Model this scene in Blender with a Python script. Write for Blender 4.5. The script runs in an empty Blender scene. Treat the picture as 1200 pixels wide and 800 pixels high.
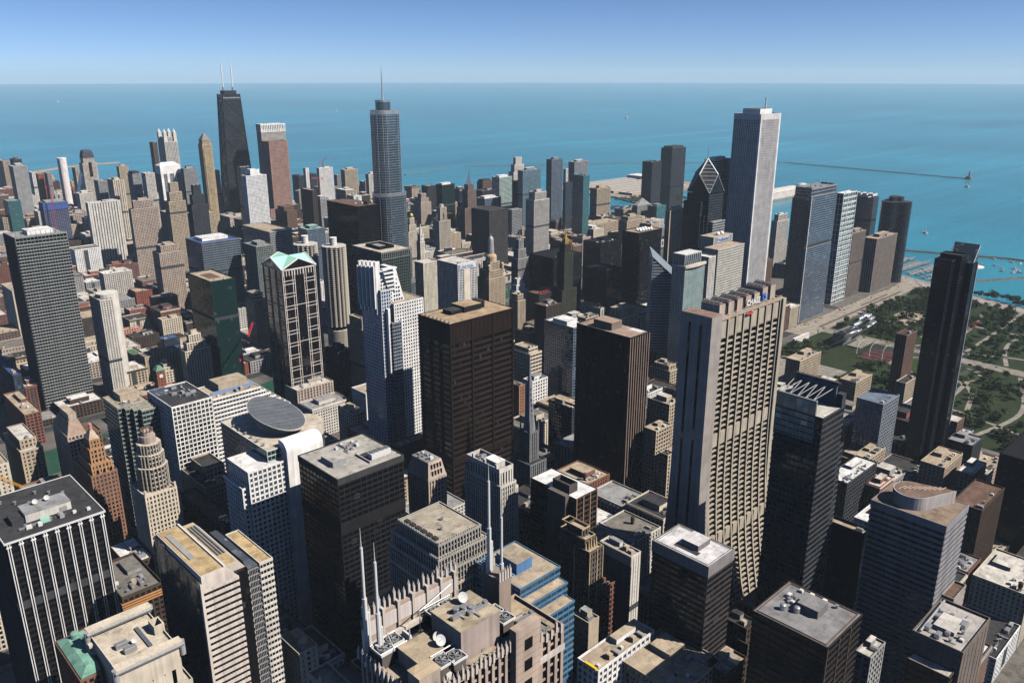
import bpy, math, random
from mathutils import Vector, Matrix
R = math.radians
scene = bpy.context.scene
COL = scene.collection

# ------------------------------------------------------------------ camera, sky, sun, exposure
cam = bpy.data.objects.new("camera", bpy.data.cameras.new("camera"))
COL.objects.link(cam)
cam.location = (0, 0, 408)
cam.rotation_euler = (R(90 - 18.0), 0, R(-43.9))
cam.data.sensor_width = 36
cam.data.lens = 29.1
cam.data.clip_start = 1
cam.data.clip_end = 200000
scene.camera = cam

SUN_AZ, SUN_EL = 152.0, 46.0
world = bpy.data.worlds.new("World")
scene.world = world
world.use_nodes = True
wn = world.node_tree
sky = wn.nodes.new("ShaderNodeTexSky")
sky.sky_type = 'NISHITA'
sky.sun_disc = False
sky.sun_elevation = R(SUN_EL)
sky.sun_rotation = R(SUN_AZ)
sky.altitude = 400
sky.air_density = 0.4
sky.dust_density = 0.2
sky.ozone_density = 6.0
bg = wn.nodes["Background"]
wn.links.new(sky.outputs[0], bg.inputs[0])
bg.inputs[1].default_value = 0.086
sl = bpy.data.lights.new("sun", 'SUN')
sl.energy = 5.0
sl.angle = R(0.5)
sl.color = (1.0, 0.93, 0.84)
sun = bpy.data.objects.new("sun", sl)
COL.objects.link(sun)
sun.location = (0, -500, 900)
sun.rotation_euler = (R(90 - SUN_EL), 0, R(180 - SUN_AZ))
scene.view_settings.view_transform = 'Standard'
scene.view_settings.look = 'None'
scene.view_settings.exposure = 0.42
scene.view_settings.gamma = 1.0
scene.view_settings.use_curve_mapping = False
scene.cycles.max_bounces = 5
scene.cycles.diffuse_bounces = 0
scene.cycles.glossy_bounces = 3
scene.cycles.volume_bounces = 1
scene.cycles.use_denoising = True

# ------------------------------------------------------------------ materials
PAL = dict(tan=(.44,.36,.265), cream=(.57,.5,.4), offwhite=(.58,.55,.5), white=(.74,.73,.71), grey=(.3,.3,.3),
 dgrey=(.055,.06,.068), brown=(.16,.10,.075), dbrown=(.075,.055,.043), red=(.26,.085,.055), orange=(.40,.225,.115),
 black=(.010,.010,.012), pinktan=(.44,.355,.295), pink=(.5,.26,.22), greengrey=(.24,.27,.25), bluegrey=(.16,.2,.25),
 greyblue=(.2,.22,.255), teal=(.05,.17,.19), dgreen=(.012,.032,.032), greenwhite=(.48,.56,.52), blue2=(.14,.16,.26),
 redbrown=(.19,.085,.06), orange2=(.32,.17,.1), bronze=(.075,.045,.035), te=(.05,.14,.15), blue=(.05,.1,.26), gravel=(.2,.185,.165),
 green=(.32,.55,.44), copper=(.2,.4,.31), rosy=(.27,.16,.13), steel=(.45,.47,.5), nearblack=(.018,.018,.02), ochre=(.5,.37,.2),
 netblue=(.05,.09,.28), craneRed=(.5,.03,.04), craneYellow=(.7,.33,.02), aqua=(.06,.2,.33), gold=(.6,.4,.08), dark=(.05,.05,.052))
GLS = dict(dk=(.010,.011,.014), bl=(.012,.028,.055), gr=(.006,.022,.022), te=(.03,.09,.10), gy=(.07,.08,.09), black=(.005,.005,.006))
_mc = {}
def _new(key):
    m = bpy.data.materials.new(key)
    m.use_nodes = True
    nt = m.node_tree
    return m, nt, nt.nodes["Principled BSDF"], nt.nodes.new, nt.links.new
def c4(c): return (c[0], c[1], c[2], 1)
def wall_mat(c, rough=.85, spec=.3, metal=0.0, var=.26, coat=None):
    c = PAL.get(c, c)
    key = ('w', c, rough, metal, var)
    if key in _mc: return _mc[key]
    m, nt, b, N, L = _new('wall_paint')
    tc = N("ShaderNodeTexCoord")
    n1 = N("ShaderNodeTexNoise"); n1.inputs['Scale'].default_value = .09; n1.inputs['Detail'].default_value = 5
    mp = N("ShaderNodeMapping"); mp.inputs['Scale'].default_value = (.7, .7, .022)
    n2 = N("ShaderNodeTexNoise"); n2.inputs['Scale'].default_value = 1.0; n2.inputs['Detail'].default_value = 4
    L(tc.outputs['Object'], n1.inputs['Vector']); L(tc.outputs['Object'], mp.inputs['Vector']); L(mp.outputs[0], n2.inputs['Vector'])
    ad = N("ShaderNodeMath"); ad.operation = 'ADD'; L(n1.outputs[0], ad.inputs[0]); L(n2.outputs[0], ad.inputs[1])
    mr = N("ShaderNodeMapRange"); mr.inputs['From Min'].default_value = .7; mr.inputs['From Max'].default_value = 1.3
    mr.inputs['To Min'].default_value = 1 - var; mr.inputs['To Max'].default_value = 1 + var * .7
    L(ad.outputs[0], mr.inputs['Value'])
    mx = N("ShaderNodeVectorMath"); mx.operation = 'SCALE'; mx.inputs[0].default_value = c
    L(mr.outputs[0], mx.inputs['Scale']); L(mx.outputs[0], b.inputs['Base Color'])
    b.inputs['Roughness'].default_value = rough; b.inputs['Metallic'].default_value = metal
    b.inputs['Specular IOR Level'].default_value = spec if max(c) > .15 else .06
    _mc[key] = m
    return m
def roof_mat(c):
    c = PAL.get(c, c)
    key = ('r', c)
    if key in _mc: return _mc[key]
    m, nt, b, N, L = _new('roofing')
    tc = N("ShaderNodeTexCoord")
    n1 = N("ShaderNodeTexNoise"); n1.inputs['Scale'].default_value = .12; n1.inputs['Detail'].default_value = 7; n1.inputs['Roughness'].default_value = .65
    v = N("ShaderNodeTexVoronoi"); v.inputs['Scale'].default_value = .16
    n3 = N("ShaderNodeTexNoise"); n3.inputs['Scale'].default_value = 1.6; n3.inputs['Detail'].default_value = 3
    for n in (n1, v, n3): L(tc.outputs['Object'], n.inputs['Vector'])
    sp = N("ShaderNodeSeparateColor"); L(v.outputs['Color'], sp.inputs[0])
    a1 = N("ShaderNodeMath"); a1.operation = 'MULTIPLY_ADD'; a1.inputs[1].default_value = .22; L(sp.outputs[0], a1.inputs[0]); L(n1.outputs[0], a1.inputs[2])
    a2 = N("ShaderNodeMath"); a2.operation = 'MULTIPLY_ADD'; a2.inputs[1].default_value = .3; L(n3.outputs[0], a2.inputs[0]); L(a1.outputs[0], a2.inputs[2])
    br = N("ShaderNodeTexBrick"); br.inputs['Scale'].default_value = .11; br.inputs['Mortar Size'].default_value = .012; br.inputs['Mortar Smooth'].default_value = .3
    br.inputs['Color1'].default_value = (1, 1, 1, 1); br.inputs['Color2'].default_value = (.93, .93, .93, 1); br.inputs['Mortar'].default_value = (.72, .72, .72, 1)
    br.inputs['Brick Width'].default_value = 1.6; br.inputs['Row Height'].default_value = .34
    L(tc.outputs['Object'], br.inputs['Vector'])
    pn = N("ShaderNodeTexNoise"); pn.inputs['Scale'].default_value = .22; pn.inputs['Detail'].default_value = 6; L(tc.outputs['Object'], pn.inputs['Vector'])
    pr_ = N("ShaderNodeMapRange"); pr_.inputs['From Min'].default_value = .56; pr_.inputs['From Max'].default_value = .64; pr_.inputs['To Min'].default_value = 1; pr_.inputs['To Max'].default_value = .72
    L(pn.outputs[0], pr_.inputs['Value'])
    mr = N("ShaderNodeMapRange"); mr.inputs['From Min'].default_value = .5; mr.inputs['From Max'].default_value = 1.05
    mr.inputs['To Min'].default_value = .6; mr.inputs['To Max'].default_value = 1.22
    L(a2.outputs[0], mr.inputs['Value'])
    mu1 = N("ShaderNodeMath"); mu1.operation = 'MULTIPLY'; L(mr.outputs[0], mu1.inputs[0]); L(pr_.outputs[0], mu1.inputs[1])
    mu2 = N("ShaderNodeMath"); mu2.operation = 'MULTIPLY'; L(mu1.outputs[0], mu2.inputs[0]); L(br.outputs['Color'], mu2.inputs[1])
    mr = mu2
    mx = N("ShaderNodeVectorMath"); mx.operation = 'SCALE'; mx.inputs[0].default_value = c
    L(mr.outputs[0], mx.inputs['Scale']); L(mx.outputs[0], b.inputs['Base Color'])
    b.inputs['Roughness'].default_value = .92; b.inputs['Specular IOR Level'].default_value = .2
    _mc[key] = m
    return m
def glass_mat(c, bay=3.0, fl=3.6, ior=1.5, blinds=.14, rough=.07):
    c = GLS.get(c, PAL.get(c, c))
    if blinds == .14: blinds = {GLS['dk']: .07, GLS['black']: .03, GLS['gr']: .04, GLS['te']: .08}.get(c, .03 if max(c) < .02 else .12)
    key = ('g', c, round(bay, 1), round(fl, 1), ior, blinds)
    if key in _mc: return _mc[key]
    m, nt, b, N, L = _new('window_glass')
    tc = N("ShaderNodeTexCoord")
    dv = N("ShaderNodeVectorMath"); dv.operation = 'MULTIPLY_ADD'
    dv.inputs[1].default_value = (1/bay, 1/bay, 1/fl); dv.inputs[2].default_value = (.371, .371, .02)
    L(tc.outputs['Object'], dv.inputs[0])
    flr = N("ShaderNodeVectorMath"); flr.operation = 'FLOOR'; L(dv.outputs[0], flr.inputs[0])
    wn_ = N("ShaderNodeTexWhiteNoise"); L(flr.outputs[0], wn_.inputs['Vector'])
    # whole-storey variation so that lit or blinded office floors read as runs
    s2 = N("ShaderNodeVectorMath"); s2.operation = 'MULTIPLY'; s2.inputs[1].default_value = (.22, .22, 1); L(flr.outputs[0], s2.inputs[0])
    n2 = N("ShaderNodeTexNoise"); n2.inputs['Scale'].default_value = 3.7; n2.inputs['Detail'].default_value = 1; L(s2.outputs[0], n2.inputs['Vector'])
    sc = N("ShaderNodeSeparateColor"); L(wn_.outputs['Color'], sc.inputs[0])
    md = N("ShaderNodeMath"); md.operation = 'MULTIPLY_ADD'; md.inputs[1].default_value = .55; L(sc.outputs[0], md.inputs[0])
    hf = N("ShaderNodeMath"); hf.operation = 'MULTIPLY'; hf.inputs[1].default_value = .75; L(n2.outputs[0], hf.inputs[0]); L(hf.outputs[0], md.inputs[2])
    gt = N("ShaderNodeMapRange"); gt.inputs['From Min'].default_value = .97 - blinds * 1.1; gt.inputs['From Max'].default_value = 1.05 - blinds * .6
    L(md.outputs[0], gt.inputs['Value'])
    mx = N("ShaderNodeMix"); mx.data_type = 'RGBA'
    mx.inputs[6].default_value = c4(c); mx.inputs[7].default_value = (.02 + c[0]*2.2 + blinds*.35, .02 + c[1]*2.2 + blinds*.33, .02 + c[2]*2.2 + blinds*.28, 1)
    L(gt.outputs[0], mx.inputs[0]); L(mx.outputs[2], b.inputs['Base Color'])
    # each pane hangs a hair out of true
    sb = N("ShaderNodeVectorMath"); sb.operation = 'MULTIPLY_ADD'; sb.inputs[1].default_value = (.035,)*3; sb.inputs[2].default_value = (-.0175,)*3
    L(wn_.outputs['Color'], sb.inputs[0])
    ge = N("ShaderNodeNewGeometry")
    an = N("ShaderNodeVectorMath"); an.operation = 'ADD'; L(ge.outputs['Normal'], an.inputs[0]); L(sb.outputs[0], an.inputs[1])
    nn = N("ShaderNodeVectorMath"); nn.operation = 'NORMALIZE'; L(an.outputs[0], nn.inputs[0]); L(nn.outputs[0], b.inputs['Normal'])
    b.inputs['Roughness'].default_value = rough; b.inputs['IOR'].default_value = 1.7 if ior == 1.5 and c in (GLS['bl'], GLS['te'], GLS['gy']) else (1.32 if ior == 1.5 and max(c) < .04 else ior)
    _mc[key] = m
    return m
def flat_mat(c, rough=.6, metal=0., name='paint'):
    c = PAL.get(c, c)
    key = ('f', c, rough, metal)
    if key in _mc: return _mc[key]
    m, nt, b, N, L = _new(name)
    b.inputs['Base Color'].default_value = c4(c); b.inputs['Roughness'].default_value = rough; b.inputs['Metallic'].default_value = metal
    _mc[key] = m
    return m

# ------------------------------------------------------------------ mesh building
class MB:
    def __init__(s): s.v = []; s.f = []
    def box(s, x0, y0, z0, x1, y1, z1):
        n = len(s.v)
        s.v += [(x0,y0,z0),(x1,y0,z0),(x1,y1,z0),(x0,y1,z0),(x0,y0,z1),(x1,y0,z1),(x1,y1,z1),(x0,y1,z1)]
        s.f += [(n,n+3,n+2,n+1),(n+4,n+5,n+6,n+7),(n,n+1,n+5,n+4),(n+1,n+2,n+6,n+5),(n+2,n+3,n+7,n+6),(n+3,n,n+4,n+7)]
        return s
    def loft(s, rings, cap0=True, cap1=True):
        n = len(s.v); k = len(rings[0])
        for r in rings: s.v += [tuple(p) for p in r]
        for i in range(len(rings) - 1):
            for j in range(k):
                a, b = n + i*k + j, n + i*k + (j+1) % k
                s.f.append((a, b, b + k, a + k))
        if cap0: s.f.append(tuple(n + j for j in reversed(range(k))))
        if cap1: s.f.append(tuple(n + (len(rings)-1)*k + j for j in range(k)))
        return s
    def prism(s, poly, z0, z1): return s.loft([[(x, y, z0) for x, y in poly], [(x, y, z1) for x, y in poly]])
    def cyl(s, x, y, r, z0, z1, n=16, r2=None):
        r2 = r if r2 is None else r2
        ring = lambda q, z: [(x + q*math.cos(2*math.pi*i/n), y + q*math.sin(2*math.pi*i/n), z) for i in range(n)]
        return s.loft([ring(r, z0), ring(max(r2, .01), z1)])
    def dome(s, x, y, r, z, h, n=14, k=5):
        rings = []
        for i in range(k + 1):
            a = i / k * math.pi / 2
            q = max(r * math.cos(a), .02)
            rings.append([(x + q*math.cos(2*math.pi*j/n), y + q*math.sin(2*math.pi*j/n), z + h*math.sin(a)) for j in range(n)])
        return s.loft(rings)
    def tube(s, a, b, r, n=6):
        a, b = Vector(a), Vector(b); d = (b - a).normalized()
        u = d.cross(Vector((0, 0, 1)) if abs(d.z) < .9 else Vector((1, 0, 0))).normalized(); w = d.cross(u)
        ring = lambda p: [tuple(p + u*(r*math.cos(2*math.pi*i/n)) + w*(r*math.sin(2*math.pi*i/n))) for i in range(n)]
        return s.loft([ring(a), ring(b)])
    def ring(s, x0, y0, x1, y1, t, z0, z1):
        n = len(s.v)
        for z in (z0, z1):
            s.v += [(x0,y0,z),(x1,y0,z),(x1,y1,z),(x0,y1,z),(x0+t,y0+t,z),(x1-t,y0+t,z),(x1-t,y1-t,z),(x0+t,y1-t,z)]
        for i in range(4):
            j = (i+1) % 4
            s.f += [(n+i,n+j,n+8+j,n+8+i),(n+4+j,n+4+i,n+12+i,n+12+j),(n+8+i,n+8+j,n+12+j,n+12+i),(n+j,n+i,n+4+i,n+4+j)]
        return s
    def poly(s, pts):
        n = len(s.v); s.v += [tuple(p) for p in pts]; s.f.append(tuple(range(n, n+len(pts)))); return s
def mesh_obj(name, mb, mat, parent=None, off=(0, 0, 0), smooth=False):
    me = bpy.data.meshes.new(name)
    ox, oy, oz = off
    me.from_pydata([(x-ox, y-oy, z-oz) for x, y, z in mb.v], [], mb.f)
    me.materials.append(mat)
    if smooth: me.polygons.foreach_set('use_smooth', [True]*len(me.polygons))
    o = bpy.data.objects.new(name, me)
    COL.objects.link(o)
    if parent: o.parent = parent
    return o
def share(name, me, parent, loc=(0, 0, 0), rotz=0):
    o = bpy.data.objects.new(name, me); COL.objects.link(o); o.parent = parent; o.location = loc
    if rotz: o.rotation_euler = (0, 0, rotz)
    return o
LABELS = set()
class Thing:
    """An Empty at the thing's base; its parts are meshes in world metres shifted to it."""
    def __init__(s, name, label, cat, x, y, z=0, rot=0, group=None):
        o = bpy.data.objects.new(name, None); COL.objects.link(o)
        o.location = (x, y, z); o.rotation_euler = (0, 0, rot)
        o['label'] = label; o['category'] = cat
        if group: o['group'] = group
        LABELS.add(label); s.o = o; s.off = (0, 0, 0) if rot else (x, y, z)
    def part(s, name, mb, mat, parent=None, smooth=False):
        return mesh_obj(name, mb, mat, parent or s.o, s.off if parent is None or parent.location.length < 1e-6 else s.off, smooth)
    def inst(s, name, me, x, y, z, rotz=0, parent=None):
        return share(name, me, parent or s.o, (x - s.off[0], y - s.off[1], z - s.off[2]), rotz)
def single(name, mb, mat, label=None, cat=None, kind=None, group=None, smooth=False, base=(0, 0, 0)):
    o = mesh_obj(name, mb, mat, None, base, smooth); o.location = base
    if label: o['label'] = label; LABELS.add(label)
    if cat: o['category'] = cat
    if kind: o['kind'] = kind
    if group: o['group'] = group
    return o
rng = random.Random(7)

# shared rooftop machinery
WHITE = flat_mat((.62, .62, .6), .6, name='white_paint'); METAL = flat_mat((.4, .41, .42), .45, .6, name='galvanised'); DARK = flat_mat((.03, .03, .033), .7, name='dark_paint')
def _unit(w, d, h):
    m = MB().box(-w/2, -d/2, 0, w/2, d/2, h)
    m.box(-w/2+.3, -d/2+.3, h+.002, w/2-.3, d/2-.3, h+.25)
    return m
def _proto(name, mb, mat):
    me = bpy.data.meshes.new(name); me.from_pydata(mb.v, [], mb.f); me.materials.append(mat); return me
UNITS = [_proto('rooftop_unit', _unit(w, d, h), mt) for w, d, h, mt in ((3, 2.2, 1.8, WHITE), (4.5, 2.4, 2.2, METAL), (2, 2, 1.4, WHITE), (6, 3, 2.6, METAL), (2.6, 5, 2, wall_mat('grey')), (3.2, 3.2, 3, wall_mat('tan')))]
VENT = _proto('roof_vent', MB().cyl(0, 0, .7, 0, 1.5, 10).cyl(0, 0, 1.0, 1.502, 1.9, 10), METAL)
def _dish():
    m = MB(); ax = Vector((0, -.78, .62)); u = Vector((1, 0, 0)); w = ax.cross(u); c = Vector((0, .2, 1.9)); rings = []
    for r, d in ((.05, -.55), (.8, -.42), (1.35, -.12), (1.6, .1), (1.6, .16), (1.3, 0), (.7, -.28), (.05, -.4)):
        rings.append([tuple(c + ax*d + u*(r*math.cos(2*math.pi*i/18)) + w*(r*math.sin(2*math.pi*i/18))) for i in range(18)])
    m.loft(rings); m.cyl(0, .6, .16, 0, 1.6, 6); m.tube(c + ax*-.3, c + ax*.9, .06, 4)
    return m
DISH = _proto('satellite_dish', _dish(), flat_mat((.5, .5, .49), .5))
def _fan():
    m = MB(); n = 20
    c = lambda r, z: [(r*math.cos(2*math.pi*i/n), r*math.sin(2*math.pi*i/n), z) for i in range(n)]
    m.loft([c(1.9, 0), c(1.9, .9), c(1.65, .9), c(1.65, .25)], True, False); k = len(m.f)
    m.loft([c(1.64, .2), c(1.64, .3)]); k2 = len(m.f)
    for i in range(6):
        a = math.pi/3*i; e = Vector((math.cos(a), math.sin(a), 0)); p = Vector((-e.y, e.x, 0))
        m.poly([e*.25 + Vector((0, 0, .5)), e*1.55 - p*.1 + Vector((0, 0, .45)), e*1.5 + p*.5 + Vector((0, 0, .6)), e*.25 + p*.2 + Vector((0, 0, .6))])
    m.cyl(0, 0, .35, .3, .7, 10)
    return m, k, k2
_m, _k, _k2 = _fan()
FAN = _proto('cooling_fan', _m, METAL); FAN.materials.append(DARK)
FAN.polygons.foreach_set('material_index', [1 if _k <= i < _k2 else 0 for i in range(len(FAN.polygons))])
PIPE = _proto('roof_pipe', MB().box(-3, -.16, .25, 3, .16, .5).box(-2.8, -.1, 0, -2.6, .1, .26).box(2.6, -.1, 0, 2.8, .1, .26), METAL)
DUCT = _proto('roof_duct', MB().box(-3.5, -.6, .3, 3.5, .6, 1.3).box(2.3, -.6, 1.301, 3.5, .6, 2.0), METAL)
HATCH = _proto('roof_hatch', MB().box(-.6, -.6, 0, .6, .6, .7), DARK)
def clutter(t, x0, y0, x1, y1, z, rg):
    if x1-x0 < 9 or y1-y0 < 9: return
    for me, k in ((PIPE, 3), (DUCT, 2), (HATCH, 3), (VENT, 3)):
        for _ in range(k):
            t.inst(me.name.split('.')[0], me, rg.uniform(x0+3.6, x1-3.6), rg.uniform(y0+3.6, y1-3.6), z, rg.choice((0, math.pi/2)))
def units(t, x0, y0, x1, y1, z, n, rg, kinds=(0, 1, 2, 3, 4, 5)):
    if math.hypot(x0, y0) < 720: clutter(t, x0, y0, x1, y1, z, rg)
    placed = []
    for _ in range(n):
        for _try in range(8):
            x, y = rg.uniform(x0 + 3, x1 - 3) if x1 - x0 > 7 else (x0+x1)/2, rg.uniform(y0 + 3, y1 - 3) if y1 - y0 > 7 else (y0+y1)/2
            if all(abs(x-a) + abs(y-b) > 6 for a, b in placed): break
        else: continue
        placed.append((x, y))
        if rg.random() < .25: t.inst('roof_vent', VENT, x, y, z)
        else: t.inst('rooftop_unit', UNITS[rg.choice(kinds)], x, y, z, rg.choice((0, math.pi/2)))

WCACHE = {}
OCC = []
def fac(t, x0, y0, x1, y1, z0, z1, st, roof='grey', p=1.3, split=False, win=False, cap=True, topband=None, glass_kw={}):
    """A storeyed block: glass core, facade of piers and spandrels, roof slab and parapet."""
    kind, wc, gc, bay, fl, pw, sp = st
    if t.off[0]: OCC.append((x0, y0, x1, y1))
    W = wall_mat(wc)
    wl = PAL.get(wc, wc)
    if kind == 'grid' and wl[1] > .2 and not glass_kw: glass_kw = dict(blinds=.2)
    G = glass_mat(gc, bay, fl, **glass_kw)
    d = {'grid': .5, 'bands': .45, 'ribs': .7, 'glass': .14}[kind]
    tb = topband if topband is not None else max(p + .5, sp)
    t.part('glazing', MB().box(x0+d, y0+d, z0, x1-d, y1-d, z1 - p - .3), G)
    fr, items = MB(), []
    n = max(1, int(round((z1 - z0 - tb) / fl))); f = (z1 - z0 - tb) / n
    so = {'grid': .16, 'bands': 0, 'ribs': .5, 'glass': .07}[kind]
    for i in range(n):
        z = z0 + i * f
        items.append(('spandrel', (x0+so, y0+so, z, x1-so, y1-so, z + sp)))
    po = {'grid': 0, 'bands': .3, 'ribs': 0, 'glass': 0}[kind]
    zt = z1 - tb + .02
    for (a0, a1, hor) in ((x0, x1, True), (y0, y1, False)):
        Ln = a1 - a0; nb = max(1, int(round(Ln / bay))); bw = Ln / nb
        for i in range(nb + 1):
            c = a0 + i * bw; w = pw / 2
            lo, hi = c - w, c + w
            if i == 0: lo, hi = a0 + po, a0 + max(pw, .5)
            if i == nb: lo, hi = a1 - max(pw, .5), a1 - po
            if hor:
                items.append(('pier', (lo, y0+po, z0, hi, y0+d+.2, zt))); items.append(('pier', (lo, y1-d-.2, z0, hi, y1-po, zt)))
            elif 0 < i < nb:
                items.append(('pier', (x0+po, lo, z0, x0+d+.2, hi, zt))); items.append(('pier', (x1-d-.2, lo, z0, x1-po, hi, zt)))
    if split and len([1 for k, b in items if k == 'spandrel']) <= 100:
        sm, piers = None, MB()
        for k, b in items:
            if k == 'spandrel':
                if sm is None:
                    o = t.part('spandrel', MB().box(*b), W); sm = o.data; zb = b[2]
                else:
                    share('spandrel', sm, t.o, (0, 0, b[2] - zb))
            else:
                t.part('pier', MB().box(*b), W)
    else:
        for k, b in items: fr.box(*b)
        t.part('facade_cladding', fr, W)
    if win:
        for face in 'SW':
            a0, a1 = (x0, x1) if face == 'S' else (y0, y1)
            nb = max(1, int(round((a1-a0) / bay))); bw = (a1-a0) / nb
            ww, wh = max(.5, bw - pw) - .16, max(.6, f - sp) - .1
            key = (round(ww, 2), round(wh, 2), face, gc)
            if key not in WCACHE:
                b = MB().box(-ww/2, -.05, 0, ww/2, .05, wh) if face == 'S' else MB().box(-.05, -ww/2, 0, .05, ww/2, wh)
                WCACHE[key] = _proto('window', b, glass_mat(gc, bay, fl, blinds=.3))
            cnt = 0
            for k in range(n - 1, -1, -1):
                for i in range(nb):
                    if cnt >= 50: break
                    c = a0 + (i + .5) * bw; z = z0 + k * f + sp + .05
                    t.inst('window', WCACHE[key], c if face == 'S' else x0 + d - .08, y0 + d - .08 if face == 'S' else c, z)
                    cnt += 1
    if cap:
        t.part('parapet', MB().ring(x0-.05, y0-.05, x1+.05, y1+.05, .5, z1 - tb, z1), W)
        t.part('roof', MB().box(x0+.44, y0+.44, z1-p-.3, x1-.44, y1-.44, z1-p), roof_mat(roof))
def penthouse(t, x0, y0, x1, y1, z, h, wc='grey', roof='grey', name='penthouse'):
    o = t.part(name, MB().box(x0, y0, z, x1, y1, z + h), wall_mat(wc))
    t.part('penthouse_roof', MB().box(x0-.15, y0-.15, z+h+.002, x1+.15, y1+.15, z+h+.3), roof_mat(roof), o)
    return o
def parse(s):
    k, w, g, a, b, c, d = s.split(':')
    if w[0] == '(': w = tuple(float(q) for q in w[1:-1].split(','))
    return (k, w, g, float(a), float(b), float(c), float(d))
def tower(name, label, cat, x, y, dx, dy, h, st, opts='', seed=0):
    o = dict((q.split('=') + ['1'])[:2] for q in opts.split(',') if q)
    rg = random.Random(seed)
    dx, dy = max(dx, 9), max(dy, 9)
    t = Thing(name, label, cat, x + dx/2, y + dy/2)
    roof = o.get('r', 'grey'); p = float(o.get('p', 1.3)); tiers = int(o.get('t', 0)); wc = st[1]
    far = math.hypot(x, y) > 900
    x0, y0, x1, y1 = x, y, x+dx, y+dy
    kw = dict(roof=roof, p=p, win='w' in o, split=False)
    if tiers:
        s = st
        tops = [h * (1 - .10 * (tiers - i)) for i in range(tiers + 1)]
        z0 = 0
        for i, zt in enumerate(tops):
            ins = i * .13
            a0, a1, b0, b1 = x0 + dx*ins, x1 - dx*ins, y0 + dy*ins, y1 - dy*ins
            fac(t, a0, b0, a1, b1, z0 if i == 0 else tops[i-1]-p, zt, s, **kw)
        ins = tiers * .13
        x0, x1, y0, y1 = x0 + dx*ins, x1 - dx*ins, y0 + dy*ins, y1 - dy*ins
    else:
        fac(t, x0, y0, x1, y1, 0, h, st, **kw)
    z = h - p; w, l = x1-x0, y1-y0
    ph = o.get('ph', '')
    if h > 110 and rg.random() < .6:
        zb = h * rg.choice((.38, .52, .66))
        t.part('louvre_band', MB().ring(x+.1 - .16, y+.1 - .16, x+dx-.1+.16, y+dy-.1+.16, .5, zb, zb + 4), wall_mat('dgrey' if wc not in ('black', 'dgrey') else 'nearblack'))
    kd = ()
    if ph == 'c': penthouse(t, x0+w*.28, y0+l*.28, x0+w*.74, y0+l*.74, z, rg.uniform(4, 6.5), wc if wc not in ('black',) else 'dgrey', roof)
    elif ph == 'w':
        penthouse(t, x0+w*.15, y0+l*.3, x0+w*.82, y0+l*.78, z, 4.5, 'white', 'white', 'plant_room')
    elif ph == 'd': penthouse(t, x0+w*.1, y0+l*.1, x0+w*.9, y0+l*.9, z, 6, 'dbrown' if wc in ('brown', 'dbrown') else 'dgrey', 'dark')
    elif ph == 'f': t.part('roof_panel', MB().box(x0+w*.25, y0+l*.3, z+.004, x0+w*.7, y0+l*.75, z+.12), roof_mat('brown'))
    elif ph == 'r':
        t.part('rounded_end', MB().cyl(x1, (y0+y1)/2, l*.32, 0, h+4, 20), wall_mat(wc))
        penthouse(t, x0+w*.3, y0+l*.4, x0+w*.8, y0+l*.75, z, 4, wc, roof)
    elif ph == 'e':
        penthouse(t, x0+w*.5, y0+l*.52, x0+w*.86, y0+l*.86, z, rg.uniform(2.6, 4), wc if wc not in ('dgrey', 'dbrown') else 'grey', roof)
        units(t, x0, y0, x0+w*.9, y0+l*.48, z, 6 if not far else 4, rg)
    if ph not in ('n', 'e', 'w', 'd'): units(t, x0+1, y0+1, x1-1, y0+max(l*.27, 6), z, 2 if far else 3, rg)
    if 'mast' in o or name == 'x': pass
    if 'pyr' in o:
        cx, cy = (x0+x1)/2, (y0+y1)/2
        b = MB().loft([[(x0+1,y0+1,z),(x1-1,y0+1,z),(x1-1,y1-1,z),(x0+1,y1-1,z)], [(cx-1,cy-1,z+w*.3),(cx+1,cy-1,z+w*.3),(cx+1,cy+1,z+w*.3),(cx-1,cy+1,z+w*.3)]])
        t.part('hipped_roof', b, roof_mat('white' if roof == 'white' else 'grey'))
    if 'mast' in o: t.part('mast', MB().cyl((x0+x1)/2, (y0+y1)/2, .8, z, z+22, 8, .15), METAL)
    return t, (x0, y0, x1, y1, z)

HAZE = 3.1e-5
KEEP = {136,138,141,142,144,145,147,148,154,189,191,192,193,203,207,210,211,213,214,216,218,220,221,223,225,226,242,243,244,245,260,262,263,264,266,267,268,270,273,275,277,278,287,288,289,290,291,292,294,295,315,317,322,323,324,327,328,331,332,334,335,339,341,352,353,369,370,371,372,380,385,401,403,404,435,436,437,438,442,452,453,454,469,476,477,479,481,482,483,484,486,510,514,538,539,541,544,545,548,550,553,554,555,571,572,573,574,575,576,577,578,579,580,581,582,586,587,588,593,601,603,605,606,608,611,614,617,620,621,622,627,628,631,632,634,635,636,637,638,656,657,661,662,663,664,665,666,667,680,693,701,704,706,708,711,712,717,720,721,724,726,728,730,731,732,741,744,757,758,761,763,764,766,767,770,773,774,787,791,792,793,794,795,799,801,803,805,810,815,834,837,838,842,843,847,850,852,869,872,919,920,925,926,927,928,930,931,932,937,941,943,955,956,958,995,996,997,998,1002,1003,1004,1005,1007,1008,1017,1018,1029,1041,1043,1045,1049,1077,1080,1083,1084,1088,1098,1100,1101,1103,1108,1122,1130,1151,1154,1159,1167,1175,1177,1182,1195,1196,1198,1200,1205,1231,1233,1234,1236,1243,1244,1263,1266,1268,1275,1277,1279,1285,1288,1289,1320,1321,1325,1333,1338,1353,1366,1369,1381,1382,1408,1411,1414,1416,1417,1426,1447,1452,1480,1483,1484,1485,1486,1487,1531,1535,1537,1544,1583,1593,1598,1601,1615,1664,1665,1666,1668,1669,1678,1679,1681,1724,1725,1727,1733,1735,1737,1789}
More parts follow.
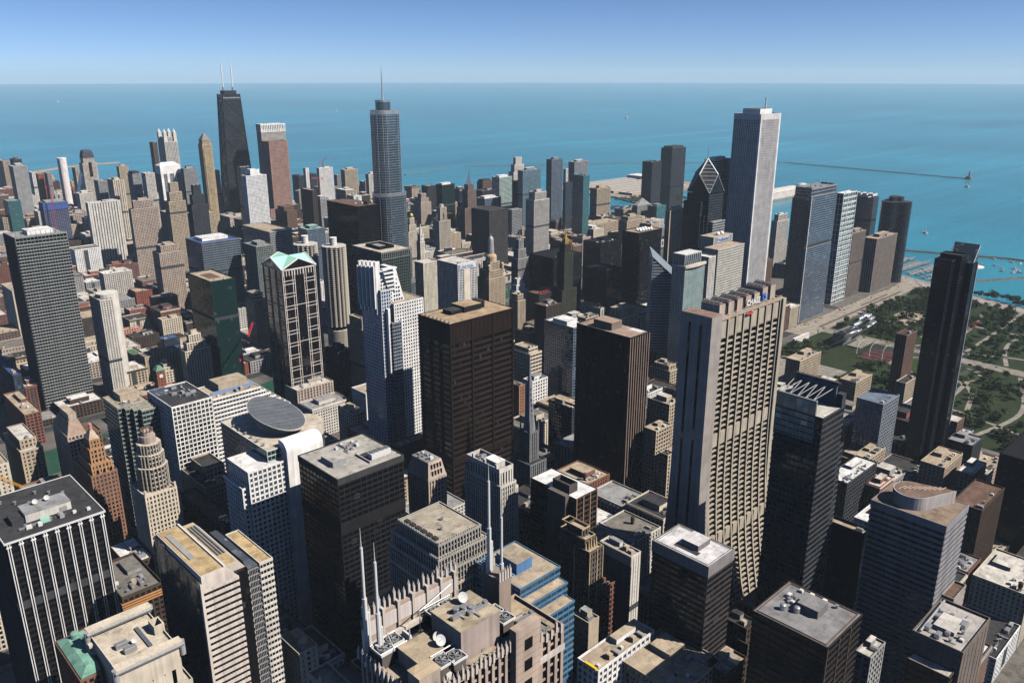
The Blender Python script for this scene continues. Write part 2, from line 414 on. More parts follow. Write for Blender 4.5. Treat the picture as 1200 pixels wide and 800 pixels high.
# ------------------------------------------------------------------ towers of plain plan: key, kind, label, x, y, width, depth, height, facade, options
ROWS = [
 ('a1', 'apartment_tower', 'tan apartment tower with flat top at the far edge of town beside the lake', 679, 3000, 19, 90, 144, 'grid:tan:dk:3.5:3:1.2:1.1', 'r=grey'),
 ('a2', 'apartment_tower', 'dark slab with brown boxy top behind the wide grey slab far away', 732, 3100, 25, 40, 139, 'ribs:dgrey:dk:4:3:1.2:1', 'r=brown,ph=c'),
 ('a3', 'apartment_tower', 'wide plain grey slab with pale roof box near the far lakeshore', 587, 2500, 34, 40, 173, 'grid:grey:gy:2.5:3:1.2:1.6', 'r=white,ph=c'),
 ('a4', 'apartment_tower', 'slim white tower just east of the wide plain grey slab', 679, 2700, 9, 34, 134, 'ribs:white:dk:4:3:1.6:1', 'r=white'),
 ('a5', 'apartment_tower', 'reddish brown square tower between the slim white tower and the lake', 707, 2750, 16, 25, 123, 'grid:red:dk:3:3:1.2:1.2', 'r=grey'),
 ('a6', 'apartment_tower', 'small grey tower beside the reddish brown one by the far beach', 719, 2700, 11, 33, 129, 'grid:grey:dk:3:3:1:1', 'r=grey'),
 ('a8', 'apartment_tower', 'narrow tan tower tucked against the dark-domed tower', 767, 2600, 9, 30, 148, 'grid:tan:dk:3:3:1.2:1', 'r=grey'),
 ('a10', 'apartment_tower', 'grey flat tower just east of the dark-domed tower', 681, 2150, 22, 30, 159, 'grid:grey:dk:3:3:1.1:1.2', 'r=grey'),
 ('a11', 'apartment_tower', 'cream twin-ribbed tower with boxy top before the far lake', 692, 2080, 25, 39, 166, 'ribs:cream:dk:5:3:2.2:1', 'r=tan,ph=c'),
 ('a12', 'apartment_tower', 'pale pinkish tower with small roof box standing above the cream twin-ribbed tower', 819, 2400, 25, 19, 164, 'grid:tan:dk:3:3:1.3:1.2', 'r=tan,ph=c'),
 ('a13', 'apartment_tower', 'pale grey tower with a dark roof cap by the lake', 710, 2000, 19, 31, 185, 'grid:grey:gy:3:3:1:1.2', 'r=grey,ph=d'),
 ('a14', 'apartment_tower', 'grey-white tower touching the white gabled tower', 721, 1950, 21, 25, 190, 'grid:offwhite:gy:3:3:1:1.1', 'r=white'),
 ('a16', 'apartment_tower', 'dark brown slab peeping out behind the four-lantern tower', 980, 2560, 13, 26, 210, 'ribs:brown:dk:3:3:1:1', 'r=dark'),
 ('a17', 'apartment_tower', 'tan stepped tower in front of the white gabled tower', 687, 1750, 36, 22, 188, 'grid:tan:dk:3:3:1.1:1.1', 'r=tan,t=2'),
 ('a18', 'office_tower', 'blue-grey office block between the white gabled tower and the pointed tan tower', 872, 2100, 35, 21, 177, 'grid:grey:bl:3:3:.8:1.2', 'r=dark,ph=c'),
 ('a19', 'apartment_tower', 'dark stepped apartment tower below the pointed tan tower', 693, 1650, 34, 20, 192, 'grid:dgrey:dk:3:3:1:1.2', 'r=grey,t=2'),
 ('a21', 'apartment_tower', 'tiny white-capped tower squeezed beside the tall black tapering tower', 1045, 2300, 13, 11, 143, 'grid:offwhite:dk:3:3:1:1', 'r=white,pyr=1'),
 ('a22', 'office_tower', 'dark glass tower with a white top edge against the black tapering tower', 903, 1850, 24, 21, 198, 'glass:dgrey:bl:2:3.5:.3:.8', 'r=offwhite'),
 ('c1', 'apartment_tower', 'pale green glass tower with ragged balconies above the black and white banded slab', 516, 2303, 28, 46, 110, 'bands:te:te:6:3.4:.3:1.2', 'r=grey'),
 ('c2', 'apartment_building', 'squat white and grey apartment block by the blue-wrapped tower', 592, 2361, 32, 37, 70, 'grid:offwhite:dk:3:3:1.2:1.2', 'r=white,ph=c'),
 ('x1', 'construction_tower', 'unfinished tower wrapped in blue netting with a red crane beside it', 540, 2102, 52, 32, 125, 'ribs:blue2:dk:4:3.2:.9:1', 'r=grey,ph=n'),
 ('c3', 'apartment_building', 'small red brick block with a white roof box near the white fluted tower', 690, 2393, 19, 42, 60, 'grid:red:dk:3:3:1.2:1.2', 'r=white,ph=c'),
 ('c4', 'apartment_building', 'plain tan rounded block in front of the small red brick block', 618, 2218, 30, 26, 50, 'grid:tan:dk:3.5:3:1.8:1.6', 'r=tan'),
 ('c4b', 'apartment_building', 'short white grid block against the white fluted tower', 649, 2244, 22, 26, 45, 'grid:offwhite:dk:3:3:1:1', 'r=white'),
 ('x2', 'apartment_tower', 'white and grey tower just under the dark-domed tower', 686, 2325, 33, 33, 110, 'grid:offwhite:dk:3:3:1.2:1.2', 'r=white,ph=c'),
 ('x3', 'apartment_tower', 'pale blue tower with low white gabled top behind the white fluted tower', 746, 2289, 39, 44, 110, 'glass:bluegrey:bl:3:3.3:.5:.8', 'r=white,pyr=1'),
 ('c5', 'apartment_tower', 'broad white fluted apartment tower with stepped rooftop', 560, 1852, 65, 16, 150, 'ribs:offwhite:bl:5.5:3:3.2:.6', 'r=white,ph=e,h=3,s'),
 ('c6', 'apartment_building', 'low brick and white striped block at the foot of the white fluted tower', 537, 1709, 28, 9, 45, 'bands:red:dk:4:3.2:.6:1.5', 'r=tan,ph=c'),
 ('c7', 'apartment_tower', 'tall pinkish tan grid tower beside the white fluted tower', 607, 1745, 55, 14, 160, 'grid:pinktan:dk:3.2:3:1.1:1.1', 'r=tan,t=1,ph=c'),
 ('c8', 'apartment_tower', 'greenish grey tower behind the pair of tan bow-fronted towers', 726, 1869, 39, 38, 110, 'grid:greengrey:gr:3.2:3:.9:1.1', 'r=offwhite,ph=c'),
 ('c14', 'apartment_building', 'white and grey grid block on a plain tan base', 462, 1504, 48, 25, 75, 'grid:offwhite:dk:3.5:3:1.1:1', 'r=white,ph=e'),
 ('c15', 'apartment_tower', 'slender cream slab tower with rounded end east of the black and white banded slab', 324, 1085, 16, 41, 135, 'grid:offwhite:dk:3.4:2.9:1.1:1.2', 'r=tan,ph=r'),
 ('c16', 'loft_building', 'dark red brick warehouse with grey roof', 462, 1400, 34, 27, 30, 'grid:red:dk:3.5:3.6:1.6:1.5', 'r=grey,ph=e,w'),
 ('c17', 'loft_building', 'brown brick loft block with cluttered green and grey roof', 512, 1417, 39, 26, 38, 'grid:brown:dk:3.5:3.6:1.4:1.4', 'r=grey,ph=e'),
 ('c18', 'loft_building', 'cream corner block just behind the cream setback tower', 476, 1301, 32, 17, 32, 'grid:cream:dk:3.5:3.6:1.6:1.4', 'r=tan,ph=e'),
 ('c19', 'low_building', 'long low pink-roofed building', 428, 1351, 32, 11, 14, 'grid:pink:dk:4:4:2:1.8', 'r=pink'),
 ('c20', 'low_building', 'low dark-roofed block crowded with roof machinery', 419, 1277, 41, 25, 20, 'grid:dbrown:dk:4:4:1.4:1.4', 'r=dark,ph=e'),
 ('c21', 'office_building', 'small dark blue glass block beside the cream setback tower', 420, 1157, 25, 18, 45, 'glass:dgrey:bl:3:3.6:.3:.8', 'r=blue'),
 ('c22', 'office_tower', 'cream setback tower with a slim rooftop mast', 385, 990, 33, 15, 95, 'grid:cream:dk:3.4:3.5:1.2:.8', 'r=cream,t=2,ph=c,w'),
 ('c9', 'apartment_tower', 'wide tan tower with bowed balcony front below the pointed tan tower', 756, 1808, 55, 31, 110, 'grid:tan:dk:3.2:3:1.1:1.1', 'r=tan,ph=c'),
 ('c10', 'apartment_tower', 'pinkish tan tower with bowed striped front beside the black glass offices', 541, 1449, 41, 30, 120, 'grid:pinktan:dk:3.2:3:1.1:1.2', 'r=tan,t=1,ph=c'),
 ('c11', 'office_building', 'low cream rooftop block under the tall black tapering tower', 1051, 2258, 31, 21, 60, 'grid:cream:dk:3.4:3.4:1.2:1.2', 'r=tan,ph=e'),
 ('c11b', 'office_building', 'low grey block in shade between two tall towers', 959, 2084, 41, 40, 50, 'grid:grey:dk:3.4:3.4:1:1.2', 'r=grey,ph=e'),
 ('dkband', 'office_tower', 'dark office slab with thin white stripes and a big white roof plant', 545, 1278, 65, 61, 150, 'bands:bluegrey:dk:3:3.7:.4:1.3', 'r=blue,ph=w'),
 ('dkgreen', 'office_tower', 'smooth dark green glass tower with a tan roof', 434, 1004, 33, 69, 155, 'glass:dgreen:gr:3:3.8:.25:.5', 'r=tan,ph=f'),
 ('grband', 'office_tower', 'grey ribbon-windowed slab with a tan roof behind the green-pedimented tower', 670, 1290, 42, 99, 150, 'bands:grey:bl:3:3.7:.5:1.7', 'r=tan'),
 ('d5', 'office_tower', 'glassy tower with a brown side in front of the grey ribbon-windowed slab', 606, 1216, 30, 43, 145, 'grid:greengrey:gr:3:3.4:.5:.9', 'r=grey,ph=c'),
 ('d6', 'office_building', 'tan curved-front block beside the green-pedimented tower', 548, 1122, 19, 30, 95, 'bands:tan:dk:3:3.6:.6:1.8', 'r=grey,t=1'),
 ('d1', 'office_tower', 'dark brown slab with broad pale ribs west of the black steel tower', 1038, 1767, 12, 55, 140, 'ribs:dbrown:dk:5:3.4:1.6:1', 'r=offwhite'),
 ('d1b', 'office_building', 'brown stepped block at the foot of the rosy granite tower', 1015, 1872, 36, 43, 90, 'grid:brown:dk:3.4:3.4:1.4:1.4', 'r=brown,t=1'),
 ('d3', 'office_tower', 'plain pale grey block with white roof touching the black steel tower', 1086, 1814, 24, 36, 110, 'grid:grey:gy:3:3.4:1:1.4', 'r=white,ph=c'),
 ('d4', 'hotel_tower', 'blue-grey hotel block with a pale green roof behind the corncob towers', 799, 1390, 39, 34, 125, 'glass:bluegrey:bl:3:3.5:.6:.9', 'r=green,ph=c'),
 ('far1', 'hotel_tower', 'narrow white slab beside the rosy granite tower', 1278, 2205, 11, 14, 140, 'ribs:white:dk:4:3.3:2:1', 'r=white'),
 ('far2', 'construction_tower', 'white tower under construction with red formwork and two cranes', 1258, 2096, 45, 14, 150, 'grid:white:gy:3:3.3:1.2:1', 'r=red,ph=e'),
 ('far2b', 'apartment_tower', 'low dark twin-topped block on the lakefront by the rosy granite tower', 1383, 2432, 22, 43, 90, 'grid:dgrey:dk:3.5:3.3:.8:1', 'r=dark'),
 ('far2c', 'apartment_tower', 'low dark lakefront block beside the red-topped construction tower', 1413, 2408, 22, 32, 95, 'grid:dgrey:dk:3.5:3.3:.8:1', 'r=dark'),
 ('far3', 'hotel_tower', 'tan tower with white crown and green windows standing alone at the lakefront', 1386, 2164, 46, 23, 130, 'grid:tan:gr:4:3.3:1.6:.8', 'r=white,ph=c'),
 ('far4', 'apartment_tower', 'small grey tower between the construction tower and the white-crowned tan tower', 1485, 2366, 13, 20, 90, 'grid:grey:dk:3:3.3:1:1', 'r=offwhite'),
 ('far5', 'hospital_tower', 'white-topped hospital block beside the silver spired skyscraper', 1474, 2169, 35, 18, 110, 'grid:offwhite:dk:4:3.3:1.8:1', 'r=white,ph=c'),
 ('far6', 'hospital_building', 'pale grey hospital block with white roof boxes', 1251, 2207, 17, 25, 75, 'grid:grey:dk:4:3.6:1.4:1.2', 'r=white,ph=e'),
 ('far7', 'hospital_building', 'banded white hospital block behind the black steel tower', 1311, 2149, 23, 33, 85, 'bands:bluegrey:bl:4:3.8:.5:1.6', 'r=grey,ph=e'),
 ('far8', 'hospital_building', 'long tan hospital block with rounded white roof behind the black steel tower', 1341, 2095, 38, 55, 80, 'grid:tan:dk:4:3.8:1.5:1.4', 'r=white,ph=e'),
 ('far9', 'hospital_building', 'low white hospital wing with a greenish roof', 1483, 2206, 55, 43, 48, 'grid:offwhite:dk:4:3.8:1.5:1.4', 'r=greenwhite,ph=e'),
 ('far10', 'hospital_building', 'tan hospital tower with terraces beside the silver spired skyscraper', 1505, 2235, 29, 33, 78, 'grid:tan:dk:4:3.8:1.5:1.4', 'r=white,ph=e'),
 ('s92', 'apartment_tower', 'dark green checkered glass tower beside the tower with the steel point', 1272, 1565, 40, 23, 150, 'grid:dgreen:gr:4:3.2:.9:.8', 'r=dark,ph=w'),
 ('s93', 'apartment_tower', 'dark grey flat slab beside the green checkered tower', 1381, 1760, 29, 26, 120, 'grid:dgrey:dk:3:3.2:.7:.9', 'r=grey'),
 ('s94', 'apartment_tower', 'tan ziggurat-topped tower beside the silver spired skyscraper', 1334, 1730, 34, 33, 105, 'grid:pinktan:dk:3.2:3.2:1.3:1.2', 'r=tan,t=2'),
 ('s90', 'apartment_tower', 'white and pale green glass tower with slanted white cap', 1476, 1581, 46, 29, 150, 'bands:greenwhite:te:5:3.2:.4:1', 'r=white,ph=w'),
 ('s6', 'apartment_tower', 'brown block with dark brown top behind the wide dark block with white roof plant', 1548, 1725, 35, 25, 120, 'grid:brown:dk:3:3.2:1:1', 'r=dbrown,ph=d'),
 ('s4', 'office_building', 'wide dark block dotted with white roof machines', 1493, 1667, 69, 35, 105, 'glass:dgrey:dk:3:3.6:.4:.8', 'r=dark,ph=e'),
 ('s5', 'office_building', 'blue-grey glass block with a long white penthouse', 1380, 1531, 55, 35, 110, 'glass:bluegrey:bl:3:3.6:.4:.9', 'r=white,ph=w'),
 ('s83', 'apartment_tower', 'white apartment tower with stepped crown before the breakwater', 1572, 1627, 48, 20, 190, 'grid:offwhite:dk:3:3:1.4:1.1', 'r=white,t=2'),
 ('s84', 'apartment_tower', 'blue glass apartment tower just in front of the white stepped one', 1440, 1458, 63, 18, 180, 'glass:bluegrey:te:2.5:3.2:.5:.7', 'r=white,ph=c'),
 ('s8', 'apartment_tower', 'thin brown slab between two glass towers by the river mouth', 1455, 1503, 15, 9, 150, 'ribs:dbrown:dk:3:3.2:1:1', 'r=dark'),
 ('s85', 'apartment_tower', 'tall blue-grey ribbed tower with chamfered top near the harbour', 1539, 1455, 41, 19, 200, 'ribs:bluegrey:bl:3:3:.9:.8', 'r=grey,ph=c'),
 ('s86', 'apartment_tower', 'blue-grey balcony tower with pale top behind the slim teal glass tower', 1681, 1506, 55, 22, 180, 'bands:grey:bl:4:3:.5:1.1', 'r=white,ph=c'),
 ('s86b', 'apartment_tower', 'thin white balcony tower wedged beside the ribbed blue-grey tower', 1746, 1596, 14, 10, 150, 'bands:white:te:4:3:.4:1.2', 'r=white'),
 ('s10', 'apartment_tower', 'dark narrow tower between the ribbed blue tower and the teal glass tower', 1522, 1391, 25, 9, 150, 'grid:dgrey:bl:3:3:.7:.8', 'r=dark'),
 ('s87', 'apartment_tower', 'slim teal glass tower with a sheer shaded side', 1435, 1257, 21, 33, 185, 'glass:teal:te:3:3.1:.3:.6', 'r=teal'),
 ('s88', 'office_tower', 'pale ribbed tower with corner turrets above the black boxes', 1285, 1266, 48, 26, 160, 'ribs:offwhite:bl:3:3.4:1:.6', 'r=tan,t=1,ph=c,h=1'),
 ('s89', 'hotel_tower', 'tan ribbed hotel shaft rising from a curved tan podium', 1610, 1364, 54, 23, 130, 'ribs:tan:dk:4:3.3:1.6:1', 'r=tan,ph=c'),
 ('s12', 'office_building', 'grey flat block between the dark banded office slab and the ribbed tower', 1352, 1405, 34, 15, 100, 'glass:grey:gy:3:3.6:.4:.9', 'r=grey'),
 ('s13', 'hotel_building', 'long tan hotel podium with rounded corner', 1516, 1291, 97, 38, 60, 'grid:tan:dk:3.5:3.4:1.4:1.2', 'r=tan'),
 ('s14', 'apartment_building', 'boxy tan apartment block beside the curved tan podium', 1557, 1223, 63, 26, 80, 'grid:tan:dk:4:3.4:1.6:1.2', 'r=tan,t=1,ph=c'),
 ('s15', 'apartment_building', 'grey block with sloping roof near the pair of dark towers', 1748, 1341, 59, 17, 75, 'grid:grey:dk:3:3.2:1:1', 'r=grey,pyr=1'),
 ('s16', 'apartment_building', 'teal glass block below the pair of dark towers', 1773, 1297, 41, 30, 75, 'glass:teal:te:3:3.2:.3:.7', 'r=grey,ph=c'),
 ('l1', 'apartment_tower', 'shorter of the pair of dark lakeside towers with faint purple sunlit side', 1952, 1451, 44, 36, 165, 'glass:dgrey:dk:3:3:.5:.9', 'r=dark'),
 ('l2', 'apartment_tower', 'taller of the pair of dark lakeside towers', 2117, 1503, 71, 41, 190, 'glass:dgrey:dk:3:3:.4:.8', 'r=dark,ph=d'),
 ('e1', 'hotel_tower', 'cream hotel shaft with a small gold dome beside the silver skyscraper', 977, 1310, 23, 8, 135, 'grid:cream:dk:3:3.4:1.2:1.1', 'r=tan,t=2'),
 ('e2', 'hotel_building', 'cream hotel wing behind the white clock tower', 1138, 1499, 39, 10, 70, 'grid:cream:dk:3:3.4:1.2:1.1', 'r=tan'),
 ('e3', 'office_building', 'red brown brick block behind the ribbed gothic tower', 1244, 1508, 21, 19, 90, 'grid:redbrown:dk:3:3.4:1.1:1.2', 'r=redbrown'),
 ('e3b', 'office_building', 'dark block in front of the tower with the steel point', 1300, 1510, 27, 32, 110, 'glass:dgrey:dk:3:3.5:.5:.9', 'r=dark'),
 ('e17', 'office_tower', 'grey art deco shaft with stepped head beside the dark banded slab', 922, 944, 23, 16, 150, 'grid:grey:dk:3:3.5:1.2:.8', 'r=grey,t=2,mast=1'),
 ('e18', 'office_building', 'pale block with flat grey roof and sunny ribbed end', 977, 957, 21, 39, 103, 'ribs:pinktan:bl:3:3.5:1:.7', 'r=grey,ph=c'),
 ('e18b', 'office_building', 'small white stepped block near the domed tower with lantern', 891, 917, 25, 14, 95, 'grid:white:dk:3:3.4:1.2:1.2', 'r=white,t=2'),
 ('e18c', 'office_building', 'grey-tan narrow block below the small white stepped block', 840, 860, 16, 19, 90, 'grid:tan:dk:3:3.4:1.2:1', 'r=tan,t=1'),
 ('bx1', 'office_tower', 'wide black glass box, western one of a touching pair', 949, 890, 68, 56, 125, 'glass:black:dk:3:3.7:.35:.9', 'r=black'),
 ('bx2', 'office_tower', 'black glass box with white roof spots, eastern one of a touching pair', 1157, 968, 62, 42, 110, 'glass:black:dk:3:3.7:.35:.9', 'r=black,ph=e'),
 ('dish', 'office_tower', 'black tower carrying white satellite dishes on a tan roof', 1051, 801, 61, 33, 165, 'glass:black:dk:3:3.7:.4:1', 'r=tan,ph=n'),
 ('bx3', 'office_building', 'low black box with a pale parapet rim beside the satellite dish tower', 991, 814, 40, 46, 110, 'glass:black:dk:3:3.7:.5:1', 'r=black,p=2'),
 ('rib4', 'office_tower', 'tan tower with bold vertical ribs beside the slanted diamond-top tower', 1139, 806, 44, 9, 190, 'ribs:tan:dk:5:3.4:2.4:1', 'r=grey,ph=c'),
 ('tan1', 'office_building', 'ornate tan twin-shaft block between the two blackish towers', 829, 656, 40, 25, 110, 'grid:tan:dk:3:3.5:1.3:1.1', 'r=tan,t=1,ph=e'),
 ('tan2', 'office_building', 'tan block covered with roof machinery behind the blue glass offices', 860, 742, 28, 16, 75, 'grid:tan:dk:3:3.5:1.3:1.1', 'r=grey,ph=e'),
 ('brn1', 'office_building', 'brown brick block with crowded roof below the green and gold tower', 800, 763, 31, 23, 100, 'grid:dbrown:dk:3:3.5:1.2:1.2', 'r=brown,ph=e'),
 ('brn2', 'office_building', 'dark block with reddish roof at the foot of the green and gold tower', 894, 868, 47, 26, 80, 'glass:dgrey:dk:3:3.6:.4:1', 'r=redbrown,ph=e'),
 ('pale9', 'office_building', 'pale block hidden behind the green and gold tower', 1041, 963, 47, 25, 66, 'grid:greenwhite:dk:3.4:3.6:1.2:1.2', 'r=white'),
 ('glassb', 'office_tower', 'blue glass apartment tower with clean white roof boxes', 667, 593, 26, 46, 135, 'glass:bluegrey:bl:3:3.6:.35:.8', 'r=white,ph=w'),
 ('cream3', 'department_store', 'cream banded low block with stepped roof behind the brown steel tower', 734, 729, 23, 37, 60, 'bands:cream:dk:6:5:.4:2.6', 'r=tan,t=1'),
 ('whitel', 'office_building', 'white office block with grey roof behind the church spire', 625, 616, 25, 15, 75, 'grid:white:dk:4:4:1.6:1.4', 'r=grey,ph=c,w'),
 ('terra', 'office_building', 'narrow terracotta office shaft beside the brown steel tower', 596, 608, 7, 8, 80, 'grid:orange2:dk:3:3.6:1.3:1.1', 'r=tan'),
 ('greyg', 'office_building', 'grey glass block with pale roof machinery behind the blackish ribbed tower', 600, 533, 8, 34, 75, 'grid:dgrey:bl:3:3.8:.6:1', 'r=tan,ph=e,p=2'),
 ('tanlo1', 'office_building', 'tan low block with roof sheds wedged behind the big flared bank tower', 813, 561, 20, 31, 60, 'grid:tan:dk:4:4:1.6:1.4', 'r=tan,t=1,ph=e'),
 ('tanlo2', 'office_building', 'low block with pale roof between the blackish ribbed tower and the flared tower', 681, 468, 20, 29, 75, 'grid:tan:dk:4:4:1.6:1.4', 'r=offwhite,ph=c'),
 ('tanlo3', 'office_building', 'tan-roofed block deep in the gap beside the blackish ribbed tower', 588, 417, 24, 14, 90, 'grid:tan:dk:4:4:1.2:1.6', 'r=tan,ph=e'),
 ('tanlo4', 'office_building', 'small shaded tan block at the foot of the flared tower', 589, 403, 9, 10, 70, 'grid:tan:dk:4:4:1.6:1.4', 'r=dark'),
 ('cream9', 'office_building', 'cream office block with roof sheds overlooking the silver bandshell', 923, 447, 55, 19, 70, 'grid:tan:dk:3.4:3.6:1.4:1.2', 'r=tan,ph=e'),
 ('orn1', 'office_building', 'ornate old stone block beside the small park and seats', 927, 377, 44, 20, 60, 'grid:tan:dk:3.4:3.6:1.4:1.2', 'r=tan,ph=e'),
 ('brn5', 'office_building', 'brown block with pale speckled roof beside the trussed-roof tower', 793, 327, 57, 13, 60, 'grid:brown:dk:3.4:3.6:1.2:1.2', 'r=offwhite,ph=e'),
 ('grid35', 'office_tower', 'grey gridded slab with sunlit thin end', 793, 293, 39, 27, 95, 'grid:greyblue:bl:4:3.8:1.4:1.2', 'r=bluegrey'),
 ('slim1', 'office_tower', 'slim brown tower with sunlit cream edge, beside the black tower with slanted top', 991, 351, 31, 13, 110, 'grid:brown:dk:3:3.4:1.2:1.2', 'r=dbrown'),
 ('slim2', 'office_tower', 'tan shaft with small roof box in front of the slim brown tower', 925, 321, 31, 11, 75, 'grid:tan:dk:3:3.4:1.2:1.2', 'r=dark'),
 ('tan6', 'office_building', 'tan low roof with sheds behind the banded tower with teardrop', 746, 282, 39, 15, 55, 'grid:tan:dk:3.4:3.6:1.4:1.2', 'r=tan,ph=e'),
 ('tan7', 'office_building', 'large brown-tan flat roof block in front of the black tower with slanted top', 769, 221, 46, 22, 60, 'grid:tan:dk:3.4:3.6:1.4:1.2', 'r=tan,ph=e'),
 ('wht7', 'office_building', 'broad dark block with bright white roof behind the banded tower with teardrop', 665, 266, 61, 20, 65, 'grid:dgrey:dk:4:4:1.2:1.4', 'r=white,ph=e'),
 ('wht8', 'office_building', 'block with long bright white roof by the steep dark gable', 773, 198, 36, 14, 60, 'grid:tan:dk:3.4:3.6:1.4:1.2', 'r=white,ph=e'),
 ('wht9', 'office_building', 'low block with pale roof and cooling tanks under the dark park edge', 777, 171, 29, 13, 50, 'grid:dgrey:dk:3.4:3.6:1.4:1.2', 'r=offwhite,ph=e'),
 ('grey7', 'office_building', 'low grey-roofed block below the black tower with slanted top', 839, 220, 29, 24, 60, 'grid:dgrey:dk:3.4:3.6:1.4:1.2', 'r=grey,ph=e'),
 ('tan8', 'office_building', 'dark round-cornered block behind the banded tower with teardrop', 658, 158, 54, 22, 85, 'grid:dbrown:dk:3.4:3.6:1.4:1.2', 'r=brown'),
 ('tanflat', 'office_building', 'dark green glass block with narrow tan roof beside the banded tower with teardrop', 498, 184, 6, 41, 120, 'glass:dgreen:gr:6:4:.5:.8', 'r=tan,p=2'),
 ('wshaft', 'office_building', 'narrow cream shaft with blank dark shaded side wall', 367, 273, 9, 26, 120, 'grid:offwhite:dk:3:3.6:2.4:2', 'r=grey,ph=e,w,bl=1'),
 ('cwin', 'office_building', 'white glazed-brick block with rows of square windows and yellow hoist', 291, 235, 50, 15, 100, 'grid:white:dk:4.2:4.2:1.5:1.6', 'r=tan,ph=e,w'),
 ('redb', 'office_building', 'narrow red brick block between the cream shaft and the ornate slender tower', 350, 282, 14, 7, 100, 'grid:redbrown:dk:3.4:3.6:1.2:1.3', 'r=brown,ph=e'),
 ('tanb', 'office_building', 'plain tan wall building beside the blue stepped offices', 308, 257, 5, 12, 110, 'grid:tan:dk:4:4:3:2.4', 'r=grey,ph=c'),
 ('tanroof', 'office_building', 'tan flat roof with scattered vents below the black ribbon tower', 312, 197, 41, 40, 95, 'grid:tan:dk:4:4:1.4:1.4', 'r=tan,ph=e'),
 ('brn9', 'office_building', 'dark brown cornice building below the flared bank tower', 397, 205, 16, 22, 85, 'grid:dbrown:dk:3.6:3.8:1.2:1.4', 'r=dark,ph=e,t=1'),
 ('tan10', 'office_building', 'low roof with a white cooling unit row between the black towers', 344, 188, 21, 14, 95, 'grid:dbrown:dk:4:4:1.4:1.4', 'r=tan,ph=e'),
 ('tanend', 'office_building', 'small pale roof with dark gap behind the black flat-roofed block', 428, 144, 20, 8, 85, 'grid:grey:dk:4:4:1.4:1.4', 'r=offwhite,ph=e'),
 ('low1', 'low_building', 'low brick block with white roof beside the white-ribbed dark tower', 164, 582, 19, 39, 60, 'grid:dbrown:dk:4:4:1.6:1.6', 'r=white,ph=e'),
 ('low2', 'office_building', 'gravel-roofed stone block with ornate cornice between the towers', 140, 521, 27, 51, 75, 'grid:dbrown:dk:4:4:1.2:1.4', 'r=gravel,p=2,ph=e'),
 ('low3', 'office_building', 'dark block in deep shade behind the cream striped slab', 219, 533, 12, 76, 90, 'grid:dbrown:dk:4:4:1.4:1.4', 'r=brown'),
 ('low4', 'low_building', 'small pale stone roof building beside the cream striped slab', 199, 395, 13, 23, 70, 'grid:cream:dk:4:4:2.4:2', 'r=tan,ph=c'),
 ('cr14', 'office_building', 'tan twin-wing office block beside the green river', 154, 811, 19, 58, 85, 'grid:tan:dk:4:3.8:1.6:1.5', 'r=offwhite,t=1,w'),
 ('cr14b', 'office_building', 'cream plain-walled block at the edge of town by the yellow crane', 123, 752, 10, 104, 95, 'grid:cream:dk:4:3.8:2.4:2', 'r=tan'),
 ('red14', 'office_building', 'red brick block with green terracotta trim beside the river', 202, 1005, 17, 89, 40, 'grid:redbrown:dk:4:3.8:1.4:1.5', 'r=tan,ph=e'),
 ('wlow', 'low_building', 'low block with cream roof in front of the orange setback tower', 194, 718, 17, 11, 60, 'grid:redbrown:dk:4:4:1.6:1.6', 'r=cream,ph=e'),
 ('low5', 'office_building', 'dark blue glass block below the black and white banded slab', 216, 1094, 9, 98, 60, 'glass:dgrey:bl:3:3.8:.3:.8', 'r=blue'),
 ('nar1', 'apartment_tower', 'narrow cream balcony tower behind the edge of the black and white banded slab', 291, 1371, 15, 61, 100, 'grid:cream:dk:4:3:1.6:1.2', 'r=tan'),
 ('pav9', 'parking_building', 'tan block with tennis courts on its roof', 385, 1152, 15, 68, 25, 'grid:tan:dk:5:4:1.6:1.4', 'r=greenwhite,p=2'),
 ('wpod', 'office_building', 'cream terraced block behind the red brick clock tower', 384, 1071, 20, 34, 35, 'grid:cream:dk:4:4:1.6:1.4', 'r=cream,t=2,ph=c'),
 ('gapA', 'office_tower', 'narrow tan stone shaft beside the white notched tower', 523, 797, 6, 36, 130, 'ribs:tan:dk:3:3.5:1.4:.8', 'r=tan,t=1'),
 ('gapB', 'office_building', 'dark banded block in front of the corncob towers', 507, 831, 20, 31, 85, 'glass:dgrey:dk:3:3.6:.4:1.2', 'r=dark,ph=c'),
 ('gapC', 'low_building', 'low cream-roofed block behind the dark flat-roofed tower', 459, 728, 15, 33, 50, 'grid:cream:dk:4:4:1.6:1.4', 'r=tan,ph=e'),
 ('right1', 'office_tower', 'added black tower darkening the edge of town beside the park', 744, 142, 98, 32, 100, 'glass:black:dk:3:3.8:.4:1', 'r=black'),  # added tower, stands in for darkness along this edge of the view
 ('grouprib1', 'apartment_tower', 'pale ribbed apartment tower in front of the pier roofs', 1567, 842, 49, 13, 130, 'ribs:offwhite:bl:4:3:1.5:1', 'r=white,t=1'),
 ('rb1', 'apartment_tower', 'first of two brown ribbed towers along the park road', 1510, 657, 54, 16, 125, 'ribs:(.26,.22,.19):dk:3:3:1.1:.9', 'r=tan,ph=c'),
 ('rb2', 'apartment_tower', 'wider brown ribbed tower with flutes along the park road', 1584, 642, 94, 26, 106, 'ribs:(.26,.22,.19):dk:4:3:1.7:.9', 'r=tan,ph=c,h=1'),
 ('brs', 'apartment_tower', 'dark slab with white rooftop frame behind the brown ribbed towers', 1809, 752, 26, 49, 150, 'glass:dgrey:bl:3:3.1:.5:.9', 'r=brown,ph=w'),
 ('f340', 'apartment_tower', 'thin teal glass tower with a white ladder-like end wall', 1446, 655, 54, 14, 204, 'grid:white:te:9:9:.8:.8', 'r=white,p=1'),
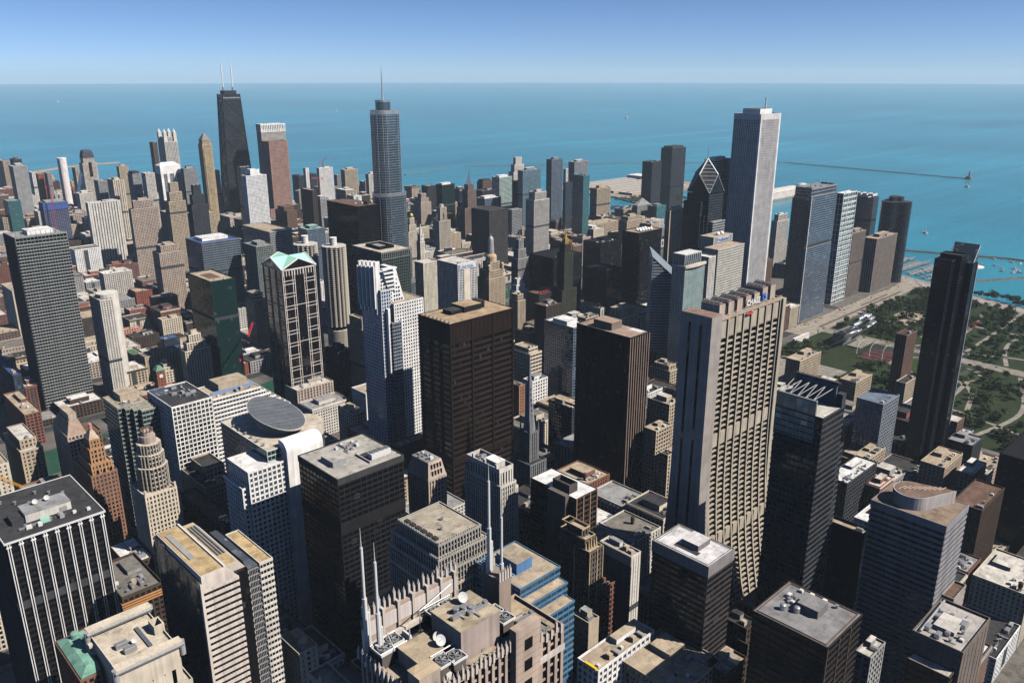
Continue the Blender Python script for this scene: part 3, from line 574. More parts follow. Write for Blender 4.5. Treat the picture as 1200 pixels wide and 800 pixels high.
 ('bandslab', 'office_tower', 'grey striped slab with white roof box behind the diamond-topped tower', 1190, 760, 48, 20, 272, 'bands:offwhite:dk:4:3.5:.4:1.5', 'r=dark,ph=w'),
]
TW = {}
for i, (k, nm, lab, x, y, dx, dy, h, st, op) in enumerate(ROWS):
    TW[k] = tower(nm, lab, nm.replace('_', ' '), x, y, dx, dy, h, parse(st), op, i)
Z = {'clock': (344.5, 982.1), 'crane1': (424.3, 917.0, 60, 18, 482.1, 997.8, 92), 'crane2': (130.4, 667.0, 60, 40, 114.9, 705.9, 105), 'crane3': (555.4, 2085.0, 0, 161.8, 575.4, 2060.0, 171.8), 'crane4': (1272.0, 2098.0, 100, 65.5, 1282.0, 2094.0, 179.5), 'crane5': (1234.5, 2060.0, 0, 126.4, 1214.5, 2066.0, 128.4)}
# ------------------------------------------------------------------ towers with a shape of their own
def S(*a): return a
def whitecol():
    x0, y0, x1, y1, H = 76, 484, 128, 546, 160
    t = Thing('ribbed_office_tower', 'black office tower with paired white columns running down its sunlit face', 'skyscraper', 102, 515)
    fac(t, x0, y0, x1, y1, 0, H, S('glass', 'nearblack', 'black', 1.6, 3.9, .2, 1.4), roof='dark', p=.8, cap=False)
    t.part('roof', MB().box(x0-.6, y0-.9, H-.9, x1+.6, y1+.9, H), roof_mat('dark'))
    t.part('roof_edge', MB().ring(x0-.9, y0-1.2, x1+.9, y1+1.2, .5, H-.8, H+.35), WHITE)
    wm = wall_mat('white')
    for i in range(9):
        x = x0 + 1.2 + i * (x1 - x0 - 2.4) / 8
        for dx in (-.75, .45):
            t.part('column', MB().box(x+dx, y0-1.1, 0, x+dx+.45, y0+.2, H-.9), wm)
        t.part('column_tie', MB().box(x-1.2, y0-1.0, H-3.4, x+1.4, y0-.2, H-2.6), wm)
    for i in range(11):
        y = y0 + 2 + i * (y1-y0-4)/10
        t.part('fin', MB().box(x0-.8, y-.3, 0, x0+.2, y+.3, H-.9), wall_mat('dgrey'))
    t.part('louvre_band', MB().ring(x0-.25, y0-.25, x1+.25, y1+.25, .6, 116, 121), wall_mat('dgrey'))
    b = penthouse(t, 91, 500, 115.5, 514.5, H, 5, 'offwhite', 'grey', 'plant_room')
    penthouse(t, 84, 501, 90.8, 512, H, 3, 'dgrey', 'dark', 'plant_room')
    t.part('plant_door', MB().box(109, 499.8, H+.1, 113, 500.1, H+3), wall_mat('grey'), b)
    for x, y in ((99, 509), (105.5, 509.5)): t.inst('satellite_dish', DISH, x, y, H+5.3)
    t.part('air_handler', MB().box(97, 493, H, 102, 497, H+2.4), flat_mat('green', .6))
    units(t, 84, 488, 126, 499, H, 7, rng)
    for i in range(6): t.inst('roof_vent', VENT, 86 + i*6.3, 535 - (i % 3)*6, H)
whitecol()
def cream_green():
    t = Thing('cream_stone_tower', 'cream stone office tower with rolled cornices and a green copper roofed wing', 'skyscraper', 108, 397)
    st = S('grid', 'cream', 'dk', 4.2, 3.9, 2.4, 2.2)
    fac(t, 92, 372, 127, 421, 0, 108, st, roof='cream', win=True)
    fac(t, 94, 376, 124, 418, 106, 127, S('grid', 'cream', 'dk', 6, 9, 5.4, 8), roof='cream', topband=12)
    wm = wall_mat('cream')
    for y in (374.5, 415):
        t.part('cornice_slab', MB().box(92.6, y, 127.5, 125.6, y+5.5, 130.6), wm)
        t.part('cornice_roll', MB().tube((92, y if y < 400 else y, 129), (126, y if y < 400 else y, 129), .9, 10), wall_mat('grey'))
        for x in (92.4, 125.4): t.part('cornice_scroll', MB().cyl(x, y+1.4, 1.5, 122, 130.4, 12), wall_mat('grey'))
    for k in range(7):
        t.part('bracket', MB().box(91.2, 411+(k % 2)*2, 108+k*2.6, 94.2, 414+(k % 2)*2, 109.6+k*2.6), wm)
    for x, y in ((103, 398), (105, 391.5)): t.inst('rooftop_unit', UNITS[3], x, y, 125.8); 
    t.inst('satellite_dish', DISH, 109, 396, 125.8)
    t.part('skylight', MB().box(113, 388, 125.8, 115, 408, 126.6), flat_mat((.1, .12, .14), .2))
    t.part('stair_head', MB().ring(119, 395, 124.4, 403, .7, 124, 131), wm)
    # copper wing
    fac(t, 81.5, 398, 91.9, 440, 0, 117, S('grid', 'redbrown', 'dk', 3.4, 3.9, 1.4, 1.4), roof='copper', p=.6)
    fac(t, 92, 421.2, 110, 441, 0, 117, S('grid', 'redbrown', 'dk', 3.4, 3.9, 1.4, 1.4), roof='copper', p=.6)
    cm = roof_mat('copper')
    t.part('copper_roof', MB().loft([[(82.4,399,117.2),(91.8,399,117.2),(91.8,439,117.2),(82.4,439,117.2)], [(86.6,404,119.8),(91.8,404,119.8),(91.8,434,119.8),(86.6,434,119.8)]]), cm)
    t.part('copper_turret', MB().cyl(90, 432, 2.2, 117, 122, 12).dome(90, 432, 2.3, 122, 1.4, 12), cm)
    for k in range(4): t.part('skylight', MB().box(93+k*2.2, 424, 117.3, 94.5+k*2.2, 431, 118.4), WHITE)
cream_green()
def white_slab():
    t = Thing('striped_office_slab', 'cream granite slab with dark window stripes, sloping roof and a glazed notch', 'skyscraper', 155, 405)
    st = S('bands', 'offwhite', 'black', 3, 3.7, .5, 1.95)
    z, H = 0, 160
    n = 40; wm = wall_mat((.6, .53, .47)); sm = None
    t.part('glazing', MB().box(140.5, 377.5, 0, 165.5, 435.5, H-6), glass_mat('black', 1.5, 3.85))
    for i in range(n):
        b = MB().box(140, 377, 0, 160, 436, 2.0) if sm is None else None
        if sm is None:
            o = t.part('spandrel', b, wm); sm = o.data
        else: share('spandrel', sm, t.o, (0, 0, i*3.85))
        e = MB().box(160.01, 378, i*3.85, 166, 436, i*3.85+1.5)
        t.part('spandrel', e, wm)
    for i in range(13): t.part('mullion', MB().box(140.2+i*1.62, 377.2, 0, 140.5+i*1.62, 377.6, H-8), wall_mat('dgrey'))
    t.part('end_wall', MB().box(139.2, 377.8, 0, 140.1, 435.6, H-3).box(139.1, 422, 0, 140.0, 436.4, H-1), glass_mat((.03, .036, .04), 3, 3.85, rough=.12))
    t.part('corner_pier', MB().box(139, 376.9, 0, 140.3, 378.6, H-4), wm)
    # roof: a tall west leaf sloping down to a lower east leaf
    t.part('fascia', MB().loft([[(140,377,H-8),(160,377,H-8),(160,436,H-8),(140,436,H-8)], [(140,377.2,H+.4),(153,377.2,H+.4),(153,436,H+.4),(140,436,H+.4)]]), wm)
    t.part('roof', MB().box(140.6, 378, H+.41, 152.4, 435.4, H+.6), roof_mat('ochre'))
    t.part('roof_ridge', MB().box(152.4, 377.4, H+.3, 153.4, 436, H+1.5), WHITE)
    t.part('roof_grille', MB().box(142.4, 396, H+.6, 145.4, 428, H+1.1), wall_mat('grey'))
    t.part('lower_roof', MB().loft([[(153.4,380,H-7),(166,380,H-7),(166,436,H-7),(153.4,436,H-7)], [(153.4,380,H-1.2),(161.5,380,H-1.2),(161.5,436,H-1.2),(153.4,436,H-1.2)]]), wall_mat((.5, .44, .38)))
    t.part('roof', MB().box(154, 381, H-1.19, 161, 435, H-1.0), roof_mat('ochre'))
    for k in range(3): t.part('duct', MB().box(156.2+k*1.8, 392, H-1, 157.0+k*1.8, 431, H-.2), METAL)
    # glazed notch and the east wing
    g = MB()
    for i in range(8): g.box(166+i*.95, 380-.1, 0, 166.25+i*.95, 381.4, H-9)
    for i in range(40): g.box(166, 379.8, i*3.85, 173, 381, i*3.85+.45)
    t.part('glazing', MB().box(166.01, 380.6, 0, 173, 420, H-8.6), glass_mat('black', 1, 3.85))
    t.part('mullion_grid', g, wall_mat('grey'))
    t.part('notch_roof', MB().loft([[(166,380,H-8.5),(173,380,H-8.5),(173,425,H-8.5),(166,425,H-8.5)], [(166,384,H-5),(170,384,H-5),(170,425,H-5),(166,425,H-5)]]), glass_mat((.06, .07, .08), 3, 3))
    fac(t, 173.01, 379, 181, 420, 0, H-7, S('bands', 'offwhite', 'black', 2, 3.85, .3, 1.7), roof='ochre', p=.6)
white_slab()
def dark_flat():
    t = Thing('black_glass_tower', 'charcoal square tower with pale stained roof and a sunken machinery well', 'skyscraper', 265, 427)
    x0, y0, x1, y1, H = 240, 404, 290, 451, 170
    fac(t, x0, y0, x1, y1, 0, H, S('glass', 'nearblack', 'black', 4.1, 3.8, .55, 1.3), roof='grey', p=.5, cap=False)
    W = wall_mat('nearblack')
    t.part('parapet', MB().ring(x0-.3, y0-.3, x1+.3, y1+.3, .7, H-4, H+.2), wall_mat((.05, .05, .05)))
    for k in range(2): t.part('louvre_band', MB().ring(x0-.2, y0-.2, x1+.2, y1+.2, .4, 132-k*60, 138-k*60), wall_mat('nearblack'))
    t.part('roof', MB().box(x0+.4, y0+.4, H-1, x1-.4, y1-.4, H-.3), roof_mat((.42, .4, .36)))
    t.part('machinery_well', MB().box(268, 410, H-.29, 287, 425, H-.2), DARK)
    o = t.part('chiller', MB().box(271, 412, H-.2, 286, 417, H+3.6), WHITE)
    for k in range(4): t.inst('cooling_fan', FAN, 273.5+k*3.5, 414.5, H+3.6)
    t.part('well_wall', MB().box(267.4, 409.4, H-.28, 288, 410, H+1.2).box(267.4, 410, H-.28, 268, 426, H+1.2), wall_mat((.42, .4, .36)))
    penthouse(t, 247, 420, 257, 434, H-.3, 3.4, 'grey', (.42, .4, .36))
    units(t, 258, 430, 280, 448, H-.3, 5, rng, (0, 2))
dark_flat()
def drum():
    t = Thing('drum_topped_office', 'white gridded office block with a tilted dark elliptical drum and a rounded shaft', 'skyscraper', 262, 525)
    wt = S('grid', 'white', 'bl', 3.4, 3.9, 1.1, 1.3)
    fac(t, 240, 495, 283, 566, 0, 158, S('glass', 'greenwhite', 'gr', 3, 3.9, .2, 1.0), roof='cream', p=.5)
    fac(t, 222, 489, 250, 520, 0, 150, wt, roof='white', p=1, win=True)
    fac(t, 218, 492, 222.01, 518, 0, 138, wt, roof='white')
    sm = wall_mat('white', .5)
    pts = [(250.2, z) for z in (0,)]
    prof = [(0, 486), (156, 486)] + [(156 + 7*math.sin(a), 493 - 7*math.cos(a)) for a in [math.pi/2*k/6 for k in range(1, 7)]]
    rings = [[(250.3, y, z), (279, y, z), (279, 497, z), (250.3, 497, z)] for z, y in prof]
    t.part('rounded_shaft', MB().loft(rings), sm)
    for i in range(36): t.part('shaft_window', MB().box(272.6, 485.9, 150-i*3.9, 274.2, 486.3, 151.6-i*3.9), glass_mat('bl'))
    el = lambda a, b, zf: [(267 + b*math.cos(q) + .25*a*math.sin(q)*0, 529 + a*math.sin(q), zf) for q in [2*math.pi*i/40 for i in range(40)]]
    zt = lambda x, y: 169 + .20*(y-529) - .14*(x-267)
    top = [(x, y, zt(x, y)) for x, y, z in el(26, 18, 0)]
    low = el(19, 13, 157.6)
    t.part('drum_wall', MB().loft([low, [(x, y, z-.5) for x, y, z in top]]), wall_mat((.36, .34, .28)))
    for i in range(0, 40, 2): t.part('drum_rib', MB().tube(low[i], tuple(Vector(top[i]) - Vector((0, 0, .6))), .22, 4), wall_mat((.5, .47, .4)))
    t.part('drum_roof', MB().loft([[(x, y, z-.49) for x, y, z in top], [(x, y, z) for x, y, z in top]]), wall_mat((.11, .12, .135), .45))
    for k in range(-4, 5):
        yy = 529 + k*5; hx = 17*math.sqrt(max(0, 1 - (k*5/26)**2))
        t.part('roof_seam', MB().tube((267-hx, yy, zt(267-hx, yy)+.05), (267+hx, yy, zt(267+hx, yy)+.05), .1, 4), wall_mat((.04, .045, .05)))
    t.part('drum_rim', MB().loft([[(267+(x-267)*1.03, 529+(y-529)*1.03, z-1.0) for x, y, z in top], [(267+(x-267)*1.03, 529+(y-529)*1.03, z-.3) for x, y, z in top]]), wall_mat((.45, .43, .38)))
    t.part('round_end', MB().cyl(283, 522, 16, 0, 157, 40), glass_mat('gy', 3, 3.9))
    for z in range(3, 157, 4): pass
    t.part('round_end_cladding', MB().cyl(283, 522, 16.3, 150, 158.4, 40), wall_mat((.5, .45, .37)))
    t.part('round_end_roof', MB().cyl(283, 522, 15.6, 158.41, 158.6, 40), roof_mat('cream'))
    for k in range(6): t.inst('roof_vent', VENT, 243, 505 + k*9, 157.6)
drum()
def bandstep():
    t = Thing('terraced_office_block', 'white striped office block stepping down in terraces toward the east', 'office building', 305, 672)
    st = S('bands', 'white', 'dk', 3, 3.9, .3, 1.9)
    for i in range(7):
        x0 = 273 if i == 0 else 318 + (i-1)*4.6
        x1 = 318 if i == 0 else x0 + 4.59
        fac(t, x0, 655, x1, 690 + (i > 0)*0, 0, 141 - i*3.9, st, roof='tan', p=.7)
    penthouse(t, 285, 668, 312, 686, 140.3, 7, 'tan', 'tan')
    t.part('slanted_glazing', MB().loft([[(268,655,128),(273,655,128),(273,690,128),(268,690,128)], [(272.6,662,141),(273,662,141),(273,688,141),(272.6,688,141)]]), glass_mat('gr', 2, 3))
    fac(t, 268, 655, 272.99, 690, 0, 128, st, roof='tan')
    t.part('roof_beam', MB().box(276, 664, 140.4, 316, 665.2, 143.2), flat_mat((.2, .28, .45), .5))
    units(t, 276, 656, 316, 664, 140.3, 5, rng)
bandstep()
def simple(name, label, x, y, dx, dy, H, sty, cat='skyscraper', **kw):
    t = Thing(name, label, cat, x+dx/2, y+dy/2)
    fac(t, x, y, x+dx, y+dy, 0, H, sty, **kw)
    return t
t = simple('gridded_office_tower', 'office tower in a regular white window grid beside the striped terraced block', 232, 639, 34, 51, 150, S('grid', 'white', 'dk', 3.5, 3.9, .75, .95), roof='dark', p=1, win=True, split=True)
t.part('roof_well', MB().box(236, 655, 149.02, 262, 686, 149.2), DARK)
t.part('roof_glass', MB().box(233, 672, 149.3, 246, 688, 150.6), glass_mat('gy', 2, 2))
units(t, 240, 645, 264, 688, 149, 9, rng)
t = simple('tan_stone_office', 'low tan stone office with grey roof terraces beside the drum topped block', 232, 591, 24, 46, 96, S('grid', 'tan', 'dk', 3, 3.9, 1.2, 1.3), 'office building', roof='dark', win=True)
fac(t, 240, 606, 256, 634, 94, 104, S('grid', 'tan', 'dk', 3, 5, 1.2, 1.3), roof='dark')
t.part('louvre_box', MB().box(233.5, 603, 94.8, 239.6, 622, 98), wall_mat('dgrey'))
units(t, 233, 592, 255, 603, 94.7, 5, rng)
t = Thing('serrated_glass_office', 'green black office tower with a sawtooth glass corner and tan roof', 'skyscraper', 214, 690)
for i in range(4):
    fac(t, 204 + i*4.5, 682 - i*5.4, 230, 717, 0, 144 + (i == 0)*.2 - i*.3, S('bands', 'greengrey', 'gr', 3, 3.9, .25, 1.3), roof='tan', p=.7)
penthouse(t, 212, 697, 228, 713, 143, 6, 'tan', 'tan')
units(t, 206, 684, 228, 696, 143.4, 4, rng)
def hip():
    t = Thing('hipped_granite_tower', 'brown granite tower with sloping shoulders beside the orange setback tower', 'office building', 192, 780)
    fac(t, 182, 759, 198, 802, 0, 100, S('grid', 'pinktan', 'dk', 3, 3.9, 1.2, 1.4), roof='brown', p=.6)
    t.part('sloped_shoulder', MB().loft([[(182.2,759.2,99.6),(197.8,759.2,99.6),(197.8,801.8,99.6),(182.2,801.8,99.6)], [(187,766,111),(195,766,111),(195,796,111),(187,796,111)]]), wall_mat((.3, .22, .17)))
    penthouse(t, 188, 768, 194.5, 794, 111, 6, 'pinktan', 'tan')
    fac(t, 198.1, 775, 215, 802, 0, 92, S('grid', 'brown', 'dk', 3, 3.9, 1.2, 1.4), roof='brown')
hip()
def orange():
    t = Thing('orange_setback_tower', 'orange brick art deco tower with setbacks and a small stone lantern', 'skyscraper', 180, 678)
    st = S('grid', 'orange', 'dk', 2.7, 3.7, 1.2, 1.3); lo = S('grid', 'redbrown', 'dk', 2.7, 3.7, 1.2, 1.3)
    fac(t, 169, 656, 189, 699, 0, 104, S('grid', (.26, .14, .09), 'dk', 2.7, 3.7, 1.2, 1.3), roof='tan', win=True)
    fac(t, 171, 659, 187, 690, 102.5, 112, st, roof='tan')
    fac(t, 172.5, 662, 184, 682, 110.5, 124, st, roof='tan')
    fac(t, 174, 664, 182, 676, 122.5, 131, st, roof='tan')
    t.part('stepped_cap', MB().loft([[(174,664,131),(182,664,131),(182,676,131),(174,676,131)], [(177,668,137),(179.4,668,137),(179.4,672,137),(177,672,137)]]), wall_mat('tan'))
    t.part('lantern', MB().cyl(178.2, 670, 1.2, 137, 141.5, 8).cyl(178.2, 670, 1.5, 141.51, 142.4, 8), wall_mat('pink'))
    for x in (170.5, 175.5, 180.5, 185.5): t.part('pinnacle', MB().box(x, 656.2, 104, x+1.2, 657.6, 107.5), wall_mat('orange'))
orange()
def roundtop():
    t = Thing('crowned_round_tower', 'cream stone tower narrowing to a round drum with a toothed crown', 'skyscraper', 196, 598)
    st = S('grid', 'cream', 'dk', 2.6, 3.7, 1.2, 1.2)
    fac(t, 184, 584, 208, 614, 0, 109, st, roof='cream', win=True)
    for x in (184.3, 206.3):
        for y in (584.3, 612.3): t.part('corner_finial', MB().box(x, y, 109, x+1.5, y+1.5, 112.5), wall_mat('cream'))
    cx, cy = 197, 599
    oct_ = lambda r, z: [(cx + r*math.cos(math.pi/8 + math.pi/4*i), cy + r*math.sin(math.pi/8 + math.pi/4*i), z) for i in range(8)]
    z = 107
    for r, h in ((11.5, 19), (10, 10), (8.6, 8)):
        t.part('glazing', MB().loft([oct_(r-.4, z), oct_(r-.4, z+h-.4)]), glass_mat('dk', 2.2, 3.7))
        fr = MB()
        for k in range(int(h/3.7)+1): fr.loft([oct_(r-.28, z+k*3.7), oct_(r-.28, min(z+k*3.7+1.2, z+h))])
        for i in range(24):
            a = 2*math.pi*i/24; q = r*.955
            fr.tube((cx+q*math.cos(a), cy+q*math.sin(a), z), (cx+q*math.cos(a), cy+q*math.sin(a), z+h), .5, 4)
        t.part('facade_cladding', fr, wall_mat((.46, .42, .35)))
        t.part('setback_roof', MB().loft([oct_(r+.1, z+h), oct_(r+.1, z+h+.5)]), wall_mat('cream'))
        z += h
    t.part('crown_drum', MB().cyl(cx, cy, 5.6, z, z+6, 16).cyl(cx, cy, 4.4, z+6, z+9, 16), wall_mat('pinktan'))
    for i in range(10):
        a = 2*math.pi*i/10
        t.part('crown_tooth', MB().box(cx+4*math.cos(a)-.5, cy+4*math.sin(a)-.5, z+9, cx+4*math.cos(a)+.5, cy+4*math.sin(a)+.5, z+11.4), wall_mat('brown'))
roundtop()
def w77():
    x0, y0, x1, y1, H = 451, 848, 495, 894, 193
    t = Thing('pedimented_glass_tower', 'silver glass tower in a white granite frame under a pale green gabled roof', 'skyscraper', 473, 871)
    gm = glass_mat('black', 1.6, 3.9, ior=1.7)
    t.part('glazing', MB().box(x0+.5, y0+.5, 0, x1-.5, y1-.5, H), gm)
    wm = wall_mat((.62, .56, .52))
    xs = [x0, x0+2.6, x0+13.5, x0+16, x1-16, x1-13.5, x1-2.6, x1]
    def bars(face):
        L0, L1 = (x0, x1) if face == 'S' else (y0, y1)
        n = L1 - L0
        pos = [0, 2.4, n*.30, n*.36, n*.64, n*.70, n-2.4, n]
        for a in pos[1:-1] + [.5, n-.5]:
            b = (L0+a-.34, y0, 0, L0+a+.34, y0+.9, H) if face == 'S' else (x0, L0+a-.3, 0, x0+.9, L0+a+.3, H)
            t.part('granite_pier', MB().box(*b), wm if face == 'S' else wall_mat((.2, .195, .19)))  # west face takes a darker granite copy, its shade put into the colour
        for k in range(12):
            z = H - 14 - k*15
            for dz in (0, 4):
                segs = [(0, n)] if k % 3 == 2 and dz == 0 else [(0, n*.36), (n*.64, n)]
                for a, b_ in segs:
                    b = (L0+a+.05, y0+.15, z-dz, L0+b_-.05, y0+.95, z-dz+.6) if face == 'S' else (x0+.15, L0+a+.05, z-dz, x0+.95, L0+b_-.05, z-dz+.8)
                    t.part('granite_course', MB().box(*b), wm if face == 'S' else wall_mat((.2, .195, .19)))  # same shade painted into the west courses
    bars('S'); bars('W')
    for i in range(12): t.part('frieze_post', MB().box(x0+1.5+i*3.6, y0-.1, H-8, x0+2.4+i*3.6, y0+.95, H-1.5), wm)
    t.part('cornice', MB().ring(x0-.4, y0-.4, x1+.4, y1+.4, 1.4, H-1.5, H), wm)
    # crossed gables: four pediments
    cx, cy = (x0+x1)/2, (y0+y1)/2; Z = H+11
    roofm = flat_mat((.36, .72, .56), .55)
    for nm, q in (('copper_gable', ((x0-.4, y0-.4), (x1+.4, y0-.4), (x1+.4, y1+.4), (x0-.4, y1+.4))),):
        m = MB()
        P = [(x0-.4,y0-.4,H),(x1+.4,y0-.4,H),(x1+.4,y1+.4,H),(x0-.4,y1+.4,H)]
        G = [(cx,y0-.4,Z),(x1+.4,cy,Z),(cx,y1+.4,Z),(x0-.4,cy,Z)]; c = (cx, cy, Z)
        for i in range(4):
            m.poly([P[i], G[i], c]); m.poly([P[i], c, G[i-1]])
        t.part('copper_gable', m, roofm)
    for i in range(4):
        a, b = P[i], P[(i+1) % 4]; g = G[i]
        inn = Vector((cx, cy, H)) - Vector((g[0], g[1], H)); inn.normalize()
        o = inn * .5
        t.part('pediment', MB().loft([[tuple(Vector(a)+o), tuple(Vector(b)+o), tuple(Vector(g)+o-Vector((0,0,1.2)))], [tuple(Vector(a)+o*3), tuple(Vector(b)+o*3), tuple(Vector(g)+o*3-Vector((0,0,1.2)))]]), gm)
        t.part('gable_rim', MB().tube(a, g, .9, 6).tube(g, b, .9, 6), WHITE)
w77()
def ctt():
    t = Thing('white_notched_tower', 'bright white stepped tower with vertical fins at its top and blue glass below', 'skyscraper', 480, 670)
    gr = S('grid', 'white', 'bl', 3.1, 3.6, 1.3, 1.5)
    fac(t, 464, 651, 501, 688, 0, 190, gr, roof='tan', p=.8, win=True)
    gl = S('glass', (.56, .6, .66), (.03, .05, .085), 3, 3.7, .8, .9)
    fac(t, 452, 655, 463.9, 690, 0, 205, gl, roof='grey')
    fac(t, 451.9, 660, 470, 690, 188, 222, S('grid', 'white', 'bl', 3, 3.6, 1.2, 1.4), roof='white')
    for i in range(5):
        y = 659 + i*7; h = 233 - i*.8
        t.part('fin_wall', MB().box(449.5, y, 180, 455, y+2.2, h).box(447.8, y+.5, 186, 449.6, y+1.7, h-4), wall_mat('white'))
    for i in range(6):
        t.part('terrace', MB().box(456+i*1.5, 655.5+i*.6, 224-i*4.4, 473, 660.5, 225.4-i*4.4), wall_mat('white'))
    t.part('shoulder', MB().loft([[(470,660,188),(484,660,188),(484,686,188),(470,686,188)], [(470,661,224),(475,661,224),(475,680,224),(470,680,224)]]), wall_mat('white'))
    for k in range(8):
        z = 190.5+k*4
        for i in range(int((13 - k*1.1)/3)): t.part('window', MB().box(471+i*3, 659.5+k*.12, z, 472.5+i*3, 660.8+k*.12, z+1.8), glass_mat('bl'))
    fac(t, 459, 648, 470.5, 655, 0, 172, S('bands', 'greyblue', 'bl', 3, 3.7, .4, 1.2), roof='white')
    t.part('white_edge', MB().box(456.4, 650.5, 118, 458.9, 654.9, 186), wall_mat('white'))
ctt()
def daley():
    x0, y0, x1, y1, H = 442, 538, 520, 583, 198
    t = Thing('brown_steel_tower', 'massive brown weathering steel office tower with wide bays and tan roof', 'skyscraper', 481, 560)
    bm, sp = wall_mat((.016, .011, .009), .6), wall_mat((.028, .018, .014), .6)
    t.part('glazing', MB().box(x0+1.4, y0+1.4, 0, x1-1.4, y1-1.4, H-2), glass_mat((.006, .0055, .0055), 2.4, 5.6, blinds=.02))
    n = 31; f = 5.6; sm = None
    for i in range(n):
        if sm is None: sm = t.part('spandrel', MB().box(x0+.9, y0+.9, 4, x1-.9, y1-.9, 6.3), sp).data
        else: share('spandrel', sm, t.o, (0, 0, i*f))
    for x in (x0+.9, x0+26.4, x0+51.6, x1-.9):
        for y in (y0, y1): t.part('column', MB().box(x-.9, y-.1 if y == y0 else y-1.2, 0, x+.9, y+1.2 if y == y0 else y+.1, H-.3), bm)
    for y in (y0+.9, y0+15.6, y1-16, y1-.9):
        t.part('column', MB().box(x0-.1, y-.8, 0, x0+1.2, y+.8, H-.3), bm); t.part('column', MB().box(x1-1.2, y-.8, 0, x1+.1, y+.8, H-.3), bm)
    for z0, z1 in ((178, H-.4), (60, 67)):
        t.part('louvre_screen', MB().box(x0+.5, y0+.5, z0, x1-.5, y1-.5, z1), sp)
        fins = MB()
        for i in range(48): fins.box(x0+1.5+i*1.6, y0+.2, z0, x0+1.8+i*1.6, y0+.6, z1-.5)
        for i in range(26): fins.box(x0+.2, y0+1.5+i*1.65, z0, x0+.6, y0+1.8+i*1.65, z1-.5)
        t.part('louvre_grille', fins, bm)
    t.part('parapet', MB().ring(x0-.15, y0-.15, x1+.15, y1+.15, .8, H-1.2, H+.1), bm)
    t.part('roof', MB().box(x0+.6, y0+.6, H-.9, x1-.6, y1-.6, H-.35), roof_mat((.42, .31, .2)))
    penthouse(t, 476, 558, 497, 576, H-.35, 5.5, 'nearblack', (.4, .3, .2))
    penthouse(t, 462, 560, 475.8, 572, H-.35, 3.5, 'nearblack', 'dark', 'plant_room')
    penthouse(t, 498, 560, 503, 572, H-.35, 6.5, 'nearblack', 'dark', 'plant_room')
    for i in range(7): t.inst('roof_vent', VENT, 444.5, 542+i*5.5, H-.35)
daley()
t = simple('white_ribbed_office', 'white ribbed office block with a blue lettered sign and a blank centre panel', 767, 912, 38, 48, 140, S('ribs', 'white', 'bl', 3, 3.7, .8, .9), roof='offwhite', p=1)
t.part('blank_panel', MB().box(779, 911.6, 0, 791, 912.4, 131), wall_mat((.62, .55, .45)))
sg = t.part('sign', MB().box(771, 911.3, 131.5, 801, 912.3, 137.8), WHITE)
units(t, 770, 915, 800, 955, 138.7, 2, rng)
def lettering(t, body, x, y, z, size, mat, parent, depth=.12):
    cu = bpy.data.curves.new('lettering', 'FONT'); cu.body = body; cu.size = size; cu.extrude = depth
    cu.align_x = 'LEFT'; cu.space_character = 1.05; cu.offset = size*.012
    o = bpy.data.objects.new('lettering', cu); COL.objects.link(o); cu.materials.append(mat)
    o.parent = parent; o.location = (x - t.off[0], y - t.off[1], z - t.off[2]); o.rotation_euler = (math.pi/2, 0, 0)
    dg = bpy.context.evaluated_depsgraph_get(); me = bpy.data.meshes.new_from_object(o.evaluated_get(dg)); bpy.data.objects.remove(o)
    o = bpy.data.objects.new('lettering', me); COL.objects.link(o)
    o.parent = parent; o.location = (x - t.off[0], y - t.off[1], z - t.off[2]); o.rotation_euler = (math.pi/2, 0, 0)
    return o
lettering(t, 'UNITRIN', 772.2, 911.1, 132.5, 6.0, flat_mat((.05, .16, .5), .5), sg)
t = simple('dark_granite_office', 'dark green gridded tower whose tan roof holds a black sunken plant box', 599, 862, 45, 66, 188, S('grid', (.09, .1, .095), 'gr', 3.1, 3.9, .55, .75), roof='cream', p=.6, split=True)
fac(t, 598.6, 861.6, 644.4, 928.4, 180, 190, S('ribs', 'greengrey', 'dk', 3.1, 8, .5, .8), roof='cream', p=.6)
t.part('plant_curb', MB().ring(609, 880, 632, 912, 1.2, 189.4, 193), wall_mat('black'))
penthouse(t, 614, 888, 624, 906, 189.5, 2.4, 'dgrey', 'grey', 'plant_room')
t = simple('black_steel_tower', 'plain black steel tower with flat brown roof before the spired skyscraper', 712, 1082, 38, 88, 212, S('glass', 'black', 'black', 1.6, 3.8, .25, 1.1), roof='brown', p=.4)
t.part('plant_slot', MB().box(734, 1088, 211.7, 737, 1098, 217), DARK)
units(t, 715, 1086, 748, 1160, 211.6, 7, rng)
t = simple('white_roofed_black_block', 'black glass block with a dazzling white roof and a dark roof hut', 362, 316, 21, 42, 145, S('glass', 'dbrown', 'black', 4.6, 3.9, .4, 1.2), 'office building', roof=(.8, .8, .79), p=.4)
for x in (361.9, 368.6, 375.4, 382.2): t.part('bronze_fin', MB().box(x, 315.6, 0, x+.8, 316.2, 144.6), wall_mat((.3, .18, .12)))
fac(t, 364, 324, 372, 339, 0, 151, S('grid', (.1, .085, .08), 'dk', 8, 9, 7.4, 8.6), roof='dark', p=3)
t.part('brick_shaft', MB().box(358, 322, 0, 361.8, 338, 146), wall_mat((.13, .11, .10)))
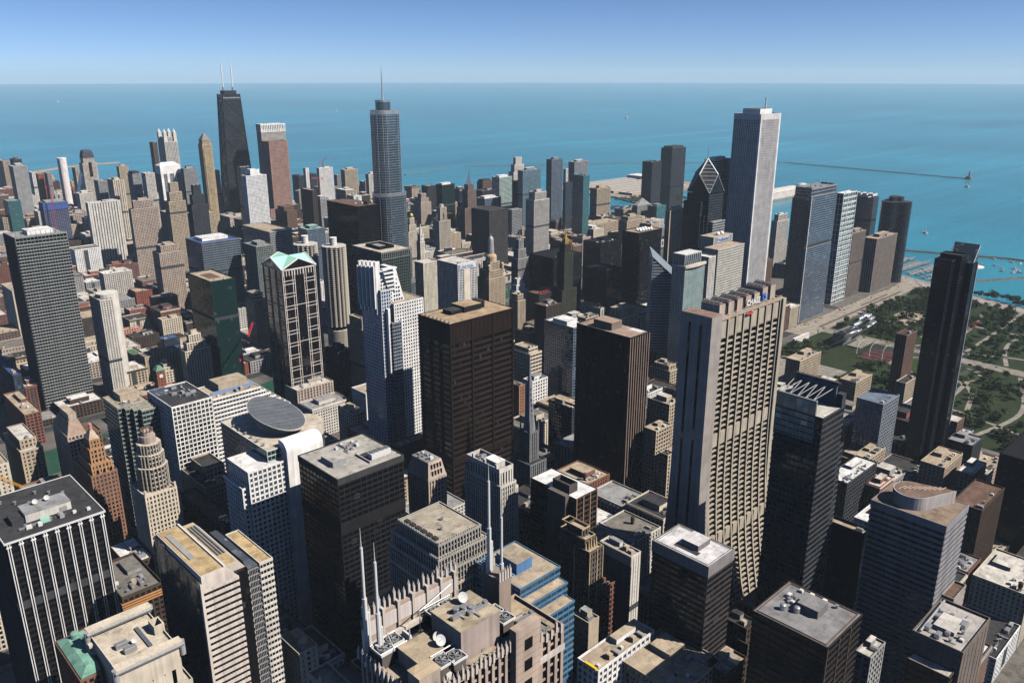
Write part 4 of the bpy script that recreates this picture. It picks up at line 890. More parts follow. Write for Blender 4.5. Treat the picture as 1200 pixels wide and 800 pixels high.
def greyhip():
    t = Thing('sloped_top_office', 'small grey brown tower with chamfered shoulders and white roof machines', 'office building', 338, 441)
    fac(t, 329, 429, 346, 454, 0, 128, S('ribs', 'pinktan', 'dk', 2.8, 3.8, 1.3, 1.1), roof='grey')
    t.part('sloped_shoulder', MB().loft([[(329.2,429.2,127.5),(345.8,429.2,127.5),(345.8,453.8,127.5),(329.2,453.8,127.5)], [(331.4,431.6,140),(343.4,431.6,140),(343.4,451,140),(331.4,451,140)]]), wall_mat('pinktan'))
    for i in range(4):
        for k in range(2): t.part('window', MB().box(333+i*2.7, 429.5+k*.9, 129.5+k*5, 334.4+i*2.7, 431+k*.9, 133+k*5), glass_mat('dk'))
    t.part('roof', MB().box(332, 432.2, 140.01, 342.8, 450.4, 140.3), roof_mat('grey'))
    units(t, 331, 432, 343, 450, 140.3, 5, rng, (0, 2))
greyhip()
def whiteclass():
    t = Thing('pale_classical_tower', 'pale terracotta tower with tall arched bays, corner setbacks and a rooftop plant', 'skyscraper', 357, 391)
    st = S('ribs', 'offwhite', 'dk', 2.2, 3.8, .9, 1.0)
    fac(t, 347, 372, 362, 410, 0, 138, st, roof='grey', win=False)
    fac(t, 362.01, 374, 366, 408, 0, 132, st, roof='offwhite')
    fac(t, 366.01, 377, 370, 405, 0, 112, st, roof='offwhite')
    fac(t, 348, 374, 361, 408, 136.5, 150, S('ribs', 'offwhite', 'dk', 2.8, 14, 1.3, 1.6), roof='grey', p=3)
    for y in (376, 388, 400): t.part('roof_finial', MB().box(347.2, y, 150, 348.6, y+1.6, 153), wall_mat('offwhite'))
    penthouse(t, 351, 380, 359, 392, 147, 4.5, 'offwhite', 'white', 'plant_room')
    units(t, 350, 391, 360, 406, 147, 5, rng, (0, 1))
    t.part('flagpole', MB().cyl(349.5, 374.8, .25, 147, 160, 8, .1), WHITE)
whiteclass()
def crenel():
    t = Thing('crenellated_stone_tower', 'grey stone tower with toothed parapets, layered setbacks and flat tan roof', 'skyscraper', 260, 330)
    tiers = [(239, 305.5, 279, 351.5, 0, 150), (240.5, 307.3, 277.3, 349.8, 148.5, 158), (243, 310, 274, 347, 156.5, 165)]
    for x0, y0, x1, y1, z0, z1 in tiers:
        fac(t, x0, y0, x1, y1, z0, z1, S('ribs', (.33, .31, .28), 'dk', 2.2, 3.8, .75, .8), roof=(.42, .37, .29), p=.8, topband=1.6)
        bt = MB().ring(x0-.22, y0-.22, x1+.22, y1+.22, .6, z1-.6, z1+.02)
        n = int((x1-x0)/1.6)
        for i in range(n): bt.box(x0+.2+i*1.6, y0-.2, z1, x0+.9+i*1.6, y0+.35, z1+1.1)
        n = int((y1-y0)/1.6)
        for i in range(n): bt.box(x0-.2, y0+.6+i*1.6, z1, x0+.35, y0+1.3+i*1.6, z1+1.1)
        t.part('battlement_trim', bt, wall_mat((.36, .34, .3)))
    t.part('stone_course', MB().box(238.7, 305.2, 138, 279.3, 351.8, 139.6), wall_mat('tan'))
    tr = MB()
    for k in range(6): tr.box(245, 315+k*5, 164.25, 247.4, 318.4+k*5, 165.8)
    for k in range(6): t.part('roof_hatch', MB().box(245, 315+k*5, 164.25, 247.4, 318.4+k*5, 165.6), DARK)
    t.inst('roof_vent', VENT, 262, 330, 164.2); t.inst('roof_vent', VENT, 255, 322, 164.2)
    t.part('side_wing', MB().box(225, 316, 0, 238.6, 350, 118), wall_mat((.2, .19, .17)))
    t.part('wing_parapet', MB().ring(224.6, 315.6, 238.9, 350.4, .6, 117.5, 119.4), wall_mat('tan'))
crenel()
t = simple('dark_ribbed_tower', 'nearly black ribbed tower whose sunlit end shows tan piers near its top', 571, 439, 29, 65, 180, S('ribs', (.016, .013, .013), 'dk', 3.5, 3.8, .9, 1.0), roof=(.38, .28, .22), p=.7, split=True)
penthouse(t, 577, 466, 592, 488, 179.3, 7, (.2, .15, .12), (.38, .28, .22))
t.part('roof_patch', MB().box(592, 444, 179.31, 599, 458, 179.4), WHITE)
for i in range(9): t.part('sun_toned_pier', MB().box(571.05+i*3.48, 438.7, 0, 571.95+i*3.48, 439.1, 178.8), wall_mat((.27, .2, .16)))  # lighter copies of the dark piers, sunlight put into their colour
def chase():
    t = Thing('flared_bank_tower', 'tall granite bank tower whose gridded face flares out toward the street', 'skyscraper', 483, 285)
    H = 259; fl = lambda z: 24*max(0, (1 - z/185))**2.3
    gm = wall_mat((.38, .335, .265)); dk = glass_mat('black', 3, 3.9)
    x0, x1, y0, y1 = 450, 526, 274, 294
    zs = [H*i/24 for i in range(25)]
    t.part('glazing', MB().loft([[(x0+.5, y0-fl(z)+1.9, z), (x1-.5, y0-fl(z)+1.9, z), (x1-.5, y1+fl(z)-1.9, z), (x0+.5, y1+fl(z)-1.9, z)] for z in zs[:-1]] + [[(x0+.5, y0+1.3, H-4), (x1-.5, y0+1.3, H-4), (x1-.5, y1-1.3, H-4), (x0+.5, y1-1.3, H-4)]]), dk)
    nb = 8; bw = (x1-x0)/nb
    for i in range(nb+1):
        c = x0 + i*bw
        for sgn, yy in ((-1, y0), (1, y1)):
            rings = []
            for z in zs:
                o = yy + sgn*fl(z)
                a, b = (o-.15, o+1.5) if sgn < 0 else (o-1.5, o+.15)
                rings.append([(c-.75, a, z), (c+.75, a, z), (c+.75, b, z), (c-.75, b, z)])
            t.part('granite_pier', MB().loft(rings), gm)
    n = 62
    for k in range(n):
        z = 4 + k*4.05
        if 244 < z: continue
        o = fl(z)
        t.part('spandrel', MB().box(x0+.1, y0-o+.8, z, x1-.1, y1+o-.8, z+1.0), gm)
    for zb in (244, 166, 90):
        for i in range(nb):
            o = fl(zb)
            t.part('vent_panel', MB().box(x0+i*bw+1.5, y0-o+.2, zb, x0+(i+1)*bw-2.4, y0-o+1.2, zb+(11 if zb > 200 else 9)), gm)
    t.part('parapet', MB().ring(x0-.2, y0-.2, x1+.2, y1+.2, 1, H-3, H-.5), wall_mat((.36, .28, .22)))
    t.part('roof', MB().box(x0+.7, y0+.7, H-2.5, x1-.7, y1-.7, H-1.6), roof_mat((.36, .27, .22)))
    # end towers
    for xa, xb, h in ((437, 449.2, H+2), (526.8, 531, H-2)):
        m = [[(xa, y0-1.5-fl(z)*.55, z), (xb, y0-1.5-fl(z)*.55, z), (xb, y1+2+fl(z)*.55, z), (xa, y1+2+fl(z)*.55, z)] for z in [h*i/16 for i in range(17)]]
        t.part('end_tower', MB().loft(m), wall_mat((.30, .27, .25)) if xa < 440 else gm)
    for y in (279.5, 288):
        s = MB().box(436.8, y, 0, 437.3, y+1.6, H-4)
        t.part('window_slot', s, dk)
    t.part('slot_glazing', MB().box(449.2, y0+1.5, 0, 450.2, y1-1.5, H-6), dk)
    t.part('end_roof', MB().box(437.3, y0-1.2, H+2.01, 449, y1+1.8, H+2.3), roof_mat((.3, .2, .16)))
    # rooftop cooling plant in seven cross walls
    first = None
    for i in range(7):
        xa = 452 + i*10.6
        o = t.part('plant_wall', MB().box(xa, y0+3, H-1.6, xa+6.6, y1-3, H+6.5 + (2 if i > 4 else 0)), wall_mat((.4, .33, .27)))
        t.part('plant_roof', MB().box(xa+.3, y0+3.3, H+6.51 + (2 if i > 4 else 0), xa+6.3, y1-3.3, H+6.8 + (2 if i > 4 else 0)), roof_mat((.2, .11, .085)), o)
        for k in range(4): t.inst('cooling_fan', FAN, xa+3.3, y0+5.6+k*3.3, H+6.8 + (2 if i > 4 else 0))
        t.part('plant_gap', MB().box(xa+6.61, y0+4, H-1.6, xa+10.5, y1-4, H+4), DARK) if i < 6 else None
        first = first or o
    sg = t.part('sign', MB().box(483, y0+2.3, H-.8, 507, y0+2.9, H-.3), gm)
    lettering(t, 'CHASE', 484, y0+2.2, H, 5.4, flat_mat((.85, .85, .85), .5), sg)
    b = flat_mat((.03, .16, .6), .4); cx, cz = 506.5, H+2.4
    for k in range(4):
        a = math.pi/2*k
        rt = lambda u, v: (cx + u*math.cos(a) - v*math.sin(a), cz + u*math.sin(a) + v*math.cos(a))
        q = [rt(-1.0, 2.6), rt(2.3, 2.6), rt(1.0, 1.0), rt(-1.0, 1.0)]
        t.part('emblem_blade', MB().loft([[(u, y0+2.1, v) for u, v in q], [(u, y0+2.4, v) for u, v in q]]), b, sg)
    for z, c in ((H-10, 0),): t.part('red_gondola', MB().box(479, y0-1.6, H-4.5, 487, y0-.4, H-3.6), flat_mat('craneRed', .6))
chase()
def truss():
    x0, y0, x1, y1, H = 433, 192, 461, 222, 228
    t = Thing('trussed_roof_tower', 'dark glass tower with white zigzag roof trusses behind its top screen', 'skyscraper', 447, 207)
    fac(t, x0, y0, x1, y1, 0, H-9, S('bands', 'dgrey', 'black', 2.4, 3.9, .3, 1.0), roof='offwhite', p=.3, cap=True)
    fac(t, x0-.02, y0+5, x0+1.3, y1, H-26, H, S('glass', 'greengrey', (.16, .18, .17), 4, 4.2, .3, .3), roof='grey', p=.1)
    t.part('back_screen', MB().box(x1-6, y0+4, H-10, x1-4.6, y1, H+5), wall_mat((.11, .125, .15)))
    t.part('back_screen_cap', MB().box(x1-6.4, y0+2.5, H+5.01, x1-4.2, y1+.3, H+6), wall_mat('dgrey'))
    t.part('screen_return', MB().box(x1-5, y0+.2, H-10, x1-.2, y0+4, H-1), wall_mat('dgrey'))
    for i in range(5):
        ya = y0 + 8 + i*5
        t.part('truss_strut', MB().tube((x0+1.5, ya, H-.8), (x1-6.2, ya-2.6, H+2.4), .26), wall_mat('grey'))
        t.part('truss_strut', MB().tube((x0+1.5, ya, H-.8), (x1-6.2, ya+2.4, H+2.4), .26), wall_mat('grey'))
    fac(t, x1+.01, y0+3, x1+12, y1-2, 0, 190, S('bands', 'dgrey', 'black', 2.4, 3.9, .3, 1.2), roof='dark')
truss()
def teardrop():
    x0, y0, x1, y1, H = 471, 129, 507, 173, 160
    t = Thing('teardrop_roof_tower', 'banded grey office tower with a teardrop shaped screen on its striped roof', 'skyscraper', 489, 151)
    fac(t, x0, y0, x1, y1, 0, H, S('bands', (.24, .235, .25), 'black', 6, 3.8, .12, 1.9), roof=(.27, .2, .15), p=.3, split=True, topband=5)  # colours lowered to carry the shade over this corner of the view
    pts = []
    for i in range(28):
        a = math.pi*.30 + (2*math.pi-.6*math.pi)*i/27
        pts.append((488 - 13*math.cos(a + math.pi)*-1, 153 + 9*math.sin(a)))
    pts = [(486 + 11*math.cos(a), 155 + 11*math.sin(a)) for a in [math.pi*(.02 + 1.36*i/24) for i in range(25)]] + [(503, 136)]
    t.part('teardrop_screen', MB().prism(pts, H-.4, H+8), wall_mat((.42, .38, .36)))
    inn = [(488 + (x-488)*.94, 151 + (y-151)*.94) for x, y in pts]
    t.part('teardrop_roof', MB().prism(inn, H+8.01, H+8.2), roof_mat((.2, .14, .11)))
    for k in range(9):
        t.part('roof_board', MB().tube((480+k*1.9, 161.5-k*2.2, H+8.45), (487+k*1.9, 161.5-k*2.2-2, H+8.45), .35, 4), wall_mat((.38, .28, .2)))
    fac(t, x0+14, y0-7, x1-1, y0-.01, 0, 108, S('bands', (.3, .27, .24), 'black', 6, 3.8, .3, 2.6), roof='brown')
teardrop()
t = simple('black_flat_roof_block', 'black office block with wide pale flat roof, grey roof hut and white tanks', 334, 132, 37, 40, 150, S('bands', (.035, .03, .028), 'black', 9, 3.9, .5, .9), roof=(.25, .245, .245), p=.35)  # roof darkened in its base colour to suggest shade in this corner
for x, y in ((334, 132), (346, 131.8), (358, 131.8)): t.part('bronze_mullion', MB().box(x-.2, y-.25, 0, x+.2, y+.2, 149), wall_mat('brown'))
penthouse(t, 351, 146, 362, 157, 149.65, 4.2, (.16, .155, .15), (.24, .235, .235))
for x, y in ((346, 162), (349, 156)): t.part('water_tank', MB().cyl(x, y, 1.6, 149.65, 152.4, 14).dome(x, y, 1.6, 152.41, .8), METAL)
units(t, 362, 140, 370, 168, 149.65, 7, rng, (0, 2)); units(t, 351, 158, 362, 168, 149.65, 4, rng, (0, 2))
t.part('roof_kerb', MB().ring(335.5, 133.5, 369.5, 170.5, .4, 149.64, 150.2), wall_mat('brown'))
t = simple('machinery_roof_block', 'grey block whose pale roof is crowded with white cooling machines', 391, 90, 39, 24, 140, S('grid', (.16, .13, .11), 'dk', 6, 3.9, 5, 3.2), 'office building', roof=(.46, .43, .4), p=1.4)  # roof colour toned down to imitate the corner's shade
fac(t, 384, 92, 390.9, 112, 0, 128, S('glass', 'dbrown', 'black', 4, 3.9, .4, 1), roof=(.44, .41, .38), p=.4)
units(t, 392, 91, 428, 113, 138.6, 16, rng, (0, 1, 2, 3))
t.part('pipe_run', MB().tube((393, 111, 140), (428, 112, 140), .7, 8), METAL)
penthouse(t, 402, 98, 416, 108, 138.6, 2.2, 'offwhite', 'offwhite')
t = simple('black_ribbon_tower', 'black ribbon windowed tower with a speckled white roof and grey roof hut', 351, 209, 26, 38, 150, S('bands', (.05, .045, .045), 'black', 6, 3.8, .3, 1.3), roof=(.66, .64, .64), p=.3)
t.part('fascia', MB().ring(350.7, 208.7, 377.3, 247.3, .5, 143, 150.05), wall_mat((.2, .19, .19)))
penthouse(t, 360, 222, 372, 233, 149.7, 3.4, (.2, .19, .19), (.6, .58, .58))
t.part('roof_pit', MB().box(356, 220, 149.71, 359.8, 236, 149.8), DARK)
t.part('roof_line', MB().ring(352.4, 210.4, 375.6, 245.6, .25, 149.71, 149.95), DARK)
t = simple('black_white_banded_slab', 'tall black slab striped with thin white sills, spiky roof edge and white roof plant', 244, 1090, 57, 46, 224, S('bands', (.27, .29, .285), 'black', 3, 3.9, .3, 1.05), 'skyscraper', roof='grey', p=1, split=True)
t.part('shade_toned_end', MB().box(243, 1089, 0, 244.2, 1136, 224.4), wall_mat((.02, .022, .032)))  # near-black sheet over the west face, its shade painted as colour
fac(t, 244.5, 1089.4, 300.5, 1092, 214, 225, S('ribs', 'greengrey', 'black', 4, 6, .4, .8), roof='grey')
penthouse(t, 262, 1106, 290, 1128, 223, 5, 'white', 'white', 'plant_room')
for i in range(11): t.part('roof_spike', MB().cyl(246+i*5.3, 1089.6, .3, 224, 230, 6, .15), DARK)
def white54():
    t = Thing('white_gridded_tower', 'white gridded apartment tower with a boxy white crown beneath the black tapering tower', 'skyscraper', 917, 1812)
    st = S('grid', (.7, .7, .7), 'gy', 3.2, 3.1, 1.3, 1.3)
    fac(t, 889, 1800, 940, 1824, 0, 183, st, roof='white')
    fac(t, 903, 1804, 925, 1822, 181, 196, S('grid', 'white', 'gy', 8, 14, 7, 13), roof='white')
white54()
t = simple('rosy_granite_tower', 'rosy brown granite tower with square punched windows, below the white capped slab', 1083, 2045, 55, 37, 235, S('grid', (.30, .185, .15), 'dk', 3.4, 3.6, 1.9, 1.9), roof='brown')
fac(t, 1070, 2044, 1082.9, 2075, 0, 60, S('grid', (.30, .185, .15), 'dk', 3.4, 3.6, 1.9, 1.9), roof='brown')
t = simple('white_capped_slab', 'pale concrete hotel slab with a white pleated cap behind the rosy granite tower', 1098, 2110, 72, 26, 262, S('grid', (.42, .4, .37), 'dk', 3.6, 3.3, 1.4, 1.3), roof='white')
fac(t, 1097.6, 2109.6, 1170.4, 2136.4, 255, 276, S('ribs', 'white', 'gy', 5.2, 20, 2.4, 3), roof='white')
units(t, 1110, 2112, 1160, 2132, 274.7, 5, rng)
def hancock():
    t = Thing('tapering_braced_tower', 'huge black tapering tower with two tall white antennas', 'skyscraper', 1068, 2217)
    H = 352; fr = lambda z: (40 - 16*z/H, 25 - 9.7*z/H)
    cx, cy = 1068, 2217
    q = lambda z, g=0: [(cx-fr(z)[0]-g, cy-fr(z)[1]-g, z), (cx+fr(z)[0]+g, cy-fr(z)[1]-g, z), (cx+fr(z)[0]+g, cy+fr(z)[1]+g, z), (cx-fr(z)[0]-g, cy+fr(z)[1]+g, z)]
    t.part('glazing', MB().loft([q(0), q(H)]), glass_mat((.016, .018, .024), 4, 3.4, blinds=.05))
    sp = MB()
    for k in range(100): z = k*3.5; sp.loft([q(z, .25), q(z+1.3, .25)])
    t.part('facade_cladding', sp, wall_mat((.028, .03, .036), .5))
    bm = wall_mat((.035, .037, .043), .5)
    ls = [0, 62, 122, 180, 236, 290, 340]
    for a, b in zip(ls, ls[1:]):
        for i in range(4):
            A, B = q(a, .5), q(b, .5); j = (i+1) % 4
            t.part('cross_brace', MB().tube(A[i], B[j], 1.1, 4), bm); t.part('cross_brace', MB().tube(A[j], B[i], 1.1, 4), bm)
        t.part('belt_beam', MB().loft([q(b-1.2, .6), q(b+1.2, .6)]), bm)
    for i in range(4): t.part('corner_column', MB().tube(q(0, .4)[i], q(H, .4)[i], 1.6, 4), bm)
    t.part('light_band', MB().loft([q(341, .55), q(344, .55)]), wall_mat((.25, .26, .28)))
    t.part('roof_plant', MB().box(cx-18, cy-11, H, cx+18, cy+11, H+9), bm)
    for dx, h in ((-13, 455), (14, 462)):
        o = t.part('antenna_base', MB().cyl(cx+dx, cy, 3, H+9, H+18, 10), METAL)
        t.part('antenna', MB().cyl(cx+dx, cy, 1.5, H+18, H+50, 10, 1.2).cyl(cx+dx, cy, 1.9, H+50.01, H+72, 10, 1.6).cyl(cx+dx, cy, .9, H+72.01, h, 8, .4), flat_mat((.7, .7, .7), .5))
hancock()
def n900():
    t = Thing('four_lantern_tower', 'grey limestone tower crowned by four lantern turrets', 'skyscraper', 940, 2348)
    st = S('ribs', 'offwhite', 'bl', 4, 3.4, 1.6, .9)
    fac(t, 922, 2325, 958, 2371, 0, 228, st, roof='grey')
    fac(t, 925, 2329, 955, 2367, 226, 240, st, roof='grey')
    for x in (922.5, 949):
        for y in (2325.5, 2361):
            o = t.part('lantern_turret', MB().box(x, y, 228, x+8.5, y+9.5, 252), wall_mat('offwhite'))
            t.part('turret_cap', MB().cyl(x+4.2, y+4.7, 4.4, 252, 262, 4, .3), wall_mat('white'), o)
    fac(t, 905, 2310, 921.9, 2370, 0, 120, S('grid', 'grey', 'dk', 4, 3.4, 1.6, 1.2), roof='grey')
n900()
def park():
    t = Thing('pointed_tan_tower', 'slim golden tan tower with a dark pyramid top', 'skyscraper', 891, 2002)
    c = (.5, .385, .235)
    fac(t, 879, 1990, 903, 2014, 0, 243, S('ribs', c, 'gr', 3.4, 3.3, 1.5, 1), roof='tan')
    fac(t, 881, 1987.8, 899, 1990.1, 0, 232, S('ribs', c, 'gr', 3, 3.3, 1.3, 1), roof='tan')
    fac(t, 881, 1992, 901, 2012, 241, 252, S('ribs', c, 'gr', 3.4, 3.3, 1.5, 1), roof='tan')
    t.part('pyramid_roof', MB().loft([[(880,1991,252),(902,1991,252),(902,2013,252),(880,2013,252)], [(890.6,2001.6,270),(891.4,2001.6,270),(891.4,2002.4,270),(890.6,2002.4,270)]]), wall_mat((.2, .19, .19)))
park()
def gable60():
    t = Thing('white_gabled_tower', 'white topped tower with a stepped gable in front of the four lantern tower', 'skyscraper', 830, 2095)
    fac(t, 806, 2080, 855, 2110, 0, 170, S('grid', 'grey', 'bl', 3.4, 3.4, 1.0, 1.0), roof='white')
    for x in (806, 821, 838): t.part('white_pier', MB().box(x, 2078.8, 0, x+6, 2081, 182), wall_mat('white'))
    t.part('white_crown', MB().box(805.5, 2079, 170, 855.5, 2110.5, 190), wall_mat('white'))
    t.part('gable_roof', MB().loft([[(806,2080,190),(855,2080,190),(855,2110,190),(806,2110,190)], [(815,2095,197),(846,2095,197),(846,2095.5,197),(815,2095.5,197)]]), wall_mat('white'))
gable60()
def dome61():
    t = Thing('dark_domed_tower', 'pale limestone tower with a dark mansard dome and a tall window slot', 'skyscraper', 752, 2434)
    st = S('grid', (.5, .45, .39), 'dk', 3.4, 3.4, 1.5, 1.2)
    fac(t, 734, 2420, 770, 2448, 0, 176, st, roof='grey')
    fac(t, 738, 2422, 766, 2446, 174, 190, st, roof='grey')
    t.part('mansard_dome', MB().loft([[(737,2421,190),(767,2421,190),(767,2447,190),(737,2447,190)], [(740,2424,206),(764,2424,206),(764,2444,206),(740,2444,206)], [(743,2427,210),(761,2427,210),(761,2441,210),(743,2441,210)]]), wall_mat((.06, .06, .085)))
    t.part('window_slot', MB().box(749, 2419.6, 140, 757, 2420.4, 178), glass_mat('dk'))
    t.part('side_gable', MB().loft([[(715,2421,0),(733.8,2421,0),(733.8,2446,0),(715,2446,0)], [(715,2421,96),(733.8,2421,96),(733.8,2446,96),(715,2446,96)], [(731,2421,150),(733.8,2421,150),(733.8,2446,150),(731,2446,150)]]), glass_mat('bl', 3, 3.4))
dome61()
t = Thing('white_round_tower', 'slender white cylindrical apartment tower by the far beach', 'apartment tower', 782, 2765)
t.part('tower_shaft', MB().cyl(782, 2765, 12.5, 0, 160, 28), wall_mat((.68, .64, .62)))
t.part('balcony_slot', MB().tube((772.6, 2756.6, 0), (772.6, 2756.6, 157), 1.6, 6), glass_mat('bl'))
t.part('roof_cap', MB().cyl(782, 2765, 13, 160.01, 164, 28), wall_mat('white'))
def aon():
    t = Thing('white_granite_skyscraper', 'towering pale granite shaft with fine vertical ribs, tallest of the lakeside cluster', 'skyscraper', 1234, 716)
    x0, y0, x1, y1, H = 1203, 691, 1264, 741, 346
    st = S('ribs', (.53, .52, .52), 'dk', 3.05, 3.9, 1.55, .9)
    fac(t, x0+3, y0, x1-3, y1, 0, H, st, roof='grey', topband=9)
    fac(t, x0, y0+3, x1, y1-3, 0, H-.2, st, roof='grey', topband=9)
    for x, y in ((x0+1.4, y0+1.4), (x1-1.4, y0+1.4)): t.part('corner_pilaster', MB().box(x-1.3, y-1.3, 0, x+1.3, y+1.3, H-.5), wall_mat('white'))
    t.part('plant_room', MB().box(1216, 701, H-1.3, 1252, 732, H+7), wall_mat('white'))
    t.part('plant_roof', MB().box(1217, 702, H+7.01, 1251, 731, H+7.5), roof_mat((.25, .2, .18)))
    t.part('antenna', MB().cyl(1250, 712, 1.6, H+7, H+18, 8, .8).cyl(1250, 712, 1.2, H+18.01, H+24, 8), WHITE)
aon()
def prut():
    H = 238; cx, cy, s = 1080, 702, 19.5
    t = Thing('diamond_top_tower', 'dark tower ending in a slanted diamond of white striped facets and a thin spire', 'skyscraper', cx, cy)
    st = S('bands', 'dgrey', 'dk', 3, 3.8, .3, 1.0)
    x0, x1, y0, y1 = cx-s, cx+s, cy-s, cy+s
    fac(t, x0, y0, x1, y1, 0, H, st, cap=False, topband=.5)
    fac(t, x0-8, y0+8, x0-.05, y1, 0, 225, st, roof='dark'); fac(t, x0-4, y0+4, x0-.06, y0+7.9, 0, 205, st, roof='dark')
    fac(t, x0+6, y0-6, x1, y0-.05, 0, 196, S('bands', 'grey', 'dk', 3, 3.8, .3, 1.6), roof='dark')
    P = [(x0,y0,H),(x1,y0,H),(x1,y1,H),(x0,y1,H)]; G = [(cx,y0,H+26),(x1,cy,H+26),(cx,y1,H+26),(x0,cy,H+26)]; A = (cx, cy, H+48)
    m = MB()
    for i in range(4): m.poly([P[i], G[i], A, G[i-1]])
    t.part('diamond_facet', m, wall_mat((.05, .055, .065), .4))
    for i in range(4): t.part('gable_wall', MB().loft([[P[i], P[(i+1) % 4], G[i]], [tuple(Vector(p)*.98 + Vector((cx,cy,H))*.02) for p in (P[i], P[(i+1) % 4], G[i])]]), glass_mat('dk', 3, 3.8))
    for i in range(4):
        up = Vector((0, 0, .5))
        for a, b in ((G[i], A), (P[i], G[i]), (P[(i+1) % 4], G[i])):
            t.part('facet_edge', MB().tube(a, b, 1.2 if b is A else .7, 5), WHITE if b is A else wall_mat('grey'))
        for k in range(1, 9):
            f = k/9
            lo = Vector(P[i]).lerp(Vector(A), f)
            l_ = Vector(P[i]).lerp(Vector(G[i-1]), min(1, 2*f)) if f < .5 else Vector(G[i-1]).lerp(Vector(A), 2*f-1)
            r_ = Vector(P[i]).lerp(Vector(G[i]), min(1, 2*f)) if f < .5 else Vector(G[i]).lerp(Vector(A), 2*f-1)
            t.part('facet_stripe', MB().tube(l_+up, r_+up, .6, 4), wall_mat('grey'))
    t.part('spire', MB().cyl(cx, cy, .9, H+47, H+66, 8, .2), METAL)
prut()
def onepru():
    t = Thing('limestone_slab_office', 'grey limestone slab with stepped roof, white dishes and a blue name sign', 'skyscraper', 1040, 645)
    st = S('ribs', (.45, .43, .38), 'dk', 3, 3.7, 1.7, 1.3)
    bd = S('bands', (.45, .43, .38), 'gy', 3, 3.7, .8, 2.1)
    fac(t, 999, 622, 1068, 645, 0, 172, bd, roof='tan', p=.5)
    fac(t, 1022, 645.02, 1072, 668, 0, 183, st, roof='tan', p=.6)
    sg = t.part('sign', MB().box(1029, 644.4, 174.2, 1061, 645, 181.6), wall_mat((.5, .46, .4)))
    lettering(t, 'Prudential', 1030, 644.3, 175.6, 7.0, flat_mat((.01, .12, .55), .5), sg, .2)
    for x in (1046, 1056): t.inst('satellite_dish', DISH, x, 658, 182.4)
    for x in (1046, 1056): t.part('large_dish', MB().dome(x, 654, 3.4, 184, 3), flat_mat((.8, .8, .8), .4))
onepru()
def crain():
    A = math.radians(-45)
    t = Thing('slant_roofed_tower', 'striped white tower sliced by a steep slanting glass roof', 'skyscraper', 896, 640, rot=A)
    w, d, H = 17, 15, 165
    fr = MB(); wm = wall_mat((.36, .40, .44), .5)
    zt = lambda x: 178 - (x + w)*.92
    t.part('glazing', MB().loft([[(-w+.4,-d+.4,0),(w-.4,-d+.4,0),(w-.4,d-.4,0),(-w+.4,d-.4,0)], [(-w+.4,-d+.4,zt(-w)-1),(w-.4,-d+.4,zt(w)-1),(w-.4,d-.4,zt(w)+7),(-w+.4,d-.4,zt(-w)+7)]]), glass_mat('dk', 3, 3.9))
    for k in range(38):
        z = k*3.95
        if z + 2.2 > zt(w) : break
        fr.box(-w, -d, z, w, d, z+2.1)
    for k in range(9):
        z = zt(w) - 1 + k*3.95; xe = -w + (178 - z - 2)/.92
        if xe > -w+1: fr.box(-w, -d, z, xe-1, d, z+2.1)
    t.part('facade_cladding', fr, wm)
    t.part('slanted_roof', MB().loft([[(-w,-d,zt(-w)-1),(w,-d,zt(w)-1),(w,d,zt(w)+7),(-w,d,zt(-w)+7)], [(-w,-d,zt(-w)),(w,-d,zt(w)),(w,d,zt(w)+8),(-w,d,zt(-w)+8)]]), wall_mat((.2, .24, .29), .4))
    t.part('roof_rib', MB().tube((-w,-d,zt(-w)), (w,-d,zt(w)), .45, 5), wall_mat('grey'))
crain()
def heritage():
    t = Thing('curved_glass_residence', 'pale blue green glass residential tower with curved parapets', 'skyscraper', 892, 590)
    st = S('glass', (.42, .5, .48), 'te', 2.6, 3.1, .7, .6)
    fac(t, 862, 582, 908, 602, 0, 176, st, roof='white', p=.8)
    fac(t, 866, 586, 902, 604, 174, 190, S('ribs', (.5, .55, .52), 'bl', 4.4, 15, .8, 1.6), roof='white', p=.5)
    fac(t, 908.01, 578, 924, 600, 0, 182, S('grid', 'offwhite', 'te', 3, 3.1, 1.4, 1.1), roof='white')
    t.part('curved_parapet', MB().prism([(861 + i*4.7, 580.6 - 2.6*math.sin(math.pi*i/10)) for i in range(11)] + [(908, 583), (861, 583)], 173.6, 176.6), wall_mat('cream'))
heritage()
